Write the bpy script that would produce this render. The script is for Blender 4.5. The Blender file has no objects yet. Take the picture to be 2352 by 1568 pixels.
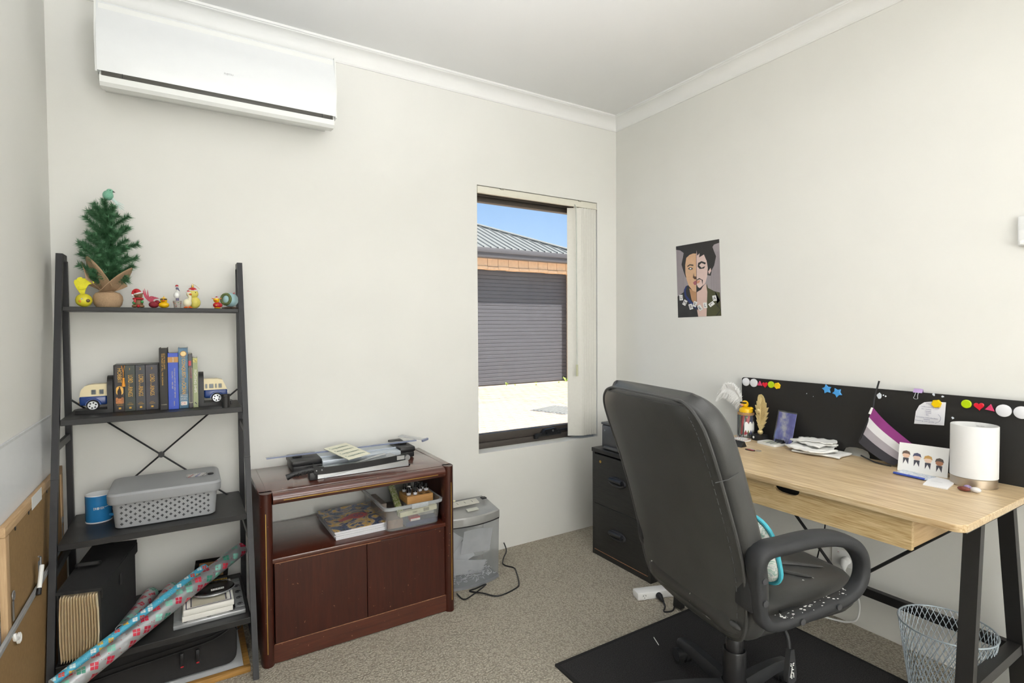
import bpy, bmesh, math, random
from mathutils import Vector as V, Matrix as MX
PI = math.pi
R = math.radians
random.seed(7)
sc = bpy.context.scene
COL = sc.collection

# ------------------------------------------------------------------ camera
CX, CY, CZ = -2.4789, -2.6901, 1.3127
_yaw, _pit, _rol = R(31.5405), R(-1.4776), R(-0.3425)
_f = V((math.sin(_yaw) * math.cos(_pit), math.cos(_yaw) * math.cos(_pit), math.sin(_pit)))
_r = V((math.cos(_yaw), -math.sin(_yaw), 0))
_u = _r.cross(_f)
_c, _s = math.cos(_rol), math.sin(_rol)
_r2, _u2 = _r * _c + _u * _s, _u * _c - _r * _s
cam = bpy.data.cameras.new('camera')
cam.sensor_width = 36
cam.lens = 36 * 1218.484 / 2352
cam.clip_start = 0.02
cam.clip_end = 200
co = bpy.data.objects.new('camera', cam)
COL.objects.link(co)
mw = MX.Identity(4)
for i in range(3):
    mw[i][0], mw[i][1], mw[i][2] = _r2[i], _u2[i], -_f[i]
mw[0][3], mw[1][3], mw[2][3] = CX, CY, CZ
co.matrix_world = mw
sc.camera = co

# ------------------------------------------------------------------ world, sun, room light, exposure
w = bpy.data.worlds.new('world')
sc.world = w
w.use_nodes = True
nt = w.node_tree
bg = nt.nodes['Background']
sky = nt.nodes.new('ShaderNodeTexSky')
sky.sky_type = 'HOSEK_WILKIE'
sky.turbidity = 4.5
sky.ground_albedo = 0.4
sky.sun_direction = V((0.24, -0.49, 0.84)).normalized()
nt.links.new(sky.outputs['Color'], bg.inputs['Color'])
bg.inputs['Strength'].default_value = 4.6

sun = bpy.data.lights.new('sun', 'SUN')
sun.energy = 13.0
sun.angle = R(0.6)
sun.color = (1.0, 0.95, 0.87)
so = bpy.data.objects.new('sun', sun)
COL.objects.link(so)
so.rotation_euler = V((-0.49, 1.0, -1.74)).to_track_quat('-Z', 'Y').to_euler()

# an added, unseen ceiling light for brightness (its fitting is built further down) and the photographer's two flash heads,
# one bounced off the ceiling, one bounced off the wall behind the camera
def area(name, loc, aim, size, energy, col, spread=180):
    d = bpy.data.lights.new(name, 'AREA')
    d.shape = 'DISK'
    d.size = size
    d.energy = energy
    d.color = col
    d.spread = R(spread)
    o = bpy.data.objects.new(name, d)
    COL.objects.link(o)
    o.location = loc
    o.rotation_euler = V(aim).to_track_quat('-Z', 'Y').to_euler()
    return o
area('added_ceiling_lamp', (-1.46, -2.2, 2.58), (0, 0, -1), 0.9, 6, (0.97, 0.97, 1.0))
area('flash_ceiling', (-1.95, -2.4, 1.45), (0.0, 0.40, 1.0), 0.5, 21, (0.93, 0.95, 1.0), 110)
area('flash_rear', (-2.3, -4.0, 1.35), (0.0, -1.0, 0.0), 0.5, 172, (0.935, 0.95, 1.0), 150)

vs = sc.view_settings
vs.view_transform = 'Standard'
vs.look = 'None'
vs.exposure = 0.05
vs.gamma = 1.0
vs.use_curve_mapping = False

# ------------------------------------------------------------------ materials
def lin(h):
    h = h.lstrip('#')
    o = []
    for i in (0, 2, 4):
        c = int(h[i:i + 2], 16) / 255
        o.append(c / 12.92 if c <= 0.04045 else ((c + 0.055) / 1.055) ** 2.4)
    return (o[0], o[1], o[2], 1)

MATS = {}
def pm(name, col, rough=0.5, metal=0.0, spec=0.5, var=0.06, vscale=30, bump=0.0, bscale=200, trans=0.0, coat=0.0,
       emit=0.0, ior=1.45, alpha=1.0, sheen=0.0, stretch=None, col2=None, vdetail=3, bstretch=None):
    """Principled material with a procedural noise over the base colour and optional noise bump."""
    if name in MATS:
        return MATS[name]
    m = bpy.data.materials.new(name)
    m.use_nodes = True
    n, l = m.node_tree.nodes, m.node_tree.links
    p = n['Principled BSDF']
    c = lin(col)
    tc = n.new('ShaderNodeTexCoord')
    vec = tc.outputs['Object']
    mp = n.new('ShaderNodeMapping')
    mp.inputs['Scale'].default_value = stretch or (1, 1, 1)
    l.new(vec, mp.inputs['Vector'])
    nz = n.new('ShaderNodeTexNoise')
    nz.inputs['Scale'].default_value = vscale
    nz.inputs['Detail'].default_value = vdetail
    l.new(mp.outputs['Vector'], nz.inputs['Vector'])
    cr = n.new('ShaderNodeValToRGB')
    cr.color_ramp.elements[0].position = 0.3
    cr.color_ramp.elements[1].position = 0.7
    if col2:
        cr.color_ramp.elements[0].color = c
        cr.color_ramp.elements[1].color = lin(col2)
    else:
        cr.color_ramp.elements[0].color = tuple(x * (1 - var) for x in c[:3]) + (1,)
        cr.color_ramp.elements[1].color = tuple(min(1, x * (1 + var)) for x in c[:3]) + (1,)
    l.new(nz.outputs['Fac'], cr.inputs['Fac'])
    l.new(cr.outputs['Color'], p.inputs['Base Color'])
    p.inputs['Roughness'].default_value = rough
    p.inputs['Metallic'].default_value = metal
    p.inputs['Specular IOR Level'].default_value = spec
    p.inputs['IOR'].default_value = ior
    p.inputs['Transmission Weight'].default_value = trans
    p.inputs['Coat Weight'].default_value = coat
    p.inputs['Alpha'].default_value = alpha
    if sheen:
        p.inputs['Sheen Weight'].default_value = sheen
    if emit:
        p.inputs['Emission Color'].default_value = c
        p.inputs['Emission Strength'].default_value = emit
    if bump:
        mb = n.new('ShaderNodeMapping')
        mb.inputs['Scale'].default_value = bstretch or (1, 1, 1)
        l.new(vec, mb.inputs['Vector'])
        bz = n.new('ShaderNodeTexNoise')
        bz.inputs['Scale'].default_value = bscale
        bz.inputs['Detail'].default_value = 4
        l.new(mb.outputs['Vector'], bz.inputs['Vector'])
        bp = n.new('ShaderNodeBump')
        bp.inputs['Strength'].default_value = bump
        bp.inputs['Distance'].default_value = 0.004
        l.new(bz.outputs['Fac'], bp.inputs['Height'])
        l.new(bp.outputs['Normal'], p.inputs['Normal'])
    MATS[name] = m
    return m

def nodes(m):
    return m.node_tree.nodes, m.node_tree.links, m.node_tree.nodes['Principled BSDF']

def see_through(name, col, opacity, rough=0.1, gloss=0.06):
    """thin clear sheet: mostly transparent, a little body colour and gloss"""
    if name in MATS:
        return MATS[name]
    m = bpy.data.materials.new(name)
    m.use_nodes = True
    n, l = m.node_tree.nodes, m.node_tree.links
    p = n['Principled BSDF']
    out = n['Material Output']
    p.inputs['Base Color'].default_value = lin(col)
    p.inputs['Roughness'].default_value = rough
    nz = n.new('ShaderNodeTexNoise')
    nz.inputs['Scale'].default_value = 6
    mr = n.new('ShaderNodeMapRange')
    mr.inputs['To Min'].default_value = opacity * 0.8
    mr.inputs['To Max'].default_value = opacity * 1.2
    l.new(nz.outputs['Fac'], mr.inputs['Value'])
    tr = n.new('ShaderNodeBsdfTransparent')
    gl = n.new('ShaderNodeBsdfGlossy')
    gl.inputs['Roughness'].default_value = rough
    mx = n.new('ShaderNodeMixShader')
    mx2 = n.new('ShaderNodeMixShader')
    l.new(mr.outputs['Result'], mx.inputs['Fac'])
    l.new(tr.outputs[0], mx.inputs[1])
    l.new(p.outputs[0], mx.inputs[2])
    lw = n.new('ShaderNodeFresnel')
    lw.inputs['IOR'].default_value = 1.35
    mul = n.new('ShaderNodeMath')
    mul.operation = 'MULTIPLY'
    mul.inputs[1].default_value = gloss * 12
    l.new(lw.outputs[0], mul.inputs[0])
    l.new(mul.outputs[0], mx2.inputs['Fac'])
    l.new(mx.outputs[0], mx2.inputs[1])
    l.new(gl.outputs[0], mx2.inputs[2])
    l.new(mx2.outputs[0], out.inputs['Surface'])
    MATS[name] = m
    return m

def wood(name, c1, c2, axis, scale=6.0, rough=0.35, spec=0.4, fine=0.35, coat=0.0, ring=1.0, chips=None):
    """stretched-noise wood grain running along `axis` (0,1,2)"""
    m = bpy.data.materials.new(name)
    m.use_nodes = True
    n, l = m.node_tree.nodes, m.node_tree.links
    p = n['Principled BSDF']
    tc = n.new('ShaderNodeTexCoord')
    mp = n.new('ShaderNodeMapping')
    s = [9.0, 9.0, 9.0]
    s[axis] = 0.55
    mp.inputs['Scale'].default_value = s
    l.new(tc.outputs['Object'], mp.inputs['Vector'])
    a = n.new('ShaderNodeTexNoise')
    a.inputs['Scale'].default_value = scale
    a.inputs['Detail'].default_value = 6
    a.inputs['Distortion'].default_value = ring
    l.new(mp.outputs[0], a.inputs['Vector'])
    mp2 = n.new('ShaderNodeMapping')
    s2 = [60.0, 60.0, 60.0]
    s2[axis] = 3.0
    mp2.inputs['Scale'].default_value = s2
    l.new(tc.outputs['Object'], mp2.inputs['Vector'])
    b = n.new('ShaderNodeTexNoise')
    b.inputs['Scale'].default_value = scale
    b.inputs['Detail'].default_value = 3
    l.new(mp2.outputs[0], b.inputs['Vector'])
    mx = n.new('ShaderNodeMix')
    mx.inputs[0].default_value = fine
    l.new(a.outputs['Fac'], mx.inputs[2])
    l.new(b.outputs['Fac'], mx.inputs[3])
    cr = n.new('ShaderNodeValToRGB')
    cr.color_ramp.elements[0].position = 0.32
    cr.color_ramp.elements[1].position = 0.66
    cr.color_ramp.elements[0].color = lin(c1)
    cr.color_ramp.elements[1].color = lin(c2)
    l.new(mx.outputs[0], cr.inputs['Fac'])
    last = cr.outputs[0]
    if chips:
        # small worn flecks where the finish is knocked off
        cn = n.new('ShaderNodeTexNoise')
        cn.inputs['Scale'].default_value = 85
        cn.inputs['Detail'].default_value = 2
        l.new(tc.outputs['Object'], cn.inputs['Vector'])
        gt = n.new('ShaderNodeMath')
        gt.operation = 'GREATER_THAN'
        gt.inputs[1].default_value = 0.735
        l.new(cn.outputs['Fac'], gt.inputs[0])
        cm = n.new('ShaderNodeMix')
        cm.data_type = 'RGBA'
        l.new(gt.outputs[0], cm.inputs[0])
        l.new(last, cm.inputs[6])
        cm.inputs[7].default_value = lin(chips)
        last = cm.outputs[2]
    l.new(last, p.inputs['Base Color'])
    p.inputs['Roughness'].default_value = rough
    p.inputs['Specular IOR Level'].default_value = spec
    p.inputs['Coat Weight'].default_value = coat
    MATS[name] = m
    return m

# ------------------------------------------------------------------ mesh builder
class B:
    def __init__(s):
        s.v, s.f, s.uv = [], [], None
    def add(s, vs, fs, tf=None):
        o = len(s.v)
        s.v += [tuple(tf @ V(x)) if tf is not None else tuple(x) for x in vs]
        s.f += [tuple(i + o for i in f) for f in fs]
        return s
    def box(s, x0, x1, y0, y1, z0, z1, bev=0.0, seg=2, tf=None):
        if bev <= 0:
            vs = [(x, y, z) for z in (z0, z1) for y in (y0, y1) for x in (x0, x1)]
            fs = [(0, 2, 3, 1), (4, 5, 7, 6), (0, 1, 5, 4), (2, 6, 7, 3), (0, 4, 6, 2), (1, 3, 7, 5)]
            return s.add(vs, fs, tf)
        bm = bmesh.new()
        bmesh.ops.create_cube(bm, size=1)
        for q in bm.verts:
            q.co = V(((x0 + x1) / 2 + q.co.x * (x1 - x0), (y0 + y1) / 2 + q.co.y * (y1 - y0), (z0 + z1) / 2 + q.co.z * (z1 - z0)))
        bmesh.ops.bevel(bm, geom=list(bm.edges), offset=bev, segments=seg, affect='EDGES', profile=0.5)
        return s.bm(bm, tf)
    def bm(s, bm, tf=None):
        bm.verts.index_update()
        s.add([q.co.copy() for q in bm.verts], [[q.index for q in f.verts] for f in bm.faces], tf)
        bm.free()
        return s
    def ring(s, pts):
        o = len(s.v)
        s.v += [tuple(p) for p in pts]
        return list(range(o, o + len(pts)))
    def loft(s, rings, closed=True, cap=True, loop=False):
        ids = [s.ring(r) for r in rings]
        n = len(ids[0])
        prs = list(zip(ids, ids[1:])) + ([(ids[-1], ids[0])] if loop else [])
        for a, b in prs:
            for i in range(n if closed else n - 1):
                j = (i + 1) % n
                s.f.append((a[i], a[j], b[j], b[i]))
        if cap and not loop and closed:
            s.f.append(tuple(reversed(ids[0])))
            s.f.append(tuple(ids[-1]))
        return s
    def cyl(s, p0, p1, r0, r1=None, n=16, cap=True):
        r1 = r0 if r1 is None else r1
        return s.tube([p0, p1], [r0, r1], n, cap=cap)
    def tube(s, pts, r, n=10, closed=False, cap=True, flat=None):
        """sweep a circle (or ellipse via flat=(w,h)) along points with parallel frames"""
        P = [V(p) for p in pts]
        rr = r if isinstance(r, (list, tuple)) else [r] * len(P)
        k = len(P)
        T = []
        for i in range(k):
            a = P[(i - 1) % k] if (closed or i > 0) else P[i]
            b = P[(i + 1) % k] if (closed or i < k - 1) else P[i]
            d = (b - a)
            T.append(d.normalized() if d.length > 1e-9 else V((0, 0, 1)))
        up = V((0, 0, 1)) if abs(T[0].z) < 0.9 else V((1, 0, 0))
        N = (up - T[0] * up.dot(T[0])).normalized()
        rings = []
        for i in range(k):
            N = N - T[i] * N.dot(T[i])
            if N.length < 1e-6:
                N = T[i].orthogonal()
            N.normalize()
            Bn = T[i].cross(N)
            fw, fh = flat if flat else (1, 1)
            rings.append([P[i] + (N * (math.cos(t) * fw) + Bn * (math.sin(t) * fh)) * rr[i] for t in [2 * PI * j / n for j in range(n)]])
        return s.loft(rings, True, cap, closed)
    def lathe(s, prof, n=24, c=(0, 0, 0), cap=False, sx=1, sy=1, tf=None):
        o = len(s.v)
        rings = [[(c[0] + r * sx * math.cos(2 * PI * j / n), c[1] + r * sy * math.sin(2 * PI * j / n), c[2] + z) for j in range(n)] for r, z in prof]
        if tf is not None:
            rings = [[tf @ V(p) for p in q] for q in rings]
        return s.loft(rings, True, cap)
    def ball(s, c, r, nu=16, nv=10, tf=None):
        rx, ry, rz = r if isinstance(r, (list, tuple)) else (r, r, r)
        pr = []
        for i in range(nv + 1):
            t = -PI / 2 + PI * i / nv
            pr.append((max(math.cos(t), 0.004), math.sin(t)))
        rings = [[V((c[0] + rx * a * math.cos(2 * PI * j / nu), c[1] + ry * a * math.sin(2 * PI * j / nu), c[2] + rz * b)) for j in range(nu)] for a, b in pr]
        if tf is not None:
            rings = [[tf @ p for p in q] for q in rings]
        return s.loft(rings, True, True)
    def prism(s, poly, fn, d0, d1):
        """poly of 2D points extruded between depths d0,d1; fn(a,b,d)->xyz"""
        a = [fn(p[0], p[1], d0) for p in poly]
        b = [fn(p[0], p[1], d1) for p in poly]
        return s.loft([a, b], True, True)
    def flat(s, pts):
        ids = s.ring(pts)
        s.f.append(tuple(ids))
        return s
    def grid(s, fn, nu, nv, wrap=False):
        o = len(s.v)
        for i in range(nu + 1):
            for j in range(nv + 1):
                s.v.append(tuple(fn(i / nu, j / nv)))
        for i in range(nu):
            for j in range(nv):
                a = o + i * (nv + 1) + j
                s.f.append((a, a + nv + 1, a + nv + 2, a + 1))
        return s
    def mesh(s, name, sharp=35, recalc=True, org=(0, 0, 0)):
        me = bpy.data.meshes.new(name)
        ox, oy, oz = org
        me.from_pydata([(x - ox, y - oy, z - oz) for x, y, z in s.v], [], s.f)
        if recalc:
            bm = bmesh.new()
            bm.from_mesh(me)
            bmesh.ops.recalc_face_normals(bm, faces=bm.faces)
            bm.to_mesh(me)
            bm.free()
        me.polygons.foreach_set('use_smooth', [True] * len(me.polygons))
        me.set_sharp_from_angle(angle=R(sharp))
        return me

ORG = {}
def thing(name, label, cat, loc=(0, 0, 0), rz=0, group=None, local=False, rot=None):
    o = bpy.data.objects.new(name, None)
    COL.objects.link(o)
    o.empty_display_size = 0.05
    o.location = loc
    o.rotation_euler = rot if rot else (0, 0, rz)
    ORG[o] = (0, 0, 0) if local else tuple(loc)
    return tag(o, label, cat, group)

def tag(o, label=None, cat=None, group=None, kind=None):
    if label: o['label'] = label
    if cat: o['category'] = cat
    if group: o['group'] = group
    if kind: o['kind'] = kind
    return o

def part(name, b, mat, par=None, sharp=35, label=None, recalc=True):
    """b is in world coordinates unless its thing was made local"""
    if par is None:
        org = (0, 0, 0)
        root = None
    else:
        root = par
        while root.parent is not None:
            root = root.parent
        org = ORG.get(root, (0, 0, 0))
    o = bpy.data.objects.new(name, b.mesh(name, sharp, recalc, org))
    COL.objects.link(o)
    if mat is not None:
        o.data.materials.append(mat)
    if par is not None:
        o.parent = par
    if label:
        o['label'] = label
    return o

def solo(name, b, mat, label, cat, org, group=None, sharp=35):
    """a thing that is one mesh; org = its base"""
    o = bpy.data.objects.new(name, b.mesh(name, sharp, True, org))
    COL.objects.link(o)
    o.location = org
    ORG[o] = tuple(org)
    o.data.materials.append(mat)
    return tag(o, label, cat, group)

def struct(name, b, mat, par=None, sharp=35):
    o = part(name, b, mat, par, sharp)
    if par is None:
        o['kind'] = 'structure'
    return o

def text(s, par, mat, at, right, up, w=None, h=None, name='lettering', align=0.5, lift=0.0, bold=0.0):
    """flat printed lettering fitted into w x h, centred on `at` (world unless local thing)"""
    cu = bpy.data.curves.new(name, 'FONT')
    cu.body = s
    cu.size = 1
    cu.resolution_u = 3
    cu.offset = bold
    t = bpy.data.objects.new(name, cu)
    me = bpy.data.meshes.new_from_object(t)
    bpy.data.objects.remove(t)
    bpy.data.curves.remove(cu)
    xs = [q.co.x for q in me.vertices]
    ys = [q.co.y for q in me.vertices]
    if not xs:
        return None
    x0, x1, y0, y1 = min(xs), max(xs), min(ys), max(ys)
    kx = w / (x1 - x0) if w else None
    ky = h / (y1 - y0) if h else None
    if kx is None: kx = ky
    if ky is None: ky = kx
    r_, u_ = V(right).normalized(), V(up).normalized()
    n_ = r_.cross(u_)
    root = par
    while root is not None and root.parent is not None:
        root = root.parent
    og = V(ORG.get(root, (0, 0, 0)))
    A = V(at) + n_ * lift - og
    for q in me.vertices:
        x = (q.co.x - x0 - (x1 - x0) * align) * kx
        y = (q.co.y - (y0 + y1) / 2) * ky
        q.co = A + r_ * x + u_ * y
    me.name = name
    me.materials.append(mat)
    o = bpy.data.objects.new(name, me)
    COL.objects.link(o)
    o.parent = par
    return o

def dup(src, par=None, loc=None, label=None, rz=None):
    c = src.copy()
    COL.objects.link(c)
    c.parent = par
    if loc is not None: c.location = loc
    if rz is not None: c.rotation_euler = (0, 0, rz)
    if label: c['label'] = label
    if src in ORG: ORG[c] = ORG[src]
    for ch in list(src.children):
        dup(ch, c)
    return c

def rrect(x0, x1, y0, y1, r, n=5):
    o = []
    for cx, cy, a in ((x1 - r, y1 - r, 0), (x0 + r, y1 - r, 90), (x0 + r, y0 + r, 180), (x1 - r, y0 + r, 270)):
        for i in range(n + 1):
            t = R(a + 90 * i / n)
            o.append((cx + r * math.cos(t), cy + r * math.sin(t)))
    return o

def smooth_path(pts, n=6, closed=False):
    """Catmull-Rom resample"""
    P = [V(p) for p in pts]
    k = len(P)
    o = []
    for i in range(k if closed else k - 1):
        p0 = P[(i - 1) % k] if (closed or i > 0) else P[0]
        p1, p2 = P[i], P[(i + 1) % k]
        p3 = P[(i + 2) % k] if (closed or i + 2 < k) else P[-1]
        for j in range(n):
            t = j / n
            o.append(0.5 * ((2 * p1) + (p2 - p0) * t + (2 * p0 - 5 * p1 + 4 * p2 - p3) * t * t + (3 * p1 - p0 - 3 * p2 + p3) * t ** 3))
    if not closed:
        o.append(P[-1])
    return o
XY = lambda a, b, d: (a, b, d)
XZ = lambda a, b, d: (a, d, b)
YZ = lambda a, b, d: (d, a, b)
# ================================================================== ROOM SHELL
XL, YF, H = -2.92, -5.8, 2.692
M_wall = pm('wall_paint', '#e8e7e1', 0.75, var=0.012, vscale=3, bump=0.02, bscale=60, spec=0.25)
M_ceil = pm('ceiling_paint', '#eeeeec', 0.85, var=0.01, vscale=2, spec=0.2)
M_corn = pm('cornice_paint', '#f1f1ee', 0.6, var=0.008, vscale=3, spec=0.3)
M_carpet = pm('carpet', '#8b857a', 0.95, var=0.1, vscale=140, spec=0.1, bump=0.0)
n, l, p = nodes(M_carpet)
vo = n.new('ShaderNodeTexVoronoi')
vo.inputs['Scale'].default_value = 130
tcx = n.new('ShaderNodeTexCoord')
l.new(tcx.outputs['Object'], vo.inputs['Vector'])
big = n.new('ShaderNodeTexNoise')
big.inputs['Scale'].default_value = 3.0
l.new(tcx.outputs['Object'], big.inputs['Vector'])
cr = n.new('ShaderNodeValToRGB')
cr.color_ramp.elements[0].position = 0.05
cr.color_ramp.elements[0].color = lin('#c2bbab')
cr.color_ramp.elements[1].position = 0.75
cr.color_ramp.elements[1].color = lin('#989183')
l.new(vo.outputs['Distance'], cr.inputs['Fac'])
fine = n.new('ShaderNodeTexNoise')
fine.inputs['Scale'].default_value = 420
l.new(tcx.outputs['Object'], fine.inputs['Vector'])
mx = n.new('ShaderNodeMix')
mx.data_type = 'RGBA'
mx.blend_type = 'OVERLAY'
mx.inputs[0].default_value = 0.55
l.new(cr.outputs[0], mx.inputs[6])
l.new(fine.outputs['Fac'], mx.inputs[7])
l.new(mx.outputs[2], p.inputs['Base Color'])
bp = n.new('ShaderNodeBump')
bp.invert = True
bp.inputs['Strength'].default_value = 0.7
bp.inputs['Distance'].default_value = 0.006
l.new(vo.outputs['Distance'], bp.inputs['Height'])
l.new(bp.outputs[0], p.inputs['Normal'])

struct('floor', B().box(XL, 0, YF, 0, -0.12, 0), M_carpet)
struct('ceiling', B().box(XL - .2, .2, YF - .2, .28, H, H + .2), M_ceil)
WX0, WX1, WZ0, WZ1 = -1.056, -0.166, 0.588, 2.128
b = B()
b.box(XL - .2, WX0, 0, .24, -.3, H).box(WX1, .2, 0, .24, -.3, H).box(WX0, WX1, 0, .24, -.3, WZ0).box(WX0, WX1, 0, .24, WZ1, H)
struct('wall_back', b, M_wall)
struct('wall_right', B().box(0, .2, YF - .2, 0, -.3, H), M_wall)
struct('wall_left', B().box(XL - .2, XL, YF - .2, 0, -.3, H), M_wall)
struct('wall_front', B().box(XL, 0, YF - .2, YF, -.3, H), M_wall)
# coved cornice: concave quarter with a small square lip at each edge
cz, cp = 2.616, .075
prof = [(0, cz), (.007, cz), (.009, cz + .004)]
for i in range(9):
    t = R(90 * i / 8)
    prof.append((.066 - .055 * math.cos(t), H - .012 - .060 + .060 * math.sin(t)) if False else (.011 + .055 * (1 - math.cos(t)), cz + .006 + .056 * math.sin(t)))
prof += [(cp - .006, H - .011), (cp, H - .010), (cp, H), (0, H)]
struct('trim_1', B().prism(prof, lambda a, z, d: (d, -a, z), XL, 0), M_corn, sharp=25)
struct('trim_2', B().prism(prof, lambda a, z, d: (-a, d, z), YF, 0), M_corn, sharp=25)
struct('trim_3', B().prism(prof, lambda a, z, d: (XL + a, d, z), YF, 0), M_corn, sharp=25)
struct('trim_4', B().prism(prof, lambda a, z, d: (d, YF + a, z), XL, 0), M_corn, sharp=25)

# added ceiling light fitting to brighten the room (outside the frame, above the camera's view)
M_glow = pm('opal_diffuser', '#fff6e8', 0.4, var=0.0, emit=3.0)
M_white = pm('white_plastic', '#f0f0ee', 0.35, var=0.01)
t = thing('added_ceiling_light', 'added round opal ceiling light fitting, out of view', 'light', (-1.46, -2.2, H))
part('base', B().lathe([(.0, 0), (.22, 0), (.22, -.03), (.0, -.03)], 40, (-1.46, -2.2, H)), M_white, t)
part('diffuser', B().lathe([(.21, -.03), (.20, -.055), (.15, -.08), (.08, -.092), (.003, -.095)], 40, (-1.46, -2.2, H)), M_glow, t)

# ================================================================== WINDOW
M_frame = pm('window_frame_dark', '#4a443f', 0.45, var=0.05, spec=0.4)
M_blk = pm('black_plastic', '#1e1e20', 0.4, var=0.08)
M_glass = see_through('window_glass', '#b9c4d6', 0.06, 0.02, 0.02)
win = bpy.data.objects.new('window_1', None)
COL.objects.link(win)
win['kind'] = 'structure'
win.location = (WX0, .1, WZ0)
ORG[win] = tuple(win.location)
fy = .10
# outer frame: four members, then sash members inside
part('frame_sill', B().box(WX0, WX1, fy, fy + .09, WZ0, WZ0 + .035, .003), M_frame, win)
part('frame_head', B().box(WX0, WX1, fy, fy + .09, WZ1 - .035, WZ1, .003), M_frame, win)
part('frame_jamb', B().box(WX0, WX0 + .035, fy, fy + .09, WZ0 + .035, WZ1 - .035, .003), M_frame, win)
part('frame_jamb', B().box(WX1 - .035, WX1, fy, fy + .09, WZ0 + .035, WZ1 - .035, .003), M_frame, win)
ss = [('sash_rail', (WX0 + .02, WX1 - .02, WZ0 + .036, WZ0 + .083)), ('sash_rail', (WX0 + .02, WX1 - .02, WZ1 - .062, WZ1 - .036)),
      ('sash_stile', (WX0 + .0205, WX0 + .052, WZ0 + .084, WZ1 - .063)), ('sash_stile', (WX1 - .052, WX1 - .0205, WZ0 + .084, WZ1 - .063))]
for nm, (a, b_, c, d) in ss:
    part(nm, B().box(a, b_, fy + .014, fy + .06, c, d, .003), M_frame, win)
part('pane', B().box(WX0 + .05, WX1 - .05, fy + .034, fy + .038, WZ0 + .08, WZ1 - .06), M_glass, win)
# window winder on the sash
wx = -.50
lat = part('winder', B().box(wx - .10, wx + .10, fy - .012, fy + .004, WZ0 + .028, WZ0 + .05, .004), M_blk, win)
part('winder_body', B().prism([(wx - .055, WZ0 + .045), (wx - .03, WZ0 + .072), (wx + .05, WZ0 + .076), (wx + .07, WZ0 + .05)], XZ, fy - .02, fy + .014), M_blk, lat)
part('winder_handle', B().box(wx + .05, wx + .16, fy - .016, fy - .004, WZ0 + .05, WZ0 + .064, .003).box(wx - .115, wx - .09, fy - .03, fy - .004, WZ0 + .02, WZ0 + .045, .004), M_blk, lat)
part('lock', B().cyl((wx + .028, fy - .021, WZ0 + .061), (wx + .028, fy - .017, WZ0 + .061), .007), pm('steel', '#c9c9c6', .3, 1.0), lat)
part('knob', B().cyl((wx - .022, fy - .034, WZ0 + .052), (wx - .022, fy - .018, WZ0 + .052), .009), M_blk, lat)

M_blind = pm('blind_cream', '#e6e3d4', 0.5, var=0.02, spec=0.3)
M_vane = pm('vane_fabric', '#e9e7de', 0.8, var=0.015, vscale=60)
bl = thing('vertical_blind', 'cream vertical blind drawn to the right side of the window', 'blind', (-.6, .02, 2.09))
part('headrail', B().box(WX0 + .004, WX1 - .002, .002, .042, 2.090, 2.125, .005).box(WX0 + .004, WX1 - .002, -.001, .004, 2.084, 2.090), M_blind, bl)
for bx in (-.89, -.31):
    part('bracket', B().box(bx - .012, bx + .012, -.004, .02, 2.119, 2.128, .003), pm('grey_clip', '#9a988c', .5), bl)
for i in range(7):
    bx = -.335 + i * .0215
    dx, dy = .046 * .83, -.046 * .55
    if i:
        dx, dy = .044 * (.70 - .02 * i), -.044 * .72
    th = .0012
    c0 = V((bx, .022, 0))
    a, e = V((bx - dx, .028 - dy, 0)), V((bx + dx, .028 + dy, 0))
    nn = V((-(e - a).y, (e - a).x, 0)).normalized() * th
    q = [a + nn, e + nn, e - nn, a - nn]
    bb = B().loft([[(v.x, v.y, z) for v in q] for z in (.612, 2.082)])
    vn = part('vane', bb, M_vane, bl)
    hm = B().loft([[(v.x, v.y, z) for v in [a + nn * 1.8, e + nn * 1.8, e - nn * 1.8, a - nn * 1.8]] for z in (.609, .642)])
    part('hem', hm, M_vane, vn)
    part('hanger', B().cyl((bx, .028, 2.08), (bx, .028, 2.096), .004, n=8), M_blind, vn)
part('wand', B().tube([(-.356, -.006, 2.094), (-.352, -.012, 2.07), (-.350, -.014, 1.9), (-.3485, -.014, 1.07)], .0038, 8), pm('wand_clear', '#c9ccc2', .3), bl)
part('wand_grip', B().cyl((-.3485, -.014, 1.0), (-.3485, -.014, 1.075), .0075, n=10), pm('wand_grip', '#c9c9a6', .4), bl)

# ================================================================== OUTSIDE
M_paver = pm('paver', '#b8a28c', 0.85, var=0.10, vscale=4)
M_ground = pm('ground_sand', '#cdb69c', 0.95, var=0.08, vscale=3)
GZ = -.10
gr = struct('ground_outside', B().box(-3, 12, .24, 14, GZ - .14, GZ - .012), M_ground)
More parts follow.
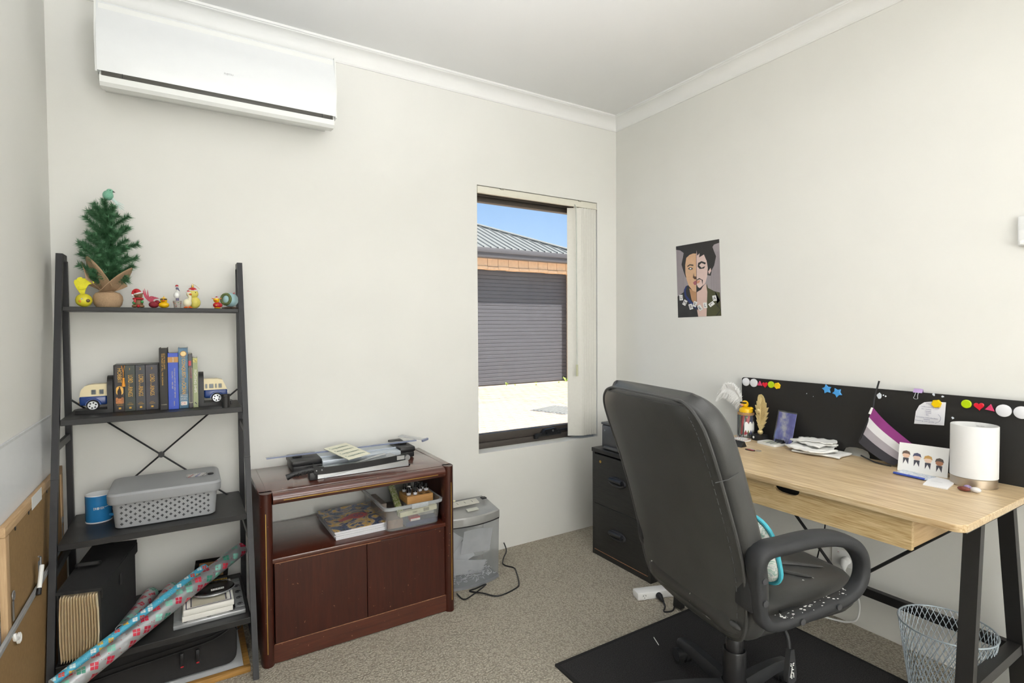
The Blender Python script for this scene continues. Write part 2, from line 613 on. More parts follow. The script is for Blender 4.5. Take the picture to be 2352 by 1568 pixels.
# herringbone-laid pavers over the part of the yard the window shows
PW, PL = .115, .23
pav = B()
cnt = 0
first = None
ca, sa = math.cos(R(20)), math.sin(R(20))
cells = []
for i in range(-10, 66):
    for j in range(-40, 40):
        # running bond on a turned grid
        u0 = (j + (.5 if i % 2 else 0)) * PL
        v0 = i * PW
        cx = 2.9 + u0 * ca - v0 * sa
        cy = 3.0 + u0 * sa + v0 * ca
        d = math.hypot(cx - CX, cy - CY)
        # inside the wedge seen through the window
        t0 = (cy - CY) / (-CY)
        xl_, xr_ = CX + (WX0 - CX) * t0 - .5, CX + (-.33 - CX) * t0 + .6
        if 2.9 < cy < 8.42 and xl_ < cx < xr_:
            cells.append((d, cx, cy))
cells.sort()
mp_ = None
for k, (d, cx, cy) in enumerate(cells):
    if k < 300:
        if mp_ is None:
            mp_ = B().box(-PL / 2 + .004, PL / 2 - .004, -PW / 2 + .004, PW / 2 - .004, -.04, 0, .004, 1)
            o = part('paver', mp_, M_paver, gr)
            o.location = (cx, cy, GZ)
            o.rotation_euler = (0, 0, R(20))
            first = o
        else:
            o = first.copy()
            COL.objects.link(o)
            o.parent = gr
            o.location = (cx, cy, GZ + random.uniform(-.002, .002))
            o.rotation_euler = (0, 0, R(20))
    else:
        tf = MX.Translation((cx, cy, GZ + random.uniform(-.002, .002))) @ MX.Rotation(R(20), 4, 'Z')
        pav.box(-PL / 2 + .004, PL / 2 - .004, -PW / 2 + .004, PW / 2 - .004, -.03, 0, 0, tf=tf)
o = part('far_pavers', pav, M_paver, gr)
o['kind'] = 'stuff'

M_iron = pm('grate_grey', '#7d7f7d', 0.7, var=0.15, vscale=40)
dg = thing('drain_grate', 'square grey drain cover set into the paving outside', 'drain', (2.95, 4.62, GZ), R(20), local=True)
part('frame', B().box(-.36, .36, -.36, .36, -.01, .008, .004), M_iron, dg)
for i in range(9):
    part('bar', B().box(-.32, .32, -.33 + i * .076, -.33 + i * .076 + .045, .008, .016, .002, 1), M_iron, dg)

# neighbouring house: roof, gutter, brick band, garage door, brick pier
M_brick = pm('brick_cream', '#ecc9a0', 0.85, var=0.08, vscale=14)
M_mort = pm('mortar', '#d8c4a8', 0.9, var=0.05)
M_roof = pm('roof_steel', '#757876', 0.5, var=0.04, vscale=2, spec=0.4)
M_gut = pm('gutter_charcoal', '#4b4a4d', 0.5, var=0.06)
M_door = pm('garage_door_grey', '#46464b', 0.55, var=0.06, vscale=9)
DY, DXR = 8.67, 6.22
hs = thing('neighbour_house', 'brick house with grey metal roof seen through the window', 'building', (5, 9, GZ))
part('wall', B().box(DXR, 9, DY - .16, DY + 4, GZ, 2.95).box(-2, DXR + .02, DY - .30, DY + .2, 2.74, 2.96).box(-2, 9, DY + .2, DY + 4, GZ, 3.0), M_mort, hs)
bw = .29
for i in range(20):
    x0 = DXR + .3 - (i + 1) * bw
    part('lintel_brick', B().box(x0 + .005, x0 + bw - .005, DY - .335, DY - .25, 2.775, 2.97, .004, 1), M_brick, hs)
    tilt = random.uniform(-.008, .008)
    part('sill_brick', B().box(x0 + .003, x0 + bw - .003, DY - .36, DY - .2, 2.70 + tilt, 2.765 + tilt, .004, 1), M_brick, hs)
for k in range(31):
    z0 = GZ + k * .09
    part('pier_brick', B().box(DXR, DXR + .22 + (.1 if k % 2 else 0), DY - .345, DY - .02, z0 + .005, z0 + .085, .004, 1), M_brick, hs)
gd = part('garage_door', B().box(1.0, DXR, DY + .03, DY + .06, GZ, 2.72), M_door, hs)
nsl = 30
for k in range(nsl):
    z0 = GZ + .01 + k * 2.78 / nsl
    part('slat', B().box(1.0, DXR, DY, DY + .035, z0 + .006, z0 + 2.78 / nsl - .003, .006, 1), M_door, gd)
part('soffit', B().box(-2, 9, DY - .55, DY - .2, 2.955, 2.985), M_gut, hs)
part('gutter', B().box(-2, 6.42, DY - .60, DY - .55, 2.945, 3.165, .01).box(-2, 6.44, DY - .64, DY - .60, 3.05, 3.165, .012), M_gut, hs)
tn = .44
GYY, GZZ, GXR = DY - .60, 3.172, 6.40
rf = B()
m = 0
rib = .19
x = GXR
while x > 0:
    s = GXR - x          # hip height limit along slope for this strip
    def P(xx, extra=0.0):
        q = max(GXR - xx, 0.0)
        q = min(q, 4.2)
        return q
    for (xa, xb, dz) in ((x, x - .15, 0), (x - .15, x - .16, 1), (x - .16, x - .18, 2), (x - .18, x - rib, 3)):
        za = {0: (0, 0), 1: (0, .028), 2: (.028, .028), 3: (.028, 0)}[dz]
        qa, qb = P(xa), P(xb)
        rf.flat([(xa, GYY, GZZ + za[0]), (xa, GYY + qa, GZZ + qa * tn + za[0]), (xb, GYY + qb, GZZ + qb * tn + za[1]), (xb, GYY, GZZ + za[1])])
    x -= rib
part('roof', rf, M_roof, hs, sharp=15)
part('hip_capping', B().tube([(GXR + .02, GYY, GZZ + .03), (GXR - 4.2, GYY + 4.2, GZZ + 4.2 * tn + .03)], .075, 8, flat=(.5, 1)), M_roof, hs)
part('roof_side', B().flat([(GXR, GYY, GZZ), (GXR - 4.2, GYY + 4.2, GZZ + 4.2 * tn), (GXR, GYY + 8.4, GZZ)]), M_roof, hs)
# weeds along the paving edge
M_weed = pm('weed_green', '#86a53a', 0.7, var=0.2)
for k, (wx_, wy_, hh) in enumerate(((4.15, 8.38, .09), (4.35, 8.30, .05), (5.05, 8.42, .05), (5.95, 8.36, .15), (5.90, 8.05, .06), (5.6, 8.2, .05), (4.8, 8.05, .04))):
    bb = B()
    for q in range(9):
        a = random.uniform(0, 2 * PI)
        tip = V((wx_ + math.cos(a) * hh * .8, wy_ + math.sin(a) * hh * .8, GZ + hh * random.uniform(.4, 1)))
        mid = V((wx_ + math.cos(a) * hh * .4, wy_ + math.sin(a) * hh * .4, GZ + hh * .6))
        sd = V((-math.sin(a), math.cos(a), 0)) * hh * .18
        bb.flat([(wx_, wy_, GZ), mid + sd, tip, mid - sd])
    solo('weed', bb, M_weed, ['small weed left of the others at the garage door foot', 'tiny weed beside the leftmost weed', 'small weed at the middle of the garage door foot',
         'largest weed, at the foot of the brick pier', 'small weed in front of the largest weed', 'small weed near the right end of the garage door', 'smallest weed out on the paving'][k], 'weed', (wx_, wy_, GZ), 'weeds in the paving outside')

# ================================================================== AIR CONDITIONER
M_ac = pm('ac_white', '#e4e6e6', 0.22, var=0.006, coat=0.3)
M_acd = pm('ac_slot', '#4d4b46', 0.5, var=0.05)
M_acs = pm('ac_side', '#e7e8e4', 0.35, var=0.01)
AX0, AX1 = -2.742, -1.883
ac = thing('air_conditioner', 'white wall-mounted split air conditioner above the shelf', 'air conditioner', (-2.31, -.0, 2.22))
part('body', B().prism([(0, 2.27), (-.10, 2.266), (-.13, 2.230), (-.188, 2.224), (-.199, 2.236), (-.200, 2.260), (-.18, 2.285), (-.185, 2.53), (-.16, 2.545), (0, 2.545)],
     lambda y, z, x: (x, y, z), AX0 + .006, AX1 - .006), M_acs, ac, sharp=28)
pp = []
for i in range(13):
    k = i / 12
    z = 2.276 + .262 * k
    y = -.200 - .012 * math.sin(PI * min(1, k * 1.25)) + (.020 * max(0, k - .55) / .45)
    pp.append((y, z))
fp = pp + [(pp[-1][0] + .02, 2.544), (-.17, 2.544), (-.17, 2.276)]
part('front_panel', B().prism(fp, lambda y, z, x: (x, y, z), AX0, AX1), M_ac, ac, sharp=40)
part('louvre', B().box(AX0 + .012, AX1 - .012, -.203, -.175, 2.2585, 2.2755, .002), M_acd, ac)
for q in (AX0 + .075, AX1 - .06, AX1 - .022):
    part('louvre_joint', B().box(q, q + .0025, -.2035, -.18, 2.2588, 2.2752), M_blk, ac)
part('end_cap', B().prism([(-.196, 2.272), (-.206, 2.40), (-.186, 2.546), (-.05, 2.546), (-.05, 2.272)], lambda y, z, x: (x, y, z), AX0 - .006, AX0), M_acs, ac)
part('end_cap', B().prism([(-.196, 2.272), (-.206, 2.40), (-.186, 2.546), (-.05, 2.546), (-.05, 2.272)], lambda y, z, x: (x, y, z), AX1, AX1 + .006), M_acs, ac)
M_grey = pm('print_grey', '#a7a7a6', .5, var=.02)
text('FUJITSU', ac, M_grey, (-2.311, -.2135, 2.355), (1, 0, 0), (0, 0, 1), w=.033, h=.0085, lift=.0006)
# ================================================================== LADDER SHELF
M_steel = pm('black_steel', '#2b2b2d', 0.42, var=0.05, spec=0.4)
M_shelf = wood('black_shelf_board', '#242424', '#2d2c2c', 0, 5, rough=0.42, spec=0.35)
SX0, SX1 = -2.864, -2.289
fyz = lambda z: -.50 + .2375 * z           # front leg line
RY = -.045                                 # rear leg line
sh = thing('ladder_shelf', 'black ladder shelf with four boards against the wall', 'shelf', (-2.577, -.25, 0))
LW = .020
for x in (SX0, SX1):
    s = 1 if x == SX0 else -1
    xa, xb = (x - LW, x) if s == 1 else (x, x + LW)
    q0, q1 = fyz(0), fyz(1.6)
    part('leg', B().loft([[(xa, q0 - LW, 0), (xb, q0 - LW, 0), (xb, q0, 0), (xa, q0, 0)], [(xa, q1 - LW, 1.598), (xb, q1 - LW, 1.598), (xb, q1, 1.598), (xa, q1, 1.598)]]), M_steel, sh, 20)
    part('leg', B().box(xa, xb, RY - LW / 2, RY + LW / 2, 0, 1.578), M_steel, sh, 20)
    part('top_rail', B().box(xa, xb, q1, RY - LW / 2, 1.575, 1.598), M_steel, sh, 20)
    for z in (.965, .18, .55):
        part('side_rail', B().box(xa + .004, xb - .004, fyz(z) - .002, RY - LW / 2, z - .075, z - .05), M_steel, sh, 20)
    zj = .80
    part('joint', B().box(xa - .0006, xb + .0006, fyz(zj) - LW - .0006, fyz(zj) + .0006, zj, zj + .003), M_blk, sh)
SH = [(1.400, .016), (.998, .022), (.587, .022), (.215, .022)]
for z, th in SH:
    part('shelf_board', B().box(SX0 + .001, SX1 - .001, fyz(z) - .014, RY + .02, z - th, z, .0015, 1), M_shelf, sh)
for a, c in (((SX0 + .002, RY - .018, 1.045), (SX1 - .002, RY - .012, .545)), ((SX1 - .002, RY - .02, 1.05), (SX0 + .002, RY - .014, .545))):
    part('cross_brace', B().tube([a, c], .0035, 8), M_blk, sh)
part('brace_hub', B().cyl(((SX0 + SX1) / 2, RY - .026, .796), ((SX0 + SX1) / 2, RY - .006, .796), .011), M_blk, sh)

# ================================================================== TOP SHELF
ZT = 1.4005
# --- little christmas tree
M_needle = pm('needle_green', '#4f7f58', 0.6, var=0.3, vscale=120)
M_bur = pm('burlap', '#b59878', 0.9, var=0.14, vscale=500, bump=0.5, bscale=700)
M_bark = pm('bark', '#4a3a28', 0.9)
tx, ty = -2.735, -.115
tr = thing('christmas_tree', 'small artificial green christmas tree in a burlap-wrapped pot', 'christmas tree', (tx, ty, ZT))
part('pot', B().lathe([(.003, 0), (.036, 0), (.044, .012), (.048, .03), (.046, .045), (.038, .056), (.02, .062), (.012, .066)], 24, (tx, ty, ZT)), M_bur, tr)
def burflap(a0, a1, hs_, out, tip):
    def fn(u, v_):
        a = R(a0 + (a1 - a0) * u)
        hh = v_ * hs_ * (1 - abs(2 * u - 1 - tip) ** 1.6 * .75)
        r = .014 + out * (v_ ** .9) + .004 * math.sin(9 * u + 3 * v_)
        return (tx + r * math.cos(a), ty + r * math.sin(a), ZT + .062 + hh)
    b = B().grid(fn, 10, 7)
    return b
for a0, a1, hh, oo, tp in ((150, 290, .13, .052, -.1), (255, 400, .095, .066, .25), (30, 165, .10, .055, 0), (120, 215, .115, .062, .1)):
    o = part('burlap_flap', burflap(a0, a1, hh, oo, tp), M_bur, tr)
    sm = o.modifiers.new('s', 'SOLIDIFY')
    sm.thickness = .0012
part('trunk', B().tube([(tx, ty, ZT + .05), (tx + .004, ty, ZT + .2), (tx, ty, ZT + .405)], [.006, .005, .003], 7), M_bark, tr)
rnd = random.Random(3)
def branch(p0, p1, dens, nl):
    b = B()
    p0, p1 = V(p0), V(p1)
    d = p1 - p0
    L = d.length
    n_ = int(L * dens)
    dn = d.normalized()
    o1 = dn.orthogonal().normalized()
    o2 = dn.cross(o1)
    b.tube([p0, p1], [.0016, .0011], 4)
    for i in range(n_):
        t_ = (i + rnd.random()) / n_
        c = p0 + d * t_
        a = rnd.uniform(0, 2 * PI)
        rad = o1 * math.cos(a) + o2 * math.sin(a)
        tip = c + (rad * .78 + dn * .62) * nl * rnd.uniform(.75, 1.15)
        sd = rad.cross(dn) * .0011
        b.add([c + sd, c - sd, tip], [(0, 1, 2)])
        b.add([c + rad.cross(sd.normalized()) * .0011, c - rad.cross(sd.normalized()) * .0011, tip], [(0, 1, 2)])
    return b
# (height, azimuth, length, rise): hand-set so the outline leans and gaps as the real little tree does
BR = [(.105, 205, .055, .03), (.105, 330, .06, .035), (.11, 270, .05, .04), (.13, 185, .085, .05), (.13, 350, .085, .055), (.14, 240, .075, .06), (.14, 300, .08, .06),
      (.17, 170, .085, .055), (.17, 10, .095, .05), (.18, 215, .082, .06), (.19, 320, .085, .06), (.20, 265, .06, .06), (.20, 90, .05, .05),
      (.225, 190, .085, .035), (.235, 355, .10, .035), (.24, 235, .07, .05), (.25, 300, .075, .055), (.26, 180, .06, .045), (.27, 335, .08, .06), (.28, 20, .06, .06),
      (.30, 200, .065, .06), (.30, 280, .05, .06), (.32, 345, .075, .055), (.33, 160, .06, .06), (.34, 230, .045, .06), (.355, 310, .04, .05), (.37, 190, .035, .045), (.37, 350, .025, .045), (.385, 260, .02, .04)]
rb = random.Random(12)
for k in range(30):
    z = rb.uniform(.11, .36)
    BR.append((z, rb.uniform(175, 365), (.085 - .14 * max(0, z - .2)) * rb.uniform(.55, 1.0), rb.uniform(-.005, .06)))
for z, az, ln, rs in BR:
    a = R(az)
    yy = max(-.05, min(.05, math.sin(a) * ln))
    p0 = (tx + .003, ty, ZT + z - .02)
    p1 = (tx + math.cos(a) * ln, ty + yy, ZT + z - .02 + rs)
    part('branch', branch(p0, p1, 4200, .024), M_needle, tr, recalc=False)
part('tree_top', branch((tx, ty, ZT + .36), (tx - .004, ty, ZT + .415), 5000, .018), M_needle, tr, recalc=False)
part('tree_core', branch((tx, ty, ZT + .10), (tx, ty, ZT + .37), 5200, .036), M_needle, tr, recalc=False)
# --- glittery bird on the tree top
M_mint = pm('mint_glitter', '#86c3a6', 0.45, var=0.25, vscale=600, bump=0.6, bscale=900)
M_mintf = pm('pale_mint_feather', '#cfe3dc', 0.8, var=0.08)
bx, bz = tx + .010, ZT + .412
bd = thing('bird_ornament', 'mint green glitter bird perched on the top of the christmas tree', 'ornament', (bx, ty, bz))
part('body', B().ball((bx - .002, ty, bz + .021), (.0175, .016, .019)).ball((bx + .004, ty, bz + .037), (.0115, .011, .010)), M_mint, bd)
part('beak', B().cyl((bx + .012, ty - .003, bz + .037), (bx + .021, ty - .005, bz + .034), .0035, .0006, 8), M_blk, bd)
part('eye', B().ball((bx + .006, ty - .0105, bz + .039), .0016, 8, 6), M_blk, bd)
for k in range(9):
    ex, ez = .03 + .012 * (k % 3), -.012 - .010 * (k // 3)
    part('tail_feather', B().tube(smooth_path([(bx + .008, ty, bz + .008), (bx + .018, ty - .004, bz - .004 + .004 * (k % 4)), (bx + ex * .9, ty - .004 + .004 * (k % 3), bz + ez)], 4), [.0022] + [.0016] * 7 + [.0004], 5, flat=(1, .3)), M_mintf, bd)

# --- round yellow ornament with a feather tuft
M_yel = pm('yellow_paint', '#e0d43a', 0.35, var=0.06, vscale=20)
M_yelf = pm('yellow_feather', '#e6de33', 0.7, var=0.1)
M_org = pm('cheek_orange', '#e08a2c', 0.5)
M_brn = pm('brown_paint', '#6b553f', 0.35)
M_wht = pm('white_paint', '#ebebe8', 0.4, var=0.01)
M_red = pm('red_paint', '#b8212a', 0.35, var=0.1)
ox, oy = -2.806, -.135
oz = ZT + .0255
o_ = thing('yellow_ball_ornament', 'round yellow bird-face ornament with a yellow feather tuft, left end of the top shelf', 'ornament', (ox, oy, ZT), group='ornaments on the top shelf')
part('ball', B().ball((ox, oy, oz), (.026, .025, .0255), 24, 16), M_yel, o_)
part('cheek', B().ball((ox - .008, oy - .0215, oz - .004), (.0055, .003, .0055), 12, 8), M_org, o_)
part('eye', B().ball((ox - .003, oy - .0242, oz + .004), (.0032, .002, .003), 10, 6), M_wht, o_)
part('pupil', B().ball((ox - .002, oy - .0262, oz + .004), (.0013, .001, .0014), 8, 6), M_blk, o_)
part('beak', B().ball((ox + .015, oy - .021, oz - .002), (.0065, .006, .0065), 12, 8), M_brn, o_)
for k, (dx, dz, w_) in enumerate(((-.016, .075, .010), (-.004, .082, .012), (.008, .078, .011), (.022, .070, .008), (-.010, .055, .009), (.004, .05, .01))):
    pth = smooth_path([(ox - .002, oy, oz + .02), (ox - .006 + dx * .3, oy - .003, oz + .045), (ox - .006 + dx * .8, oy - .004, oz + dz * .92), (ox + .004 + dx * 1.3, oy - .003, oz + dz * .98)], 5)
    kk = len(pth)
    part('feather', B().tube(pth, [w_ * (.25 + .75 * math.sin(PI * min(1, (i + .6) / kk))) for i in range(kk)], 8, flat=(1, .12)), M_yelf, o_)

# --- bear with a santa hat
M_bear = pm('bear_brown', '#7c5b3c', 0.5, var=0.1)
M_grn = pm('green_mitten', '#3c9a55', 0.35)
x0, y0 = -2.6385, -.128
t = thing('bear_ornament', 'brown bear ornament in a red santa hat and scarf', 'ornament', (x0, y0, ZT), group='ornaments on the top shelf')
part('body', B().ball((x0, y0, ZT + .020), (.0165, .014, .019)), M_bear, t)
part('head', B().ball((x0 + .001, y0 - .002, ZT + .048), (.0145, .013, .0125)).ball((x0 + .001, y0 - .0135, ZT + .045), (.006, .004, .0045), 10, 8), M_bear, t)
for s in (-1, 1):
    part('ear', B().ball((x0 + .001 + s * .0125, y0, ZT + .057), (.0045, .003, .0045), 10, 8), M_bear, t)
    part('foot', B().ball((x0 + s * .012, y0 - .010, ZT + .006), (.009, .008, .0058), 12, 8), M_bear, t)
    part('mitten', B().ball((x0 + s * .0135, y0 - .012, ZT + .021 + .002 * s), (.0052, .005, .0052), 10, 8), M_grn, t)
part('nose', B().ball((x0 + .001, y0 - .0175, ZT + .0465), .0018, 8, 6), M_blk, t)
part('scarf', B().tube([(x0 + .0145 * math.cos(a), y0 + .013 * math.sin(a), ZT + .0355) for a in [2 * PI * i / 16 for i in range(16)]], .0042, 8, closed=True).box(x0 - .013, x0 - .006, y0 - .0175, y0 - .013, ZT + .020, ZT + .035, .0015), M_red, t)
ht = part('santa_hat', B().tube(smooth_path([(x0 + .002, y0, ZT + .056), (x0 - .004, y0, ZT + .066), (x0 - .013, y0, ZT + .064), (x0 - .018, y0, ZT + .053)], 4), [.0125, .012, .011, .0105, .010, .009, .008, .007, .0062, .0055, .005, .0045, .004], 12), M_red, t)
part('brim', B().tube([(x0 + .001 + .013 * math.cos(a), y0 + .0125 * math.sin(a), ZT + .0565 + .004 * math.cos(a)) for a in [2 * PI * i / 16 for i in range(16)]], .003, 8, closed=True).ball((x0 - .0185, y0 - .001, ZT + .049), .0045, 10, 8), M_wht, ht)
part('candy_ball', B().ball((x0 + .001, y0 - .016, ZT + .006), .0058, 12, 8), M_red, t)

# --- red feather bird
M_maroon = pm('red_glitter', '#8f2230', 0.35, var=0.35, vscale=500, bump=0.5, bscale=900)
M_rfe = pm('red_feather', '#b54a5c', 0.75, var=0.2)
x0 = -2.589
t = thing('red_bird_ornament', 'dark red glitter bird ornament with upright red feathers', 'ornament', (x0, y0, ZT), group='ornaments on the top shelf')
part('body', B().ball((x0 + .002, y0, ZT + .0135), (.018, .014, .0134), tf=None), M_maroon, t)
part('head', B().ball((x0 + .013, y0 - .003, ZT + .024), (.0085, .008, .0078)), M_maroon, t)
part('beak', B().cyl((x0 + .019, y0 - .006, ZT + .0245), (x0 + .026, y0 - .008, ZT + .022), .003, .0006, 8), M_blk, t)
for k in range(8):
    a = R(60 + k * 14)
    ln = .05 - .004 * abs(k - 5)
    part('feather', B().tube(smooth_path([(x0 - .005, y0, ZT + .022), (x0 - .006 + .5 * ln * math.cos(a), y0 - .002, ZT + .02 + .55 * ln), (x0 - .002 + ln * math.cos(a) * .8 + (.012 if k < 4 else 0), y0 - .003, ZT + .022 + ln * (.55 if k < 4 else 1.1))], 4), [.003, .0032, .0034, .003, .0026, .002, .0016, .001, .0004], 6, flat=(1, .3)), M_rfe, t)

# --- ducks: a shared rubber-duck shape
M_duck = pm('duck_yellow', '#f0be12', 0.3, var=0.03)
M_beak = pm('duck_beak', '#e06a1c', 0.35)
def duck(t, x0, y0, z0, s, body, beak, belly=None):
    part('body', B().ball((x0, y0, z0 + .0125 * s), (.0185 * s, .016 * s, .0125 * s)), body, t)
    part('head', B().ball((x0, y0 - .002 * s, z0 + .0305 * s), (.0125 * s, .0115 * s, .0115 * s)), body, t)
    part('beak', B().ball((x0, y0 - .0135 * s, z0 + .0285 * s), (.0062 * s, .0055 * s, .003 * s), 12, 8), beak, t)
x0 = -2.554
t = thing('rubber_duck', 'small yellow rubber duck wearing black sunglasses on the top shelf', 'duck', (x0, y0, ZT), group='ornaments on the top shelf')
duck(t, x0, y0, ZT, 1.02, M_duck, M_beak)
gl_ = part('sunglasses', B().box(x0 - .0115, x0 - .001, y0 - .0155, y0 - .012, ZT + .0325, ZT + .0375, .0012).box(x0 + .001, x0 + .0115, y0 - .0155, y0 - .012, ZT + .0325, ZT + .0375, .0012).box(x0 - .002, x0 + .002, y0 - .015, y0 - .013, ZT + .0355, ZT + .037), M_blk, t)
part('crest', B().cyl((x0, y0, ZT + .041), (x0 + .001, y0, ZT + .049), .0025, .0006, 8), M_duck, t)

# --- white wading bird standing in a bucket
M_buck = pm('bucket_pewter', '#a9a39b', 0.6, var=0.18, vscale=200)
M_vio = pm('grey_violet', '#6f6a86', 0.45)
x0 = -2.508
t = thing('bucket_bird_ornament', 'white bird in a santa hat standing in a grey bucket', 'ornament', (x0, y0, ZT), group='ornaments on the top shelf')
part('bucket', B().lathe([(.003, 0), (.0115, 0), (.0145, .026), (.0155, .027), (.0155, .030), (.013, .030), (.012, .024), (.003, .022)], 20, (x0, y0, ZT)), M_buck, t)
for k, (a, z, mm) in enumerate(((200, .023, M_red), (240, .019, M_beak), (285, .022, M_grn), (330, .02, M_red), (255, .008, M_red))):
    part('bauble', B().ball((x0 + .0142 * math.cos(R(a)), y0 + .0142 * math.sin(R(a)), ZT + z), .0016, 8, 6), mm, t)
part('legs', B().cyl((x0 + .001, y0, ZT + .028), (x0 + .001, y0, ZT + .041), .0062, .0058, 12), M_vio, t)
part('body', B().ball((x0 - .001, y0, ZT + .053), (.0115, .010, .0125)).tube(smooth_path([(x0 + .001, y0, ZT + .06), (x0 + .003, y0 - .001, ZT + .07), (x0 + .001, y0 - .001, ZT + .078)], 4), [.0065, .006, .0055, .005, .0045, .004, .004, .004, .004], 10), M_wht, t)
part('head', B().ball((x0 + .001, y0 - .002, ZT + .080), (.0055, .0055, .005), 12, 8).cyl((x0 + .003, y0 - .004, ZT + .079), (x0 + .009, y0 - .008, ZT + .070), .0028, .0012, 8), M_vio, t)
h_ = part('santa_hat', B().ball((x0, y0 - .001, ZT + .090), (.0058, .0055, .006), 12, 8), M_red, t)
part('brim', B().tube([(x0 + .0056 * math.cos(a), y0 - .001 + .0055 * math.sin(a), ZT + .0865) for a in [2 * PI * i / 12 for i in range(12)]], .0018, 6, closed=True), M_wht, h_)

# --- large pale yellow duck bauble
M_pale = pm('pale_yellow', '#dccf63', 0.35, var=0.1, vscale=40)
M_gold = pm('gold_cap', '#c9a650', 0.3, 1.0)
x1, y1 = -2.453, -.098
t = thing('yellow_duck_bauble', 'large pale yellow glass duck bauble in a santa hat', 'ornament', (x1, y1, ZT), group='ornaments on the top shelf')
part('body', B().ball((x1 + .004, y1, ZT + .026), (.024, .018, .026)), M_pale, t)
part('head', B().ball((x1 - .001, y1, ZT + .062), (.022, .018, .020)), M_pale, t)
part('eye', B().ball((x1 + .010, y1 - .016, ZT + .067), .002, 8, 6).ball((x1 - .016, y1 - .012, ZT + .067), .002, 8, 6), M_blk, t)
h_ = part('santa_hat', B().lathe([(.0175, 0), (.015, .006), (.009, .011), (.003, .013)], 18, (x1, y1, ZT + .076)), M_red, t)
part('brim', B().tube([(x1 + .017 * math.cos(a), y1 + .014 * math.sin(a), ZT + .076) for a in [2 * PI * i / 18 for i in range(18)]], .0032, 8, closed=True), M_wht, h_)
part('hanger_cap', B().cyl((x1, y1, ZT + .087), (x1, y1, ZT + .097), .0045, .0042, 12).tube([(x1 + .003 * math.cos(a), y1, ZT + .099 + .004 * math.sin(a)) for a in [2 * PI * i / 12 for i in range(12)]], .0007, 6, closed=True), M_gold, t)
part('string', B().tube(smooth_path([(x1 + .002, y1, ZT + .102), (x1 + .014, y1 - .006, ZT + .094), (x1 + .025, y1 - .01, ZT + .082)], 5), .0006, 5), M_gold, t)

# --- white goose in front of it
M_cream = pm('cream_white', '#e7e2c2', 0.35, var=0.05)
x0, yg = -2.4695, -.139
t = thing('goose_ornament', 'cream white goose ornament with orange feet and a santa hat', 'ornament', (x0, yg, ZT), group='ornaments on the top shelf')
part('body', B().ball((x0 - .003, yg, ZT + .022), (.0155, .0125, .0165)).tube(smooth_path([(x0 + .002, yg, ZT + .03), (x0 + .006, yg, ZT + .043), (x0 + .003, yg - .001, ZT + .056)], 4), [.010, .009, .0082, .0075, .007, .007, .007, .007, .007], 12), M_cream, t)
part('head', B().ball((x0 + .002, yg - .001, ZT + .060), (.0085, .008, .0085)), M_cream, t)
part('beak', B().ball((x0 + .008, yg - .008, ZT + .057), (.0055, .005, .0035), 10, 8), M_beak, t)
part('feet', B().ball((x0 - .009, yg - .007, ZT + .003), (.0085, .008, .003), 10, 6).ball((x0 + .007, yg - .007, ZT + .003), (.0085, .008, .003), 10, 6).cyl((x0 - .008, yg, ZT + .002), (x0 - .006, yg, ZT + .01), .003).cyl((x0 + .006, yg, ZT + .002), (x0 + .004, yg, ZT + .01), .003), pm('goose_orange', '#f06a1e', .4), t)
h_ = part('santa_hat', B().lathe([(.008, 0), (.005, .005), (.001, .009)], 14, (x0 + .001, yg, ZT + .065)), M_red, t)
part('brim', B().tube([(x0 + .001 + .0085 * math.cos(a), yg + .008 * math.sin(a), ZT + .0655) for a in [2 * PI * i / 14 for i in range(14)]], .0018, 6, closed=True), M_wht, h_)

# --- duck in a red coat
x0 = -2.365
t = thing('red_coat_duck', 'yellow duck in a red coat and santa hat near the shelf end', 'duck', (x0, y0, ZT), group='ornaments on the top shelf')
part('feet', B().ball((x0, y0 - .002, ZT + .003), (.013, .011, .003), 12, 6), M_duck, t)
part('coat', B().ball((x0, y0, ZT + .0155), (.0165, .0135, .0125)), M_red, t)
part('head', B().ball((x0 - .003, y0 - .002, ZT + .036), (.0115, .0105, .011)), M_duck, t)
part('beak', B().ball((x0 - .006, y0 - .0125, ZT + .034), (.006, .005, .0035), 12, 8), M_beak, t)
part('sleeve', B().ball((x0 + .013, y0 - .006, ZT + .015), (.006, .006, .008), 10, 8), M_red, t)
part('button', B().ball((x0 - .005, y0 - .0125, ZT + .014), (.003, .0015, .003), 10, 6), M_gold, t)
h_ = part('santa_hat', B().lathe([(.009, 0), (.006, .004), (.001, .008)], 14, (x0 - .002, y0, ZT + .044)), M_red, t)
part('brim', B().tube([(x0 - .002 + .0098 * math.cos(a), y0 + .009 * math.sin(a), ZT + .0445) for a in [2 * PI * i / 14 for i in range(14)]], .002, 6, closed=True), M_wht, h_)
for s in (-1, 1):
    part('antler', B().tube([(x0 - .002 + s * .009, y0, ZT + .043), (x0 - .002 + s * .015, y0, ZT + .042), (x0 - .002 + s * .017, y0, ZT + .045)], .0018, 6), M_beak, t)

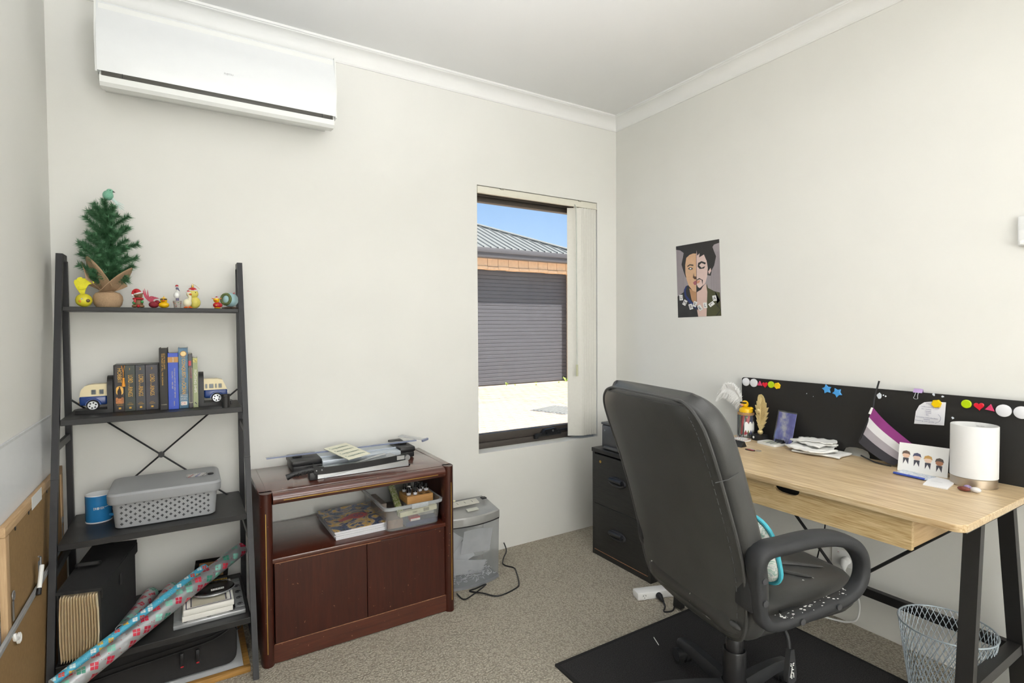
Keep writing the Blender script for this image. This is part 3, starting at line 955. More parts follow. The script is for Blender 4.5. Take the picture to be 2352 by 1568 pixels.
# --- teal ball opened to a wreath scene
M_teal = pm('teal_glass', '#a9ccd0', 0.25, var=0.05)
M_wre = pm('wreath_green', '#6c7a4a', 0.8, var=0.35, vscale=300, bump=0.8, bscale=500)
x0, yb = -2.3185, -.112
t = thing('teal_ball_ornament', 'pale teal glass ball ornament with a green wreath front at the right shelf end', 'ornament', (x0, yb, ZT), group='ornaments on the top shelf')
part('ball', B().ball((x0 + .004, yb, ZT + .039), .0305, 24, 16), M_teal, t)
wc = V((x0 - .014, yb - .016, ZT + .041))
wn = V((-.65, -.75, .05)).normalized()
w1 = wn.orthogonal().normalized()
w2 = wn.cross(w1)
part('wreath', B().tube([wc + (w1 * math.cos(a) + w2 * math.sin(a)) * .021 for a in [2 * PI * i / 20 for i in range(20)]], .0062, 8, closed=True), M_wre, t)
part('snow_scene', B().tube([wc - wn * .006, wc - wn * .001], [.018, .016], 18), M_wht, t)
part('stand', B().tube([(x0 - .03, yb - .02, ZT + .0035), (x0, yb - .01, ZT + .006), (x0 + .033, yb - .014, ZT + .004)], [.002, .0045, .002], 8).tube([(x0 - .015, yb + .02, ZT + .0035), (x0 + .01, yb - .03, ZT + .0035)], .0028, 8).cyl((x0 + .004, yb, ZT + .0), (x0 + .004, yb, ZT + .01), .012, .008), pm('dark_wood_stand', '#4a3626', .5), t)
part('red_tag', B().prism([(x0 + .011, ZT + .066), (x0 + .020, ZT + .072), (x0 + .018, ZT + .060)], XZ, yb - .012, yb - .010), M_red, t)

# ================================================================== SECOND SHELF
ZS = .9985
M_page = pm('page_edges', '#d9cfb8', 0.9, var=0.08, vscale=200, stretch=(1, 1, 40))
M_goldp = pm('gold_print', '#d8a63c', 0.4, var=0.05)
M_silp = pm('pale_print', '#cfc6ac', 0.5, var=0.03)
M_whp = pm('white_print', '#e9e6de', 0.6, var=0.02)
DN, RT, UPZ = (0, 0, -1), (1, 0, 0), (0, 0, 1)
def book(name, x0, x1, yf, z1, depth, cmat, label, cov=.0018, spine_r=.002):
    t = thing(name, label, 'book', ((x0 + x1) / 2, yf, ZS), group='books between the van bookends')
    part('cover', B().box(x0, x0 + cov, yf + .001, yf + depth, ZS, z1).box(x1 - cov, x1, yf + .001, yf + depth, ZS, z1).box(x0, x1, yf, yf + .002, ZS, z1, .0008, 1), cmat, t)
    part('pages', B().box(x0 + cov + .0002, x1 - cov - .0002, yf + .0022, yf + depth - .005, ZS + .003, z1 - .003), M_page, t)
    return t
cvs = [pm('book_dark_brown', '#2b2320', .35, var=.25, vscale=12), pm('book_dark_green', '#2b322a', .35, var=.35, vscale=14), pm('book_dark_slate', '#2f3034', .35, var=.25, vscale=14), pm('book_dark_plum', '#302c34', .35, var=.3, vscale=14)]
YB = -.168
xs = [(-2.7165, -2.6865), (-2.686, -2.6515), (-2.651, -2.619), (-2.6185, -2.578)]
lb = ['dark paperback with a sunset figure on the spine, leftmost of the boxed set', 'dark green paperback numbered 1 on its spine', 'dark grey paperback numbered 2 on its spine', 'dark plum paperback numbered 3 on its spine']
for k, ((a, c), lab) in enumerate(zip(xs, lb)):
    t = book('paperback', a, c, YB, 1.176, .105, cvs[k], lab, .001)
    mid = (a + c) / 2
    yl = YB - .0004
    if k == 0:
        text('HOBBIT', t, M_goldp, (mid + .001, yl, 1.138), DN, RT, w=.056, h=.013)
        part('sun_glow', B().prism(rrect(a + .004, c - .0035, 1.062, 1.098, .012), XZ, yl - .0002, yl + .0008), pm('sunset_print', '#e8b04c', .4, var=.2, vscale=40), t)
        part('figure_print', B().prism([(mid - .006, 1.05), (mid - .007, 1.078), (mid - .003, 1.088), (mid + .003, 1.088), (mid + .006, 1.075), (mid + .005, 1.05)], XZ, yl - .0005, yl).ball((mid, yl, 1.091), (.0028, .0004, .0035), 10, 6), pm('figure_dark', '#2a1a14', .5), t)
        part('sunset_ground', B().prism(rrect(a + .003, c - .003, 1.030, 1.054, .003), XZ, yl - .0004, yl + .0008), pm('sunset_ground', '#b5713c', .4, var=.5, vscale=90), t)
    else:
        text(str(k), t, M_goldp, (mid, yl, 1.162), RT, UPZ, h=.0085)
        text('LORD', t, M_goldp, (mid + .002, yl, 1.1235), DN, RT, w=.030, h=.015)
        text('OF THE', t, M_goldp, (mid - .003, yl, 1.100), DN, RT, w=.013, h=.004)
        text('RINGS', t, M_goldp, (mid + .001, yl, 1.0735), DN, RT, w=.037, h=.014)
    text('J.R.R.', t, M_goldp, (mid, yl, 1.030), RT, UPZ, w=.011, h=.0035)
    text('TOLKIEN', t, M_goldp, (mid, yl, 1.0245), RT, UPZ, w=.0185, h=.0037)
    part('publisher_mark', B().box(mid - .0038, mid + .0038, yl - .0002, yl + .0006, 1.0085, 1.0155), M_goldp, t)
sc_ = thing('slipcase', 'black card slipcase around the four matching paperbacks', 'box', (-2.647, -.12, ZS))
M_slip = pm('slipcase_black', '#222124', .4, var=.1)
part('side_panel', B().box(-2.7195, -2.7172, YB + .002, YB + .113, ZS, 1.1785), M_slip, sc_)
part('side_panel', B().box(-2.5775, -2.5752, YB + .002, YB + .113, ZS, 1.1785), M_slip, sc_)
part('top_panel', B().box(-2.7195, -2.5752, YB + .004, YB + .113, 1.1768, 1.1785), M_slip, sc_)
part('back_panel', B().box(-2.717, -2.578, YB + .111, YB + .113, ZS, 1.1765), M_slip, sc_)
# tassel bookmark
M_tas = pm('tassel_orange', '#e89a35', .6, var=.15, vscale=200, stretch=(8, 8, 1))
t = thing('tassel_bookmark', 'orange tassel hanging from the top of the first paperback', 'bookmark', (-2.690, YB - .006, 1.10))
part('cord', B().tube([(-2.694, YB - .001, 1.1765), (-2.689, YB - .003, 1.150), (-2.689, YB - .004, 1.132)], .0009, 6).tube([(-2.684, YB - .001, 1.1765), (-2.6885, YB - .003, 1.150), (-2.689, YB - .004, 1.132)], .0009, 6), M_tas, t)
part('skirt', B().lathe([(.0025, .034), (.0042, .032), (.0042, .029), (.0034, .027), (.0050, .012), (.0066, 0), (.001, 0)], 14, (-2.688, YB - .0075, 1.096)), M_tas, t)
# tall books
M_bk = pm('book_black_cloth', '#2f2d2a', .55, var=.06)
t = book('hardback_book', -2.5715, -2.5445, -.206, 1.2415, .15, M_bk, 'tall charcoal hardback with gilt title, right of the boxed set')
text('GLYN WILLIAMS', t, M_goldp, (-2.5545, -.2066, 1.190), DN, RT, w=.062, h=.0048)
text('THE PRIZE OF ALL THE OCEANS', t, M_goldp, (-2.5615, -.2066, 1.158), DN, RT, w=.125, h=.0048)
text('W HARPER', t, M_silp, (-2.558, -.2066, 1.0195), RT, UPZ, w=.018, h=.0032)
M_blu = pm('book_cobalt', '#1b44b5', .35, var=.06)
t = book('hardback_book', -2.5435, -2.5085, -.208, 1.2215, .15, M_blu, 'bright cobalt blue hardback with a tan band')
part('title_band', B().box(-2.5437, -2.5083, -.2084, -.206, 1.184, 1.2055), pm('tan_band', '#b98b4e', .5), t)
text('JAMES', t, M_whp, (-2.526, -.2089, 1.195), DN, RT, w=.019, h=.005)
text('THE NAVAL HISTORY OF GREAT BRITAIN', t, M_silp, (-2.521, -.2086, 1.103), DN, RT, w=.118, h=.0042)
text('VOLUME 4 ~ 1805-1807', t, M_silp, (-2.529, -.2086, 1.115), DN, RT, w=.072, h=.004)
text('CONWAY', t, M_silp, (-2.524, -.2086, 1.022), DN, RT, w=.02, h=.0035)
M_tealb = pm('book_teal', '#2b5f7d', .3, var=.35, vscale=25)
t = book('hardback_book', -2.5078, -2.4755, -.196, 1.2405, .165, M_tealb, 'tall teal blue hardback with a compass on its spine')
part('compass_print', B().cyl((-2.491, -.1966, 1.217), (-2.491, -.1958, 1.217), .0105, n=24), pm('compass_cream', '#e4c98a', .4, var=.2, vscale=90), t)
part('compass_rim', B().tube([(-2.491 + .0105 * math.cos(a), -.1966, 1.217 + .0105 * math.sin(a)) for a in [2 * PI * i / 24 for i in range(24)]], .0011, 6, closed=True), pm('compass_brass', '#a86f35', .4), t)
text('THE', t, M_goldp, (-2.4915, -.1966, 1.2015), RT, UPZ, w=.014, h=.0045)
text('CONQUEST', t, M_goldp, (-2.4915, -.1966, 1.158), DN, RT, w=.075, h=.0145, bold=.01)
text('OF THE', t, M_goldp, (-2.493, -.1966, 1.112), DN, RT, w=.017, h=.010)
text('OCEAN', t, M_goldp, (-2.4905, -.1966, 1.079), DN, RT, w=.046, h=.0145, bold=.01)
text('BRIAN', t, M_whp, (-2.4915, -.1966, 1.0465), RT, UPZ, w=.021, h=.0055)
text('LAVERY', t, M_whp, (-2.4915, -.1966, 1.0385), RT, UPZ, w=.022, h=.0055)
part('spine_rules', B().box(-2.503, -2.480, -.1966, -.1958, 1.0525, 1.0535).box(-2.503, -2.480, -.1966, -.1958, 1.032, 1.033), M_whp, t)
part('logo_plate', B().box(-2.502, -2.481, -.1966, -.1956, 1.011, 1.0265, .002), M_whp, t)
text('DK', t, pm('logo_red', '#b5524a', .5), (-2.4915, -.1969, 1.0187), RT, UPZ, w=.016, h=.010)
M_thb = pm('book_black_glossy', '#28201f', .3, var=.4, vscale=30)
t = book('thin_paperback', -2.4745, -2.4605, -.200, 1.2155, .15, M_thb, 'thin black paperback with a small red mark on its spine', .0008)
part('red_mark', B().box(-2.4740, -2.4650, -.2005, -.199, 1.168, 1.188), M_red, t)
text('WARSHIP', t, pm('red_print', '#a33a34', .5), (-2.4665, -.2005, 1.140), DN, RT, w=.045, h=.0045)
part('spine_frame', B().box(-2.4735, -2.4725, -.2005, -.1995, 1.02, 1.16).box(-2.4625, -2.4615, -.2005, -.1995, 1.02, 1.16).box(-2.4735, -2.4615, -.2005, -.1995, 1.019, 1.0205), M_silp, t)
M_sage = pm('book_sage', '#9ba46e', .5, var=.2, vscale=18)
t = book('thin_paperback', -2.4595, -2.4425, -.1985, 1.1995, .14, M_sage, 'thin sage green paperback with white title on its spine', .0008)
text('FIGHTING SHIPS', t, M_whp, (-2.451, -.1991, 1.105), DN, RT, w=.092, h=.0082)
part('emblem', B().prism([(-2.4555, 1.018), (-2.4465, 1.010), (-2.4465, 1.013), (-2.452, 1.021)], XZ, -.1992, -.198), M_blk, t)
part('flower_print', B().box(-2.4582, -2.4438, -.1990, -.198, 1.180, 1.196), pm('flower_print', '#c9bf74', .5, var=.5, vscale=150), t)
part('clear_sleeve', B().box(-2.4602, -2.4418, -.199, -.06, ZS + .001, 1.203), see_through('sleeve_film', '#dddddd', .10, .1, .02), t)

# --- van bookends
M_bend = pm('bookend_black', '#262525', .45, var=.08)
M_vblue = pm('van_blue', '#22407f', .25, var=.05, coat=.3)
M_vcream = pm('van_cream', '#e6d7ae', .35, var=.03)
M_chr = pm('chrome', '#aeb0b3', .32, .8, var=.03)
M_tyre = pm('tyre', '#1b1b1c', .7)
M_vwin = pm('van_window', '#5d6468', .15, var=.3, vscale=80)
def bookend(xp, s, yc, label, front):
    """xp = outer face of upright; s=-1 van goes left, +1 right"""
    t = thing('van_bookend', label, 'bookend', (xp, yc, ZS), group='van bookends')
    L = .105
    bp_ = [(xp, yc - .042), (xp + s * (L - .03), yc - .042), (xp + s * (L - .008), yc - .034), (xp + s * L, yc - .012), (xp + s * L, yc + .012), (xp + s * (L - .008), yc + .034), (xp + s * (L - .03), yc + .042), (xp, yc + .042)]
    part('base', B().prism(bp_, XY, ZS, ZS + .014), M_bend, t)
    ur = []
    for i in range(11):
        a = PI * i / 10
        ur.append((yc + .042 * math.cos(a), ZS + .098 + .042 * math.sin(a)))
    ur = [(yc + .042, ZS)] + ur + [(yc - .042, ZS)]
    part('upright', B().prism(ur, YZ, xp, xp - s * .018), M_bend, t)
    z0 = ZS + .03
    vb = part('van_body', B().box(min(xp, xp + s * .086), max(xp, xp + s * .086), yc - .028, yc + .028, z0, z0 + .036, .008, 3), M_vblue, t)
    rp = [(xp, z0 + .034), (xp + s * .085, z0 + .034), (xp + s * (.080 if not front else .074), z0 + .060), (xp + s * .068, z0 + .074), (xp + s * .05, z0 + .079), (xp, z0 + .080)]
    part('van_roof', B().prism(rp, XZ, yc - .026, yc + .026), M_vcream, t)
    wxs = ((.010, .026), (.034, .050)) if not front else ((.004, .014), (.018, .036), (.040, .048), (.052, .066))
    for a, c in wxs:
        part('window', B().box(min(xp + s * a, xp + s * c), max(xp + s * a, xp + s * c), yc - .0268, yc - .024, z0 + .040, z0 + .060, .0025, 1), M_vwin, vb)
    cxw = xp + s * (.044 if not front else .046)
    wl = part('wheel', B().cyl((cxw, yc - .037, ZS + .031), (cxw, yc - .012, ZS + .031), .0195, n=24), M_tyre, t)
    part('hub', B().cyl((cxw, yc - .0385, ZS + .031), (cxw, yc - .034, ZS + .031), .0155, n=24), M_chr, wl)
    for k in range(6):
        a = 2 * PI * k / 6 + .3
        rr_ = .0098 if k < 6 else 0
        part('hub_hole', B().cyl((cxw + rr_ * math.cos(a), yc - .0391, ZS + .031 + rr_ * math.sin(a)), (cxw + rr_ * math.cos(a), yc - .038, ZS + .031 + rr_ * math.sin(a)), .0031, n=10), M_tyre, wl)
    part('wheel_arch', B().tube([(cxw + .0225 * math.cos(a), yc - .029, ZS + .031 + .0225 * math.sin(a)) for a in [PI * i / 10 for i in range(11)]], .0035, 6), M_vblue, vb)
    if front:
        part('headlight', B().ball((xp + s * .086, yc - .018, z0 + .022), .005, 10, 8), M_wht, vb)
        part('bumper', B().box(xp + s * .060, xp + s * .090, yc - .029, yc + .029, z0 - .006, z0 + .001, .002), M_wht, vb)
    else:
        part('tail_light', B().ball((xp + s * .086, yc - .019, z0 + .012), (.002, .0035, .005), 10, 8), pm('amber', '#b5852f', .3), vb)
    return t
bookend(-2.7405, -1, -.125, 'left bookend shaped as the rear half of a blue and cream van', False)
bookend(-2.4215, 1, -.135, 'right bookend shaped as the front half of a blue and cream van', True)
x0, y0 = -2.348, -.262
solo('canister', B().lathe([(.002, 0), (.0145, 0), (.0145, .045), (.0158, .046), (.0158, .053), (.0135, .053), (.0125, .048), (.002, .046)], 24, (x0, y0, ZS)), M_bend, 'small black film canister at the right front of the book shelf', 'canister', (x0, y0, ZS))

# ================================================================== THIRD SHELF
Z3 = .5875
M_mug = pm('mug_blue', '#2f7fb9', .18, var=.12, vscale=14, coat=.3)
M_mugw = pm('mug_white', '#eef0f0', .2, var=.01)
x0, y0 = -2.776, -.150
t = thing('blue_mug', 'blue printed mug with white rim beside the grey box', 'mug', (x0, y0, Z3))
part('cup', B().lathe([(.002, .003), (.040, .003), (.0415, .006), (.0415, .101)], 36, (x0, y0, Z3)), M_mug, t)
part('rim', B().lathe([(.0415, .101), (.0405, .1035), (.0385, .1025), (.0382, .008), (.002, .006)], 36, (x0, y0, Z3)), M_mugw, t)
part('foot', B().lathe([(.0385, 0), (.0416, 0), (.0417, .0045), (.0385, .0045)], 36, (x0, y0, Z3)), M_mugw, t)
hp = smooth_path([(x0 + .036, y0 - .022, Z3 + .082), (x0 + .060, y0 - .038, Z3 + .078), (x0 + .064, y0 - .042, Z3 + .05), (x0 + .055, y0 - .035, Z3 + .027), (x0 + .036, y0 - .022, Z3 + .022)], 5)
part('handle', B().tube(hp, .0058, 8), M_mug, t)
for k, ch in enumerate('DRIVER'):
    a = R(258 + k * 7.6)
    rx, ry = x0 + .0417 * math.cos(a), y0 + .0417 * math.sin(a)
    text(ch, t, M_whp, (rx, ry, Z3 + .056), (-math.sin(a), math.cos(a), 0), UPZ, h=.0088, w=.0048, lift=.0003)
part('print_line', B().tube([(x0 + .0418 * math.cos(R(a)), y0 + .0418 * math.sin(R(a)), Z3 + .0575 + .0001 * (a - 300)) for a in range(300, 336, 4)], .0006, 5), M_whp, t)

M_bin = pm('grey_box', '#9b9d9f', .45, var=.02, vscale=5)
M_bini = pm('grey_box_inside', '#6d6f71', .6, var=.1)
bx0, bx1, by0, by1 = -2.722, -2.386, -.318, -.075
t = thing('storage_box', 'grey plastic storage box with perforated sides and a lid', 'box', ((bx0 + bx1) / 2, (by0 + by1) / 2, Z3))
rings = []
for z, g in ((0, .012), (.004, .007), (.10, 0), (.104, 0), (.104, .004), (.006, .011)):
    rings.append([(x, y, Z3 + z) for x, y in rrect(bx0 + g, bx1 - g, by0 + g, by1 - g, .03, 5)])
part('body', B().loft(rings), M_bin, t)
lr = []
for z, g in ((.094, -.004), (.094, -.010), (.100, -.013), (.127, -.014), (.134, -.009), (.1355, -.002), (.1345, .006), (.1345, .012)):
    lr.append([(x, y, Z3 + z) for x, y in rrect(bx0 + g, bx1 - g, by0 + g, by1 - g, .032, 6)])
part('lid', B().loft(lr), M_bin, t)
hb = B()
def cross(cx, cz, fn):
    a, q = .0046, .0017
    hb.prism([(-q, -a), (q, -a), (q, -q), (a, -q), (a, q), (q, q), (q, a), (-q, a), (-q, q), (-a, q), (-a, -q), (-q, -q)], lambda u, v_, d: fn(cx + u, cz + v_, d), -.0006, .0002)
hole1 = None
for i in range(21):
    for j in range(4):
        cx = bx0 + .03 + i * .0137
        cz = .018 + j * .021 + (.0105 if i % 2 else 0)
        if cz > .092: continue
        g = .007 * (1 - (cz - .004) / .096)
        if hole1 is None:
            cross(0, 0, lambda u, v_, d: (u, d, v_))
            # one small cross-shaped hole, copied along the front
            hole1 = bpy.data.objects.new('hole', hb.mesh('hole'))
            hole1.data.materials.append(pm('hole_dark', '#3c3d3f', .7, var=.3, vscale=25))
            o = hole1
        else:
            o = hole1.copy()
        COL.objects.link(o)
        o.parent = t
        og = ORG[t]
        o.location = (cx - og[0], by0 + g - .0001 - og[1], Z3 + cz - og[2])
for j in range(4):
    for i in range(13):
        cy = by0 + .034 + i * .0142
        cz = .018 + j * .021 + (.0105 if i % 2 else 0)
        if cz > .092: continue
        g = .007 * (1 - (cz - .004) / .096)
        o = hole1.copy()
        COL.objects.link(o)
        o.parent = t
        o.rotation_euler = (0, 0, -PI / 2)
        o.location = (bx0 + g - .0001 - og[0], cy - og[1], Z3 + cz - og[2])
zl = Z3 + .1347
t = thing('notions_packet', 'small clear packet of pins lying on the grey box lid', 'packet', (-2.455, -.20, zl))
part('card', B().box(-2.485, -2.425, -.215, -.175, zl, zl + .001, tf=None), pm('packet_card', '#d9d3cc', .6, var=.15, vscale=90), t)
for k in range(5):
    part('pin', B().tube([(-2.483 + .012 * k, -.222, zl + .0022), (-2.465 + .012 * k, -.185 + .006 * (k % 2), zl + .0026)], .0012, 6), [M_red, M_wht, M_blu, M_wht, M_blk][k], t)
part('film', B().box(-2.490, -2.420, -.224, -.172, zl + .001, zl + .0042, .001, 1), see_through('packet_film', '#e6e2e2', .22, .15, .04), t)
solo('bottle_cap', B().lathe([(.001, 0), (.011, 0), (.0115, .003), (.009, .0055), (.001, .006)], 20, (-2.405, -.205, zl)), M_blk, 'flat black disc cap on the grey box lid', 'cap', (-2.405, -.205, zl))
# ================================================================== FOURTH SHELF
Z4 = .2155
M_case = pm('case_black', '#232323', .7, var=.12, vscale=25, bump=.15, bscale=300)
M_card = pm('manila_card', '#ffe6c0', .85, var=.08, vscale=60)
FL, FR, BR_, BL = V((-2.852, -.445, 0)), V((-2.748, -.452, 0)), V((-2.668, -.215, 0)), V((-2.785, -.20, 0))
t = thing('expanding_file', 'black expanding file with cream pleats standing at the left of the lowest board', 'file case', (-2.77, -.33, Z4))
zf, zb = .445, .497
def P4(c, z): return (c.x, c.y, z)
side = lambda a, b_, th, z0a, z1a, z0b, z1b, nrm: B().loft([[(a.x, a.y, z0a), (b_.x, b_.y, z0b), (b_.x, b_.y, z1b), (a.x, a.y, z1a)], [(a.x + nrm.x * th, a.y + nrm.y * th, z0a), (b_.x + nrm.x * th, b_.y + nrm.y * th, z0b), (b_.x + nrm.x * th, b_.y + nrm.y * th, z1b), (a.x + nrm.x * th, a.y + nrm.y * th, z1a)]])
part('side_panel', side(FR, BR_, .006, Z4, zf - .012, Z4, zb - .004, V((.95, -.3, 0))), M_case, t)
part('side_panel', side(FL, BL, -.006, Z4, zf, Z4, zb, V((.95, -.3, 0))), M_case, t)
part('back_panel', side(BL, BR_, .005, Z4, zb, Z4, zb - .004, V((.1, 1, 0))), M_case, t)
part('base', B().prism([(FL.x, FL.y), (FR.x, FR.y), (BR_.x, BR_.y), (BL.x, BL.y)], XY, Z4, Z4 + .006), M_case, t)
lidp = [FL + V((-.006, -.004, 0)), FR + V((.010, -.006, 0)), BR_ + V((.012, .006, 0)), BL + V((-.006, .006, 0))]
lz = [zf, zf - .010, zb, zb + .004]
part('lid', B().loft([[(c.x, c.y, z) for c, z in zip(lidp, lz)], [(c.x, c.y, z + .010) for c, z in zip(lidp, lz)]]), M_case, t)
part('lid_flap', side(FR + V((.008, -.004, 0)), BR_ + V((.010, .004, 0)), .004, zf - .035, zf, zb - .035, zb, V((.95, -.3, 0))), M_case, t)
hp = [(-2.815, -.345, zf + .034), (-2.812, -.353, zf + .050), (-2.775, -.353, zf + .050), (-2.765, -.340, zf + .036)]
part('handle', B().tube(smooth_path([(-2.82, -.325, zf + .038), (-2.815, -.345, zf + .052), (-2.765, -.347, zf + .050), (-2.755, -.320, zf + .040)], 5), .007, 8, flat=(1, .6)), M_case, t)
part('rivet', B().cyl((-2.757, -.322, zf + .028), (-2.757, -.322, zf + .044), .004, n=10), M_chr, t)
part('strap', B().box(-2.7, -2.694, -.34, -.325, zf - .05, zf - .005, .002), M_case, t)
np_ = 14
for k in range(np_):
    a, c = k / np_, (k + 1) / np_
    m_ = (a + c) / 2
    pa, pc, pmid = FL.lerp(FR, a * .94 + .03), FL.lerp(FR, c * .94 + .03), FL.lerp(FR, m_ * .94 + .03)
    out = V((-.001, -.022, 0))
    inn = V((.0, .020, 0))
    zt_ = zf - .006 - .010 * m_ - .004 * random.random()
    bow = lambda q, z: V((q.x + .012 * math.sin(PI * (z - Z4) / .23) * (m_ - .35), q.y, 0))
    rr_ = []
    for z in (Z4 + .008, Z4 + .08, Z4 + .16, zt_):
        rr_.append([(v.x, v.y, z) for v in (bow(pa + inn, z), bow(pmid + out, z), bow(pc + inn, z))])
    part('pleat', B().loft(rr_, True, True), M_card, t, sharp=20)

# ---- wrapping paper rolls
def gift_paper(name, base, cols, scale=27.0, rough=.3, metal=.6):
    m = bpy.data.materials.new(name)
    m.use_nodes = True
    n, l = m.node_tree.nodes, m.node_tree.links
    p = n['Principled BSDF']
    uv = n.new('ShaderNodeUVMap')
    mp = n.new('ShaderNodeMapping')
    mp.inputs['Scale'].default_value = (scale, scale, 1)
    mp.inputs['Rotation'].default_value = (0, 0, R(32))
    l.new(uv.outputs[0], mp.inputs['Vector'])
    fr = n.new('ShaderNodeVectorMath'); fr.operation = 'FRACTION'
    l.new(mp.outputs[0], fr.inputs[0])
    fl_ = n.new('ShaderNodeVectorMath'); fl_.operation = 'FLOOR'
    l.new(mp.outputs[0], fl_.inputs[0])
    wn_ = n.new('ShaderNodeTexWhiteNoise'); wn_.noise_dimensions = '2D'
    l.new(fl_.outputs[0], wn_.inputs['Vector'])
    sb = n.new('ShaderNodeVectorMath'); sb.operation = 'SUBTRACT'
    jt = n.new('ShaderNodeVectorMath'); jt.operation = 'MULTIPLY_ADD'
    jt.inputs[1].default_value = (.34, .34, 0); jt.inputs[2].default_value = (.33, .33, 0)
    l.new(wn_.outputs['Color'], jt.inputs[0])
    l.new(jt.outputs[0], sb.inputs[1])
    l.new(fr.outputs[0], sb.inputs[0])
    ab = n.new('ShaderNodeVectorMath'); ab.operation = 'ABSOLUTE'
    l.new(sb.outputs[0], ab.inputs[0])
    sx = n.new('ShaderNodeSeparateXYZ')
    l.new(ab.outputs[0], sx.inputs[0])
    mxn = n.new('ShaderNodeMath'); mxn.operation = 'MAXIMUM'
    l.new(sx.outputs[0], mxn.inputs[0]); l.new(sx.outputs[1], mxn.inputs[1])
    lt = n.new('ShaderNodeMath'); lt.operation = 'LESS_THAN'; lt.inputs[1].default_value = .30
    l.new(mxn.outputs[0], lt.inputs[0])
    rib_ = n.new('ShaderNodeMath'); rib_.operation = 'MINIMUM'
    l.new(sx.outputs[0], rib_.inputs[0]); l.new(sx.outputs[1], rib_.inputs[1])
    gt = n.new('ShaderNodeMath'); gt.operation = 'GREATER_THAN'; gt.inputs[1].default_value = .02
    l.new(rib_.outputs[0], gt.inputs[0])
    ml = n.new('ShaderNodeMath'); ml.operation = 'MULTIPLY'
    l.new(lt.outputs[0], ml.inputs[0]); l.new(gt.outputs[0], ml.inputs[1])
    cr = n.new('ShaderNodeValToRGB')
    cr.color_ramp.interpolation = 'CONSTANT'
    e = cr.color_ramp.elements
    e[0].color = lin(cols[0]); e[1].position = 1 / len(cols); e[1].color = lin(cols[1])
    for k in range(2, len(cols)):
        q = e.new(k / len(cols)); q.color = lin(cols[k])
    l.new(wn_.outputs['Value'], cr.inputs[0])
    mx = n.new('ShaderNodeMix'); mx.data_type = 'RGBA'
    l.new(ml.outputs[0], mx.inputs[0])
    mx.inputs[6].default_value = lin(base)
    l.new(cr.outputs[0], mx.inputs[7])
    vo_ = n.new('ShaderNodeTexVoronoi'); vo_.inputs['Scale'].default_value = scale * 3.2
    l.new(uv.outputs[0], vo_.inputs['Vector'])
    dt = n.new('ShaderNodeMath'); dt.operation = 'LESS_THAN'; dt.inputs[1].default_value = .13
    l.new(vo_.outputs['Distance'], dt.inputs[0])
    dm = n.new('ShaderNodeMix'); dm.data_type = 'RGBA'
    l.new(dt.outputs[0], dm.inputs[0]); l.new(mx.outputs[2], dm.inputs[6])
    dm.inputs[7].default_value = lin(cols[0] if metal else '#f2f5f5')
    l.new(dm.outputs[2], p.inputs['Base Color'])
    iv = n.new('ShaderNodeMath'); iv.operation = 'MULTIPLY_ADD'
    iv.inputs[1].default_value = -metal; iv.inputs[2].default_value = metal
    l.new(ml.outputs[0], iv.inputs[0]); l.new(iv.outputs[0], p.inputs['Metallic'])
    p.inputs['Roughness'].default_value = rough
    return m
M_gift = gift_paper('gift_wrap_silver', '#b4b7ba', ['#c01f3f', '#7fc4b0', '#a8263c', '#b4b7ba', '#d03a4e', '#8fd0c0', '#3f8f78'])
M_gift2 = gift_paper('gift_wrap_blue', '#4fb3d2', ['#d94a38', '#eef2f2', '#4fb3d2', '#e0b23c', '#4fb3d2', '#d6eef2'], 40, .35, 0)
M_inner = pm('paper_white_inside', '#d9dadb', .7, var=.03)
def roll(name, p0, p1, r, mat, label, inner=M_inner, org=None):
    p0, p1 = V(p0), V(p1)
    d = p1 - p0
    L = d.length
    t = thing(name, label, 'wrapping paper', tuple((p0 + p1) / 2), group='rolls of christmas paper')
    me = B()
    N = 28
    dn = d.normalized()
    o1 = dn.orthogonal().normalized(); o2 = dn.cross(o1)
    me.loft([[p0 + dn * s + (o1 * math.cos(a) + o2 * math.sin(a)) * r for a in [2 * PI * i / N for i in range(N)]] for s in (0, L)], True, False)
    o = part('paper', me, mat, t, recalc=False)
    uvl = o.data.uv_layers.new(name='UVMap')
    for poly in o.data.polygons:
        for li in poly.loop_indices:
            vi = o.data.loops[li].vertex_index
            k, i = divmod(vi, N)
            if i == 0 and any((o.data.loops[q].vertex_index % N) == N - 1 for q in poly.loop_indices):
                i = N
            uvl.data[li].uv = (2 * PI * r * i / N, L * k)
    me2 = B().loft([[p0 + dn * s + (o1 * math.cos(a) + o2 * math.sin(a)) * q for a in [2 * PI * i / N for i in range(N)]] for s, q in ((0, r), (0, r * .9), (L, r * .9), (L, r))], True, False)
    part('core', me2, inner, t)
    return t
roll('wrapping_roll', (-2.846, -.622, .200), (-2.292, -.155, .372), .0275, M_gift, 'longest silver gift-print roll lying diagonally across the lowest board')
roll('wrapping_roll', (-2.852, -.566, .216), (-2.43, -.212, .343), .0185, M_gift2, 'blue christmas-print roll lying behind the longest silver roll')
roll('wrapping_roll', (-2.692, -.376, Z4 + .0265), (-2.620, -.105, Z4 + .0265), .026, M_gift, 'short silver gift-print roll next to the expanding file')
roll('wrapping_roll', (-2.634, -.36, Z4 + .0265), (-2.548, -.10, Z4 + .0265), .026, M_gift, 'short silver gift-print roll between the other short roll and the picture frames')

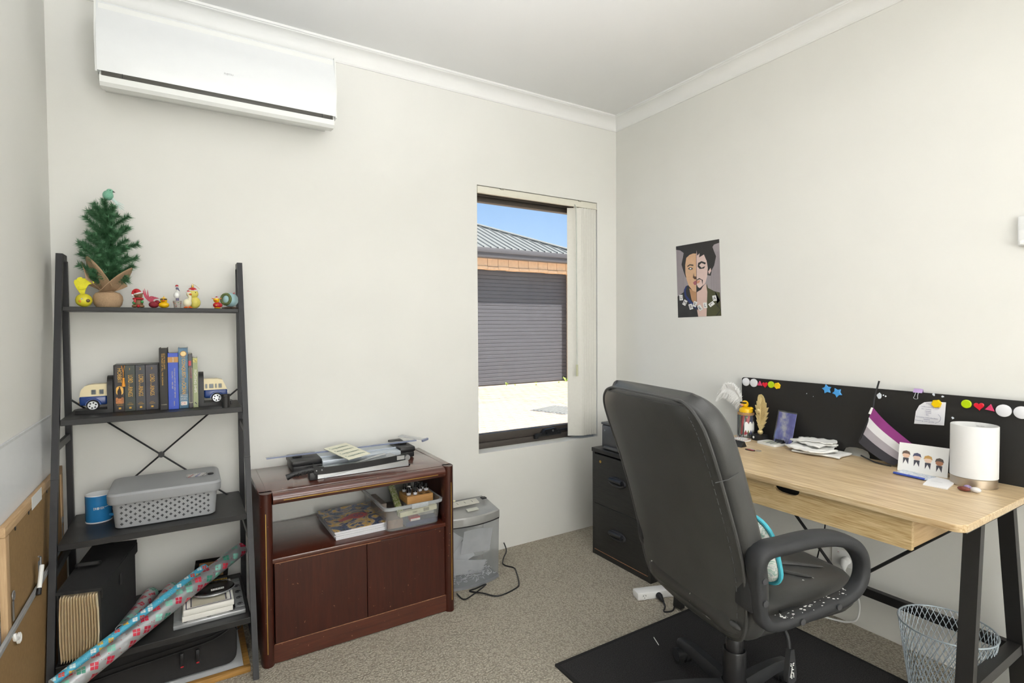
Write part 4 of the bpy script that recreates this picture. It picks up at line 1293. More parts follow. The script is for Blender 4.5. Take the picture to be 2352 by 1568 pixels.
# ---- stacked picture frames
M_pewter = pm('pewter', '#a8aaac', .25, .45, var=.06)
t = thing('silver_picture_frame', 'wide silver picture frame with embossed swirls at the bottom of the stack', 'picture frame', (-2.42, -.27, Z4))
fx0, fx1, fy0, fy1 = -2.540, -2.302, -.418, -.112
b = B()
wv = .034
part('frame', b.box(fx0, fx1, fy0, fy0 + wv, Z4, Z4 + .016, .003).box(fx0, fx1, fy1 - wv, fy1, Z4, Z4 + .016, .003).box(fx0, fx0 + wv, fy0 + wv, fy1 - wv, Z4, Z4 + .016, .003).box(fx1 - wv, fx1, fy0 + wv, fy1 - wv, Z4, Z4 + .016, .003), M_pewter, t)
part('backing', B().box(fx0 + wv, fx1 - wv, fy0 + wv, fy1 - wv, Z4, Z4 + .008), M_blk, t)
def swirl(cx, cy, z, r):
    return B().tube([(cx + r * (1 - k / 22) * math.cos(k * .55), cy + r * (1 - k / 22) * math.sin(k * .55), z) for k in range(18)], .0013, 6)
for k in range(4):
    part('swirl', swirl(fx1 - .017, fy0 + .055 + k * .056, Z4 + .0165, .011), M_blk, t)
for k in range(3):
    part('swirl', swirl(fx0 + .04 + k * .075, fy0 + .017, Z4 + .0165, .011), M_blk, t)
M_wfr = pm('white_frame', '#e6e4dc', .4, var=.02)
M_navy = pm('navy_line', '#2a2f4f', .5)
for k, (q, z0, lab) in enumerate(((0, Z4 + .0165, 'lower of two white box frames stacked on the silver frame'), (.004, Z4 + .0375, 'upper white box frame with navy border lines in the stack'))):
    t = thing('white_box_frame', lab, 'picture frame', (-2.425, -.30, z0), group='white box frames')
    a0, a1, c0_, c1_ = -2.512 + q, -2.345 + q, -.405, -.20
    part('frame', B().box(a0, a1, c0_, c0_ + .022, z0, z0 + .02, .002).box(a0, a1, c1_ - .022, c1_, z0, z0 + .02, .002).box(a0, a0 + .022, c0_ + .022, c1_ - .022, z0, z0 + .02, .002).box(a1 - .022, a1, c0_ + .022, c1_ - .022, z0, z0 + .02, .002), M_wfr, t)
    part('mount', B().box(a0 + .02, a1 - .02, c0_ + .02, c1_ - .02, z0 + .002, z0 + .015), pm('mount_cream', '#cfc9b4', .8), t)
    for g in (.008, .024):
        zz = z0 + (.0203 if g < .02 else .0155)
        part('border_line', B().box(a0 + g, a1 - g, c0_ + g, c0_ + g + .003, zz - .001, zz).box(a0 + g, a1 - g, c1_ - g - .003, c1_ - g, zz - .001, zz).box(a0 + g, a0 + g + .003, c0_ + g, c1_ - g, zz - .001, zz).box(a1 - g - .003, a1 - g, c0_ + g, c1_ - g, zz - .001, zz), M_navy, t)
z0 = Z4 + .059
t = thing('oval_picture_frame', 'black oval frame with a barcode sticker lying on the white frames', 'picture frame', (-2.405, -.29, z0))
part('oval', B().lathe([(.003, 0), (.070, 0), (.0745, .006), (.070, .012), (.003, .012)], 36, (-2.405, -.285, z0), sy=.78), pm('frame_black', '#211f1e', .25, var=.08), t)
part('silver_edge', B().lathe([(.0735, .001), (.0758, .004), (.0735, .0075)], 36, (-2.405, -.285, z0), sy=.78), M_pewter, t)
part('sticker', B().box(-2.415, -2.370, -.315, -.300, z0 + .0122, z0 + .0128), M_wht, t)
for k in range(9):
    part('bar', B().box(-2.411 + k * .0045, -2.411 + k * .0045 + (.0012 if k % 2 else .0022), -.312, -.303, z0 + .0129, z0 + .0131), M_blk, t)
t = thing('beaded_frame', 'small black frame with a gold beaded edge leaning on the stack', 'picture frame', (-2.42, -.24, z0 + .012))
tf = MX.Translation((-2.415, -.228, z0 + .0135)) @ MX.Rotation(R(-8), 4, 'Z') @ MX.Rotation(R(28), 4, 'X')
part('frame', B().box(-.062, .062, 0, .016, 0, .012, .002, tf=tf).box(-.062, .062, .094, .110, 0, .012, .002, tf=tf).box(-.062, -.046, .016, .094, 0, .012, .002, tf=tf).box(.046, .062, .016, .094, 0, .012, .002, tf=tf), pm('frame_black', '#211f1e'), t)
part('picture', B().box(-.047, .047, .015, .095, .001, .007, tf=tf), pm('kraft_picture', '#a17c52', .7, var=.1), t)
for k in range(20):
    part('bead', B().ball(tf @ V((-.059 + k * .0062, -.001, .006)), .0030, 8, 6), M_gold, t)

# ================================================================== UNDER THE SHELF
M_oak = wood('oak', '#8f6a34', '#b88a4a', 0, 8, rough=.5)
M_wb = pm('whiteboard_white', '#e8eaec', .3, var=.01)
t = thing('oak_frame', 'oak framed white board lying flat on the carpet under the shelf', 'board', (-2.56, -.25, 0))
a0, a1, c0_, c1_ = -2.846, -2.292, -.455, -.075
part('rail', B().box(a0, a1, c0_, c0_ + .022, 0, .022, .002), M_oak, t)
part('rail', B().box(a0, a1, c1_ - .022, c1_, 0, .022, .002), M_oak, t)
part('rail', B().box(a0, a0 + .022, c0_ + .022, c1_ - .022, 0, .022, .002), M_oak, t)
part('rail', B().box(a1 - .022, a1, c0_ + .022, c1_ - .022, 0, .022, .002), M_oak, t)
part('panel', B().box(a0 + .022, a1 - .022, c0_ + .022, c1_ - .022, .004, .016), M_wb, t)
M_nyl = pm('nylon_black', '#1c1b1b', .75, var=.1, vscale=60, bump=.15, bscale=400)
t = thing('laptop_bag', 'black padded laptop bag with red-tipped zip pulls on the oak frame', 'bag', (-2.58, -.27, .022))
rings = []
for y, g in ((-.388, .020), (-.395, .008), (-.395, .0), (-.36, -.004), (-.30, -.004), (-.24, 0), (-.165, 0), (-.16, .02)):
    rings.append([(x, y, z) for x, z in rrect(-2.838 + g, -2.335 - g, .024 + max(g, 0), .176 - max(g, 0), .035, 6)])
part('body', B().loft(rings), M_nyl, t)
part('zip_track', B().tube(smooth_path([(-2.80, -.398, .10), (-2.7, -.399, .112), (-2.55, -.399, .122), (-2.42, -.399, .135), (-2.36, -.398, .160)], 5), .0032, 6), M_blk, t)
part('seam', B().tube(smooth_path([(-2.80, -.3975, .12), (-2.6, -.398, .138), (-2.42, -.398, .15), (-2.36, -.397, .168)], 5), .002, 6), M_nyl, t)
for xz in (-2.515, -2.465):
    zp = part('zip_pull', B().box(xz - .006, xz + .006, -.410, -.402, .072, .118, .002), M_blk, t)
    part('tip', B().box(xz - .005, xz + .005, -.4105, -.4015, .067, .0715, .001, 1), M_red, zp)
part('strap_ring', B().tube([(-2.322 + .010 * math.sin(a), -.30, .115 + .016 * math.cos(a)) for a in [2 * PI * i / 16 for i in range(16)]], .002, 6, closed=True).box(-2.345, -2.328, -.308, -.292, .095, .135, .002), M_blk, t)

# ================================================================== LEANING AGAINST THE LEFT WALL
t = thing('whiteboard', 'large white board leaning against the left wall behind the other frames', 'board', (-2.914, -.7, 0))
part('panel', B().box(-2.9185, -2.9135, -1.75, -.125, .0, .992), M_wb, t)
part('edge', B().box(-2.9187, -2.9130, -1.75, -.125, .992, 1.0).box(-2.9187, -2.9130, -.125, -.119, 0, 1.0), pm('edge_white', '#d8dadb', .4), t)
M_pale = wood('pale_timber', '#a98862', '#c8a981', 1, 8, rough=.6)
M_pale2 = wood('pale_timber_v', '#a98862', '#c8a981', 2, 8, rough=.6)
M_hard = pm('hardboard', '#94764d', .85, var=.07, vscale=80)
t = thing('picture_back', 'back of a wood-framed picture leaning on the left wall', 'picture frame', (-2.905, -.42, 0))
q0, q1, qz0, qz1 = -.800, -.040, .22, .792
part('frame_rail', B().box(-2.9125, -2.897, q0, q1, qz1 - .028, qz1, .002), M_pale, t)
part('frame_rail', B().box(-2.9125, -2.897, q0, q1, qz0, qz0 + .028, .002), M_pale, t)
part('frame_stile', B().box(-2.9125, -2.897, q0, q0 + .032, qz0 + .028, qz1 - .028, .002), M_pale2, t)
part('frame_stile', B().box(-2.9125, -2.897, q1 - .032, q1, qz0 + .028, qz1 - .028, .002), M_pale2, t)
part('backing', B().box(-2.911, -2.9005, q0 + .032, q1 - .032, qz0 + .028, qz1 - .028), M_hard, t)
part('sticker', B().box(-2.8969, -2.8962, -.52, -.39, qz1 - .036, qz1 + .004), M_wht, t)
for yy in (q0 + .045, q1 - .04):
    part('hanger', B().box(-2.8969, -2.8945, yy - .006, yy + .006, .52, .575, .001, 1).tube([(-2.8945, yy + .010 * math.cos(a), .59 + .012 * math.sin(a)) for a in [2 * PI * i / 14 for i in range(14)]], .002, 6, closed=True), M_chr, t)
for yy in (-.70, -.55, -.3, -.14):
    part('point', B().box(-2.8999, -2.8985, yy, yy + .008, qz1 - .040, qz1 - .03), M_blk, t)
t = thing('hardboard_whiteboard', 'brown hardboard-backed whiteboard with silver edge in front of the picture', 'board', (-2.89, -.6, 0))
part('back_panel', B().box(-2.8945, -2.8885, -1.30, -.06, 0, .500), M_hard, t)
part('edge_rail', B().box(-2.8955, -2.8870, -1.30, -.06, .500, .514, .001, 1), pm('edge_grey', '#a9acae', .4, .2), t)
part('hook', B().tube(smooth_path([(-2.886, -.80, .503), (-2.884, -.80, .487), (-2.884, -.775, .478)], 4), .005, 8).tube([(-2.884, -.765 + .011 * math.cos(a), .474 + .011 * math.sin(a)) for a in [2 * PI * i / 14 for i in range(14)]], .0045, 6, closed=True), M_wht, t)
t = thing('marker_pen', 'white marker pen with black cap clipped on the silver board edge', 'pen', (-2.88, -.535, .52))
part('barrel', B().cyl((-2.8805, -.545, .518), (-2.8800, -.505, .575), .0062, n=14), M_wht, t)
part('cap', B().cyl((-2.8806, -.556, .502), (-2.8805, -.545, .518), .0068, .0066, 14), M_blk, t)
part('clip', B().box(-2.8875, -2.8868, -.515, -.490, .51, .590).tube([(-2.884, -.503, .512), (-2.8835, -.50, .60), (-2.886, -.512, .606)], .0028, 6), M_chr, t)

# ================================================================== MAHOGANY CABINET
M_mah = wood('mahogany_v', '#31130b', '#451d12', 2, 7, rough=.38, spec=.45, coat=.12, chips='#8a5f48')
M_mahx = wood('mahogany_x', '#40190f', '#582718', 0, 7, rough=.28, spec=.6, coat=1.0, chips='#8a5f48')
M_mahx.node_tree.nodes['Principled BSDF'].inputs['Coat Roughness'].default_value = .12
M_inl = pm('brass_inlay', '#b9954a', .35, .6, var=.1)
M_chip = pm('chipped_edge', '#a8785a', .7, var=.3, vscale=120)
K0, K1, KF, KB, KH = -2.252, -1.432, -.462, -.03, .677
kb = thing('mahogany_cabinet', 'dark mahogany cabinet with an open shelf above two doors', 'cabinet', (-1.842, -.25, 0))
part('side_panel', B().box(K0 + .002, K0 + .022, KF + .03, KB, .01, KH - .02), M_mah, kb)
part('side_panel', B().box(K1 - .022, K1 - .002, KF + .03, KB, .01, KH - .02), M_mah, kb)
part('top', B().box(K0, K1, KF + .022, KB, KH - .02, KH, .002), M_mahx, kb)
for s, x in ((-1, K0), (1, K1)):
    xa, xb = (x, x + .047) if s < 0 else (x - .047, x)
    cxp = (xa + xb) / 2
    pr_ = [(xb, KF + .04), (xa, KF + .04)] + [(cxp - .0235 * math.cos(PI * i / 12), KF + .020 - .030 * math.sin(PI * i / 12)) for i in range(13)]
    pst = part('post', B().prism(pr_, XY, .0, KH), M_mah, kb)
    part('inlay', B().box(cxp - .0015 - .004 * s * -1, cxp + .0012 - .004 * s * -1, KF - .0115, KF - .006, .055, KH - .075), M_inl, pst)
rp = [(KF + .02, KH - .002)] + [(KF + .018 - .030 * math.sin(PI * i / 12), KH - .026 + .024 * math.cos(PI * i / 12)) for i in range(13)] + [(KF + .02, KH - .05)]
rl = part('front_rail', B().prism(rp, lambda y, z, x: (x, y, z), K0 + .047, K1 - .047), M_mahx, kb)
part('inlay', B().box(K0 + .085, K1 - .085, KF - .0135, KF - .008, KH - .031, KH - .0285), M_inl, rl)
part('shelf', B().box(K0 + .02, K1 - .02, KF + .004, KB, .398, .416, .002), M_mahx, kb)
part('plinth', B().box(K0 + .03, K1 - .03, KF + .004, KF + .024, .004, .078), M_mahx, kb)
part('plinth_chip', B().box(K0 + .047, K1 - .047, KF + .003, KF + .006, .0775, .0795), M_chip, kb)
part('base', B().box(K0 + .02, K1 - .02, KF + .03, KB, .06, .078), M_mah, kb)
part('back', B().box(K0 + .02, K1 - .02, KB - .006, KB, .06, .40), M_mah, kb)
xm = -1.8405
part('door', B().box(K0 + .049, xm - .0012, KF + .002, KF + .02, .081, .397, .0015, 1), M_mah, kb)
part('door', B().box(xm + .0012, K1 - .049, KF + .002, KF + .02, .081, .397, .0015, 1), M_mah, kb)
part('door_edge_chip', B().box(K0 + .05, -1.78, KF + .0015, KF + .004, .3968, .3985), M_chip, kb)
for x in (K0 + .03, K1 - .03):
    part('top_line', B().box(x - .0008, x + .0008, KF + .03, KB - .002, KH, KH + .0003), M_mah, kb)

# ---- paper trimmers on the cabinet
ZK = KH + .0008
M_alu = pm('aluminium', '#c2c4c5', .35, .85, var=.05)
M_blue_sil = pm('pale_silver', '#c3cbd4', .3, .25, var=.02)
M_clear = see_through('clear_acrylic', '#cdd6e2', .22, .05, .05)
t = thing('rotary_trimmer', 'rotary paper trimmer with black ends and silver bed at the back of the cabinet top', 'paper trimmer', (-1.8, -.13, ZK))
part('base', B().box(-2.09, -1.525, -.205, -.045, ZK, ZK + .028, .006), M_blk, t)
part('end_block', B().box(-2.095, -1.965, -.208, -.042, ZK + .026, ZK + .052, .008), M_blk, t)
part('end_block', B().box(-1.60, -1.52, -.208, -.042, ZK + .026, ZK + .052, .008), M_blk, t)
part('bed', B().box(-1.966, -1.599, -.215, -.046, ZK + .018, ZK + .040, .002), M_blue_sil, t)
part('bed_ridge', B().box(-1.966, -1.599, -.150, -.136, ZK + .040, ZK + .046, .001, 1), M_blue_sil, t)
part('rail', B().box(-2.188, -1.487, -.135, -.112, ZK + .060, ZK + .066, .001, 1), M_clear, t)
part('rail_edge', B().box(-2.188, -1.487, -.137, -.135, ZK + .060, ZK + .0665), pm('blue_clear_edge', '#8289a0', .2, var=.05), t)
for x in (-2.06, -1.56):
    part('rail_post', B().box(x - .02, x + .02, -.14, -.105, ZK + .052, ZK + .060, .002, 1), M_blk, t)
part('cutter_head', B().box(-1.61, -1.545, -.10, -.052, ZK + .052, ZK + .066, .004), M_blk, t)
tf = MX.Translation((-1.505, -.09, ZK + .072)) @ MX.Rotation(R(38), 4, 'Z') @ MX.Rotation(R(4), 4, 'X')
t2 = thing('plastic_ruler', 'clear plastic T ruler lying across the right end of the trimmer', 'ruler', (-1.505, -.09, ZK + .07))
part('blade', B().box(-.018, .022, -.085, .06, 0, .003, .0005, 1, tf=tf), M_clear, t2)
part('foot', B().box(-.025, .03, -.092, -.083, -.006, .006, .001, 1, tf=tf), pm('blue_clear_edge', '#5a6384'), t2)
t = thing('guillotine_trimmer', 'guillotine paper trimmer with black blade handle at the front of the cabinet top', 'paper trimmer', (-1.82, -.29, ZK))
part('board', B().box(-2.03, -1.612, -.352, -.228, ZK + .006, ZK + .022, .002), M_alu, t)
part('side_guard', B().box(-2.035, -1.615, -.363, -.352, ZK + .001, ZK + .026, .001, 1), M_alu, t)
for x in (-2.035, -1.62):
    for y in (-.355, -.24):
        part('foot', B().cyl((x + .01, y + .008, ZK), (x + .01, y + .008, ZK + .007), .009, n=12), M_blk, t)
part('corner_block', B().box(-2.052, -2.018, -.372, -.33, ZK, ZK + .034, .004), M_blk, t)
arm = [(-2.03, -.375, ZK + .040), (-1.95, -.375, ZK + .036), (-1.80, -.374, ZK + .038), (-1.68, -.372, ZK + .044), (-1.622, -.370, ZK + .05)]
ap = smooth_path(arm, 4)
bb = B()
bb.loft([[(q.x, q.y - .003, q.z - .017 + .004 * math.sin(i / len(ap) * PI)), (q.x, q.y + .003, q.z - .017 + .004 * math.sin(i / len(ap) * PI)), (q.x, q.y + .003, q.z + .014), (q.x, q.y - .003, q.z + .014)] for i, q in enumerate(ap)])
part('blade_arm', bb, M_blk, t)
part('pivot', B().cyl((-1.627, -.385, ZK + .045), (-1.627, -.365, ZK + .045), .012, n=18), M_chr, t)
part('pivot_label', B().box(-1.675, -1.64, -.3765, -.375, ZK + .038, ZK + .056), M_alu, t)
hg = part('handle', B().tube(smooth_path([(-2.018, -.376, ZK + .046), (-2.06, -.377, ZK + .046), (-2.11, -.378, ZK + .040), (-2.142, -.379, ZK + .030)], 4), [.011, .011, .0115, .012, .012, .012, .0118, .0115, .011, .0105, .011, .0125, .0125], 12, flat=(1, .7)), M_blk, t)
for k in range(6):
    part('grip_ridge', B().cyl((-2.045 - k * .013, -.3865, ZK + .036 - k * .0018), (-2.045 - k * .013, -.3865, ZK + .052 - k * .0016), .0012, n=6), M_blk, hg)
part('guard_bracket', B().prism([(-2.035, ZK + .03), (-2.04, ZK + .075), (-2.028, ZK + .062), (-1.995, ZK + .055), (-1.995, ZK + .03)], XZ, -.384, -.380), M_blk, t)
for k in range(2):
    part('screw', B().cyl((-2.026 + k * .022, -.3865, ZK + .043), (-2.026 + k * .022, -.3835, ZK + .043), .0028, n=10), M_chr, t)
tf = MX.Translation((-1.83, -.305, ZK + .024)) @ MX.Rotation(R(7), 4, 'Z') @ MX.Rotation(R(-7), 4, 'Y')
part('clear_guard', B().box(-.17, .17, -.055, .03, .0, .003, .001, 1, tf=tf), M_clear, t)
part('paper_clamp', B().box(-.16, .14, .005, .02, .004, .012, .002, 1, tf=tf), M_alu, t)
# congratulations card
cds = [V((-1.9405, -.120, ZK + .0725)), V((-1.820, -.050, ZK + .0725)), V((-1.768, -.285, ZK + .060)), V((-1.884, -.345, ZK + .060))]
t = thing('greeting_card', 'cream card printed with green script lying on the trimmers', 'card', (-1.85, -.2, ZK + .06))
part('card', B().loft([cds, [c + V((0, 0, .003)) for c in cds]]), pm('card_cream', '#e6e4cf', .7, var=.02), t)
ux = (cds[2] - cds[3]).normalized()
uy = (cds[0] - cds[3]).normalized()
M_script = pm('script_green', '#5d8079', .6)
nrm_ = ux.cross(uy).normalized()
uy2 = nrm_.cross(ux)
for k in range(4):
    c = cds[3].lerp(cds[0], .16 + .22 * k) + (cds[2] - cds[3]) * .5 + nrm_ * .0035
    text('Congratulations', t, M_script, c, ux, uy2, w=.105, h=.026)

# ---- magazine stack and tub on the cabinet shelf
ZC = .4168
def swirl_print(name, cols, scale=7):
    m = bpy.data.materials.new(name)
    m.use_nodes = True
    n, l = m.node_tree.nodes, m.node_tree.links
    p = n['Principled BSDF']
    tc = n.new('ShaderNodeTexCoord')
    nz = n.new('ShaderNodeTexNoise')
    nz.inputs['Scale'].default_value = scale; nz.inputs['Distortion'].default_value = 2.2; nz.inputs['Detail'].default_value = 3
    l.new(tc.outputs['Object'], nz.inputs['Vector'])
    cr = n.new('ShaderNodeValToRGB')
    e = cr.color_ramp.elements
    e[0].position = .28; e[0].color = lin(cols[0]); e[1].position = .72; e[1].color = lin(cols[-1])
    for k in range(1, len(cols) - 1):
        q = e.new(.28 + .44 * k / (len(cols) - 1)); q.color = lin(cols[k])
    l.new(nz.outputs['Fac'], cr.inputs[0]); l.new(cr.outputs[0], p.inputs['Base Color'])
    p.inputs['Roughness'].default_value = .2
    return m
M_mag = swirl_print('magazine_art', ['#26272b', '#5c6a80', '#2e3a66', '#c9b8a0', '#e3b23c', '#8d8f94', '#3a3c40'], 13)
M_magp = pm('magazine_pages', '#dcdcdf', .6, var=.12, vscale=300, stretch=(1, 1, 60))
tfm = MX.Translation((-1.845, -.243, 0)) @ MX.Rotation(R(1.5), 4, 'Z')
for k in range(7):
    z0 = ZC + k * .0052
    jx, jy = random.uniform(-.004, .004), random.uniform(-.004, .004)
    lab = ['bottom magazine of the glossy pile on the cabinet shelf', 'second magazine from the bottom of the pile', 'third magazine from the bottom of the pile', 'middle magazine of the pile on the cabinet shelf', 'third magazine from the top of the pile', 'second magazine from the top of the pile', 'top magazine with colourful airbrushed cover on the pile'][k]
    t = thing('magazine', lab, 'magazine', (-1.845 + jx, -.243 + jy, z0), R(1.5), 'pile of glossy magazines', local=True)
    part('pages', B().box(-.118, .112, -.158, .152, .0002, .0044), M_magp, t)
    part('cover', B().box(-.119, .1125, -.159, .153, .0044, .0051), M_mag if k == 6 else M_magp, t)
    if k == 6:
        part('title_print', B().prism([(-.02, .01), (.01, .03), (.05, .03), (.075, .0), (.06, -.03), (.02, -.045), (-.01, -.03), (-.06, -.045), (-.07, -.03)], XY, .0051, .0054), pm('print_red', '#b5323a', .3, var=.2, vscale=60), t)
        text('05', t, pm('print_navy', '#22305e', .3), (.028, -.004, .0057), (1, .1, 0), (-.1, 1, 0), w=.04, h=.03)
M_tub = see_through('tub_clear', '#cfd3d4', .16, .18, .03)
M_tubr = see_through('tub_rim', '#d5dadd', .45, .25, .03)
tb = thing('clear_tub', 'clear plastic tub full of small boxes on the cabinet shelf', 'tub', (-1.62, -.26, ZC))
u0, u1, v0, v1 = -1.752, -1.490, -.452, -.08
HT = .112
rg = []
for z, g in ((0, .012), (.004, .008), (HT, 0)):
    rg.append([(x, y, ZC + z) for x, y in rrect(u0 + g, u1 - g, v0 + g, v1 - g, .03, 5)])
for z, g in ((HT, .0018), (.005, .010)):
    rg.append([(x, y, ZC + z) for x, y in rrect(u0 + g, u1 - g, v0 + g, v1 - g, .029, 5)])
part('body', B().loft(rg, True, False).flat([(x, y, ZC + .001) for x, y in rrect(u0 + .012, u1 - .012, v0 + .012, v1 - .012, .03, 5)]), M_tub, tb)
rg = []
for z, g in ((HT - .012, -.002), (HT - .012, -.010), (HT, -.011), (HT + .002, -.006), (HT, 0)):
    rg.append([(x, y, ZC + z) for x, y in rrect(u0 + g, u1 - g, v0 + g, v1 - g, .034, 5)])
part('rim', B().loft(rg, True, False), M_tubr, tb)
part('tab', B().box(-1.64, -1.56, v0 - .0135, v0 - .004, ZC + HT - .018, ZC + HT + .003, .002), M_tubr, tb)
# contents of the tub
M_bottle = pm('amber_bottle', '#241a14', .2, var=.1)
M_capb = pm('bottle_cap_black', '#1d1c1c', .5)
M_blockw = wood('block_wood', '#b9854a', '#d2a267', 0, 8, rough=.55)
zt_ = ZC + .085
t = thing('wooden_block', 'pale wooden block with round holes holding small bottles in the tub', 'bottle rack', (-1.55, -.31, zt_))
part('block', B().box(-1.628, -1.500, -.375, -.265, zt_, zt_ + .036, .002), M_blockw, t)
bpos = [(-1.612, -.352), (-1.583, -.358), (-1.60, -.325), (-1.572, -.330), (-1.545, -.322), (-1.61, -.290), (-1.583, -.288), (-1.555, -.290), (-1.525, -.295), (-1.515, -.325)]
for k, (x, y) in enumerate([(-1.555, -.355), (-1.522, -.358)]):
    part('hole', B().cyl((x, y, zt_ + .0355), (x, y, zt_ + .0364), .0105, n=18), pm('hole_brown', '#7a5630', .8), t)
lbl = ['small dark bottle with a white cap in the wooden block', ] 
M_lab = pm('bottle_label', '#cfcfd6', .5, var=.2, vscale=200)
bl_names = ['front-left small dark bottle in the wooden block', 'second small dark bottle along the block front', 'small bottle with the white cap in the wooden block', 'small dark bottle just right of the white-capped one', 'fourth small dark bottle in the middle row', 'back-left small dark bottle in the wooden block', 'second small dark bottle in the back row', 'third small dark bottle in the back row', 'back-right small dark bottle in the wooden block', 'rightmost small dark bottle of the middle row']
for k, (x, y) in enumerate(bpos):
    z0 = zt_ + .0362
    t = thing('small_bottle', bl_names[k], 'bottle', (x, y, z0), group='small bottles in the wooden block')
    part('glass', B().lathe([(.001, 0), (.0098, 0), (.0098, .016), (.0085, .019), (.005, .021)], 16, (x, y, z0)), M_bottle, t)
    part('label', B().lathe([(.0100, .002), (.0101, .013)], 16, (x, y, z0)), M_lab, t)
    part('cap', B().lathe([(.0072, .020), (.0075, .034), (.0068, .036), (.001, .036)], 16, (x, y, z0)), M_wht if k == 2 else M_capb, t)
M_inc = swirl_print('leaf_packet_print', ['#e4e2bc', '#dfe0b4', '#8fa24e', '#dcdcae', '#e8e6c6'], 26)
tfi = MX.Translation((-1.660, -.36, ZC + .062)) @ MX.Rotation(R(-8), 4, 'Z') @ MX.Rotation(R(16), 4, 'X')
t = thing('incense_packet', 'long cream and green printed packet standing up out of the tub', 'packet', (-1.66, -.33, ZC + .05))
part('sleeve', B().tube([tfi @ V((0, -.03, 0)), tfi @ V((0, .20, 0))], .016, 6), M_inc, t, sharp=20)
t = thing('tea_box', 'long cream box with barcode pressed against the front of the tub', 'box', (-1.57, -.43, ZC + .06))
tfi = MX.Translation((-1.585, -.430, ZC + .060)) @ MX.Rotation(R(-3), 4, 'Y')
part('carton', B().box(-.10, .078, -.008, .012, 0, .022, .001, 1, tf=tfi), pm('carton_cream', '#dcd9b8', .6, var=.08), t)
text('280', t, pm('print_dark', '#44443c', .6), tfi @ V((-.03, -.0087, .011)), (1, 0, 0), (0, 0, 1), w=.022, h=.007)
for k in range(8):
    part('bar', B().box(.012 + k * .0035, .012 + k * .0035 + .0015, -.0086, -.008, .004, .018, tf=tfi), pm('print_dark', '#44443c'), t)
t = thing('matchbox', 'small red and white matchbox at the bottom front of the tub', 'matchbox', (-1.60, -.42, ZC + .03))
part('sleeve', B().box(-1.635, -1.588, -.432, -.40, ZC + .028, ZC + .043, .001, 1), M_red, t)
part('label', B().box(-1.634, -1.589, -.4328, -.432, ZC + .0285, ZC + .038), pm('matchbox_label', '#d9cfc8', .6, var=.1), t)
t = thing('blue_carton', 'dark blue carton lying flat in the bottom of the tub', 'box', (-1.57, -.40, ZC + .006))
part('carton', B().box(-1.655, -1.505, -.435, -.30, ZC + .006, ZC + .027, .001, 1), pm('carton_navy', '#2a3357', .4, var=.15, vscale=60), t)
t = thing('brown_carton', 'brown carton behind the left side of the tub', 'box', (-1.70, -.35, ZC + .006))
part('carton', B().box(-1.735, -1.665, -.42, -.30, ZC + .006, ZC + .045, .001, 1), pm('carton_brown', '#8a705c', .6, var=.15, vscale=60), t)
t = thing('flat_packet', 'pinkish flat packet standing at the left of the tub', 'packet', (-1.70, -.25, ZC + .006))
part('packet', B().box(-1.725, -1.700, -.30, -.13, ZC + .006, ZC + .085, .001, 1), pm('packet_taupe', '#8f857a', .6, var=.2, vscale=60), t)
t = thing('white_wrapped_stack', 'grey paper bundle under the wooden block in the tub', 'box', (-1.56, -.25, ZC + .006))
part('bundle', B().box(-1.615, -1.50, -.29, -.10, ZC + .03, ZC + .0845, .003).box(-1.625, -1.50, -.385, -.29, ZC + .0275, ZC + .055, .003), pm('bundle_grey', '#a9a69e', .7, var=.15, vscale=40), t)
# ================================================================== SHREDDER
M_shr = pm('shredder_silver', '#a3a3a0', .35, .35, var=.04)
M_mesh = see_through('mesh_bin', '#9ba0a4', .40, .5, .02)
S0, S1, SF, SB = -1.415, -1.092, -.300, -.115
t = thing('paper_shredder', 'silver paper shredder on a see-through bin full of paper', 'shredder', (-1.25, -.2, 0))
def shr(z, g=0.0, bulge=.035):
    o = []
    for i in range(15):
        k = i / 14
        x = S0 + g + (S1 - S0 - 2 * g) * k
        o.append((x, SF + g - bulge * math.sin(PI * k) ** .8 + .006, z))
    for x, y in ((S1 - g, SB - .03), (S1 - g - .012, SB - g), (S0 + g + .012, SB - g), (S0 + g, SB - .03)):
        o.append((x, y, z))
    return o
part('bin', B().loft([shr(.012, .006), shr(.315, .002)], True, False), M_mesh, t)
part('bin_base', B().loft([shr(0, .004), shr(.014, .004)]), pm('shredder_grey', '#7f8185', .5), t)
part('seal', B().loft([shr(.314, .001), shr(.320, .001)]), M_blk, t)
top = []
a = shr(.320)
c = shr(.352)
top = [(x, y, z + max(0, (y - SF)) * .16 + .004) for x, y, z in c]
top2 = [(x + (S0 + S1 - 2 * x) * .02, y + .004, z + .010 + max(0, (y - SF)) * .10) for x, y, z in c]
part('head', B().loft([a, top, top2]), M_shr, t)
def topz(y): return .352 + .010 + max(0, y - SF) * .20 + .004
part('feed_slot', B().loft([[(-1.40, -.205, topz(-.205) - .004), (-1.165, -.205, topz(-.205) - .004), (-1.165, -.165, topz(-.165) - .004), (-1.40, -.165, topz(-.165) - .004)], [(-1.40, -.205, topz(-.205) + .003), (-1.165, -.205, topz(-.205) + .003), (-1.165, -.165, topz(-.165) + .003), (-1.40, -.165, topz(-.165) + .003)]]), pm('slot_light', '#c9c7bb', .5), t)
for k in range(5):
    x = -1.37 + k * .042
    part('guide_mark', B().box(x, x + .002, -.2, -.17, topz(-.185) + .003, topz(-.185) + .0045), pm('guide_dark', '#77766f', .5), t)
part('display', B().loft([[(-1.265, -.268, topz(-.268) - .003), (-1.20, -.268, topz(-.268) - .003), (-1.20, -.245, topz(-.245) - .003), (-1.265, -.245, topz(-.245) - .003)], [(-1.265, -.268, topz(-.268) + .001), (-1.20, -.268, topz(-.268) + .001), (-1.20, -.245, topz(-.245) + .001), (-1.265, -.245, topz(-.245) + .001)]]), pm('display_pale', '#c2c3b6', .3), t)
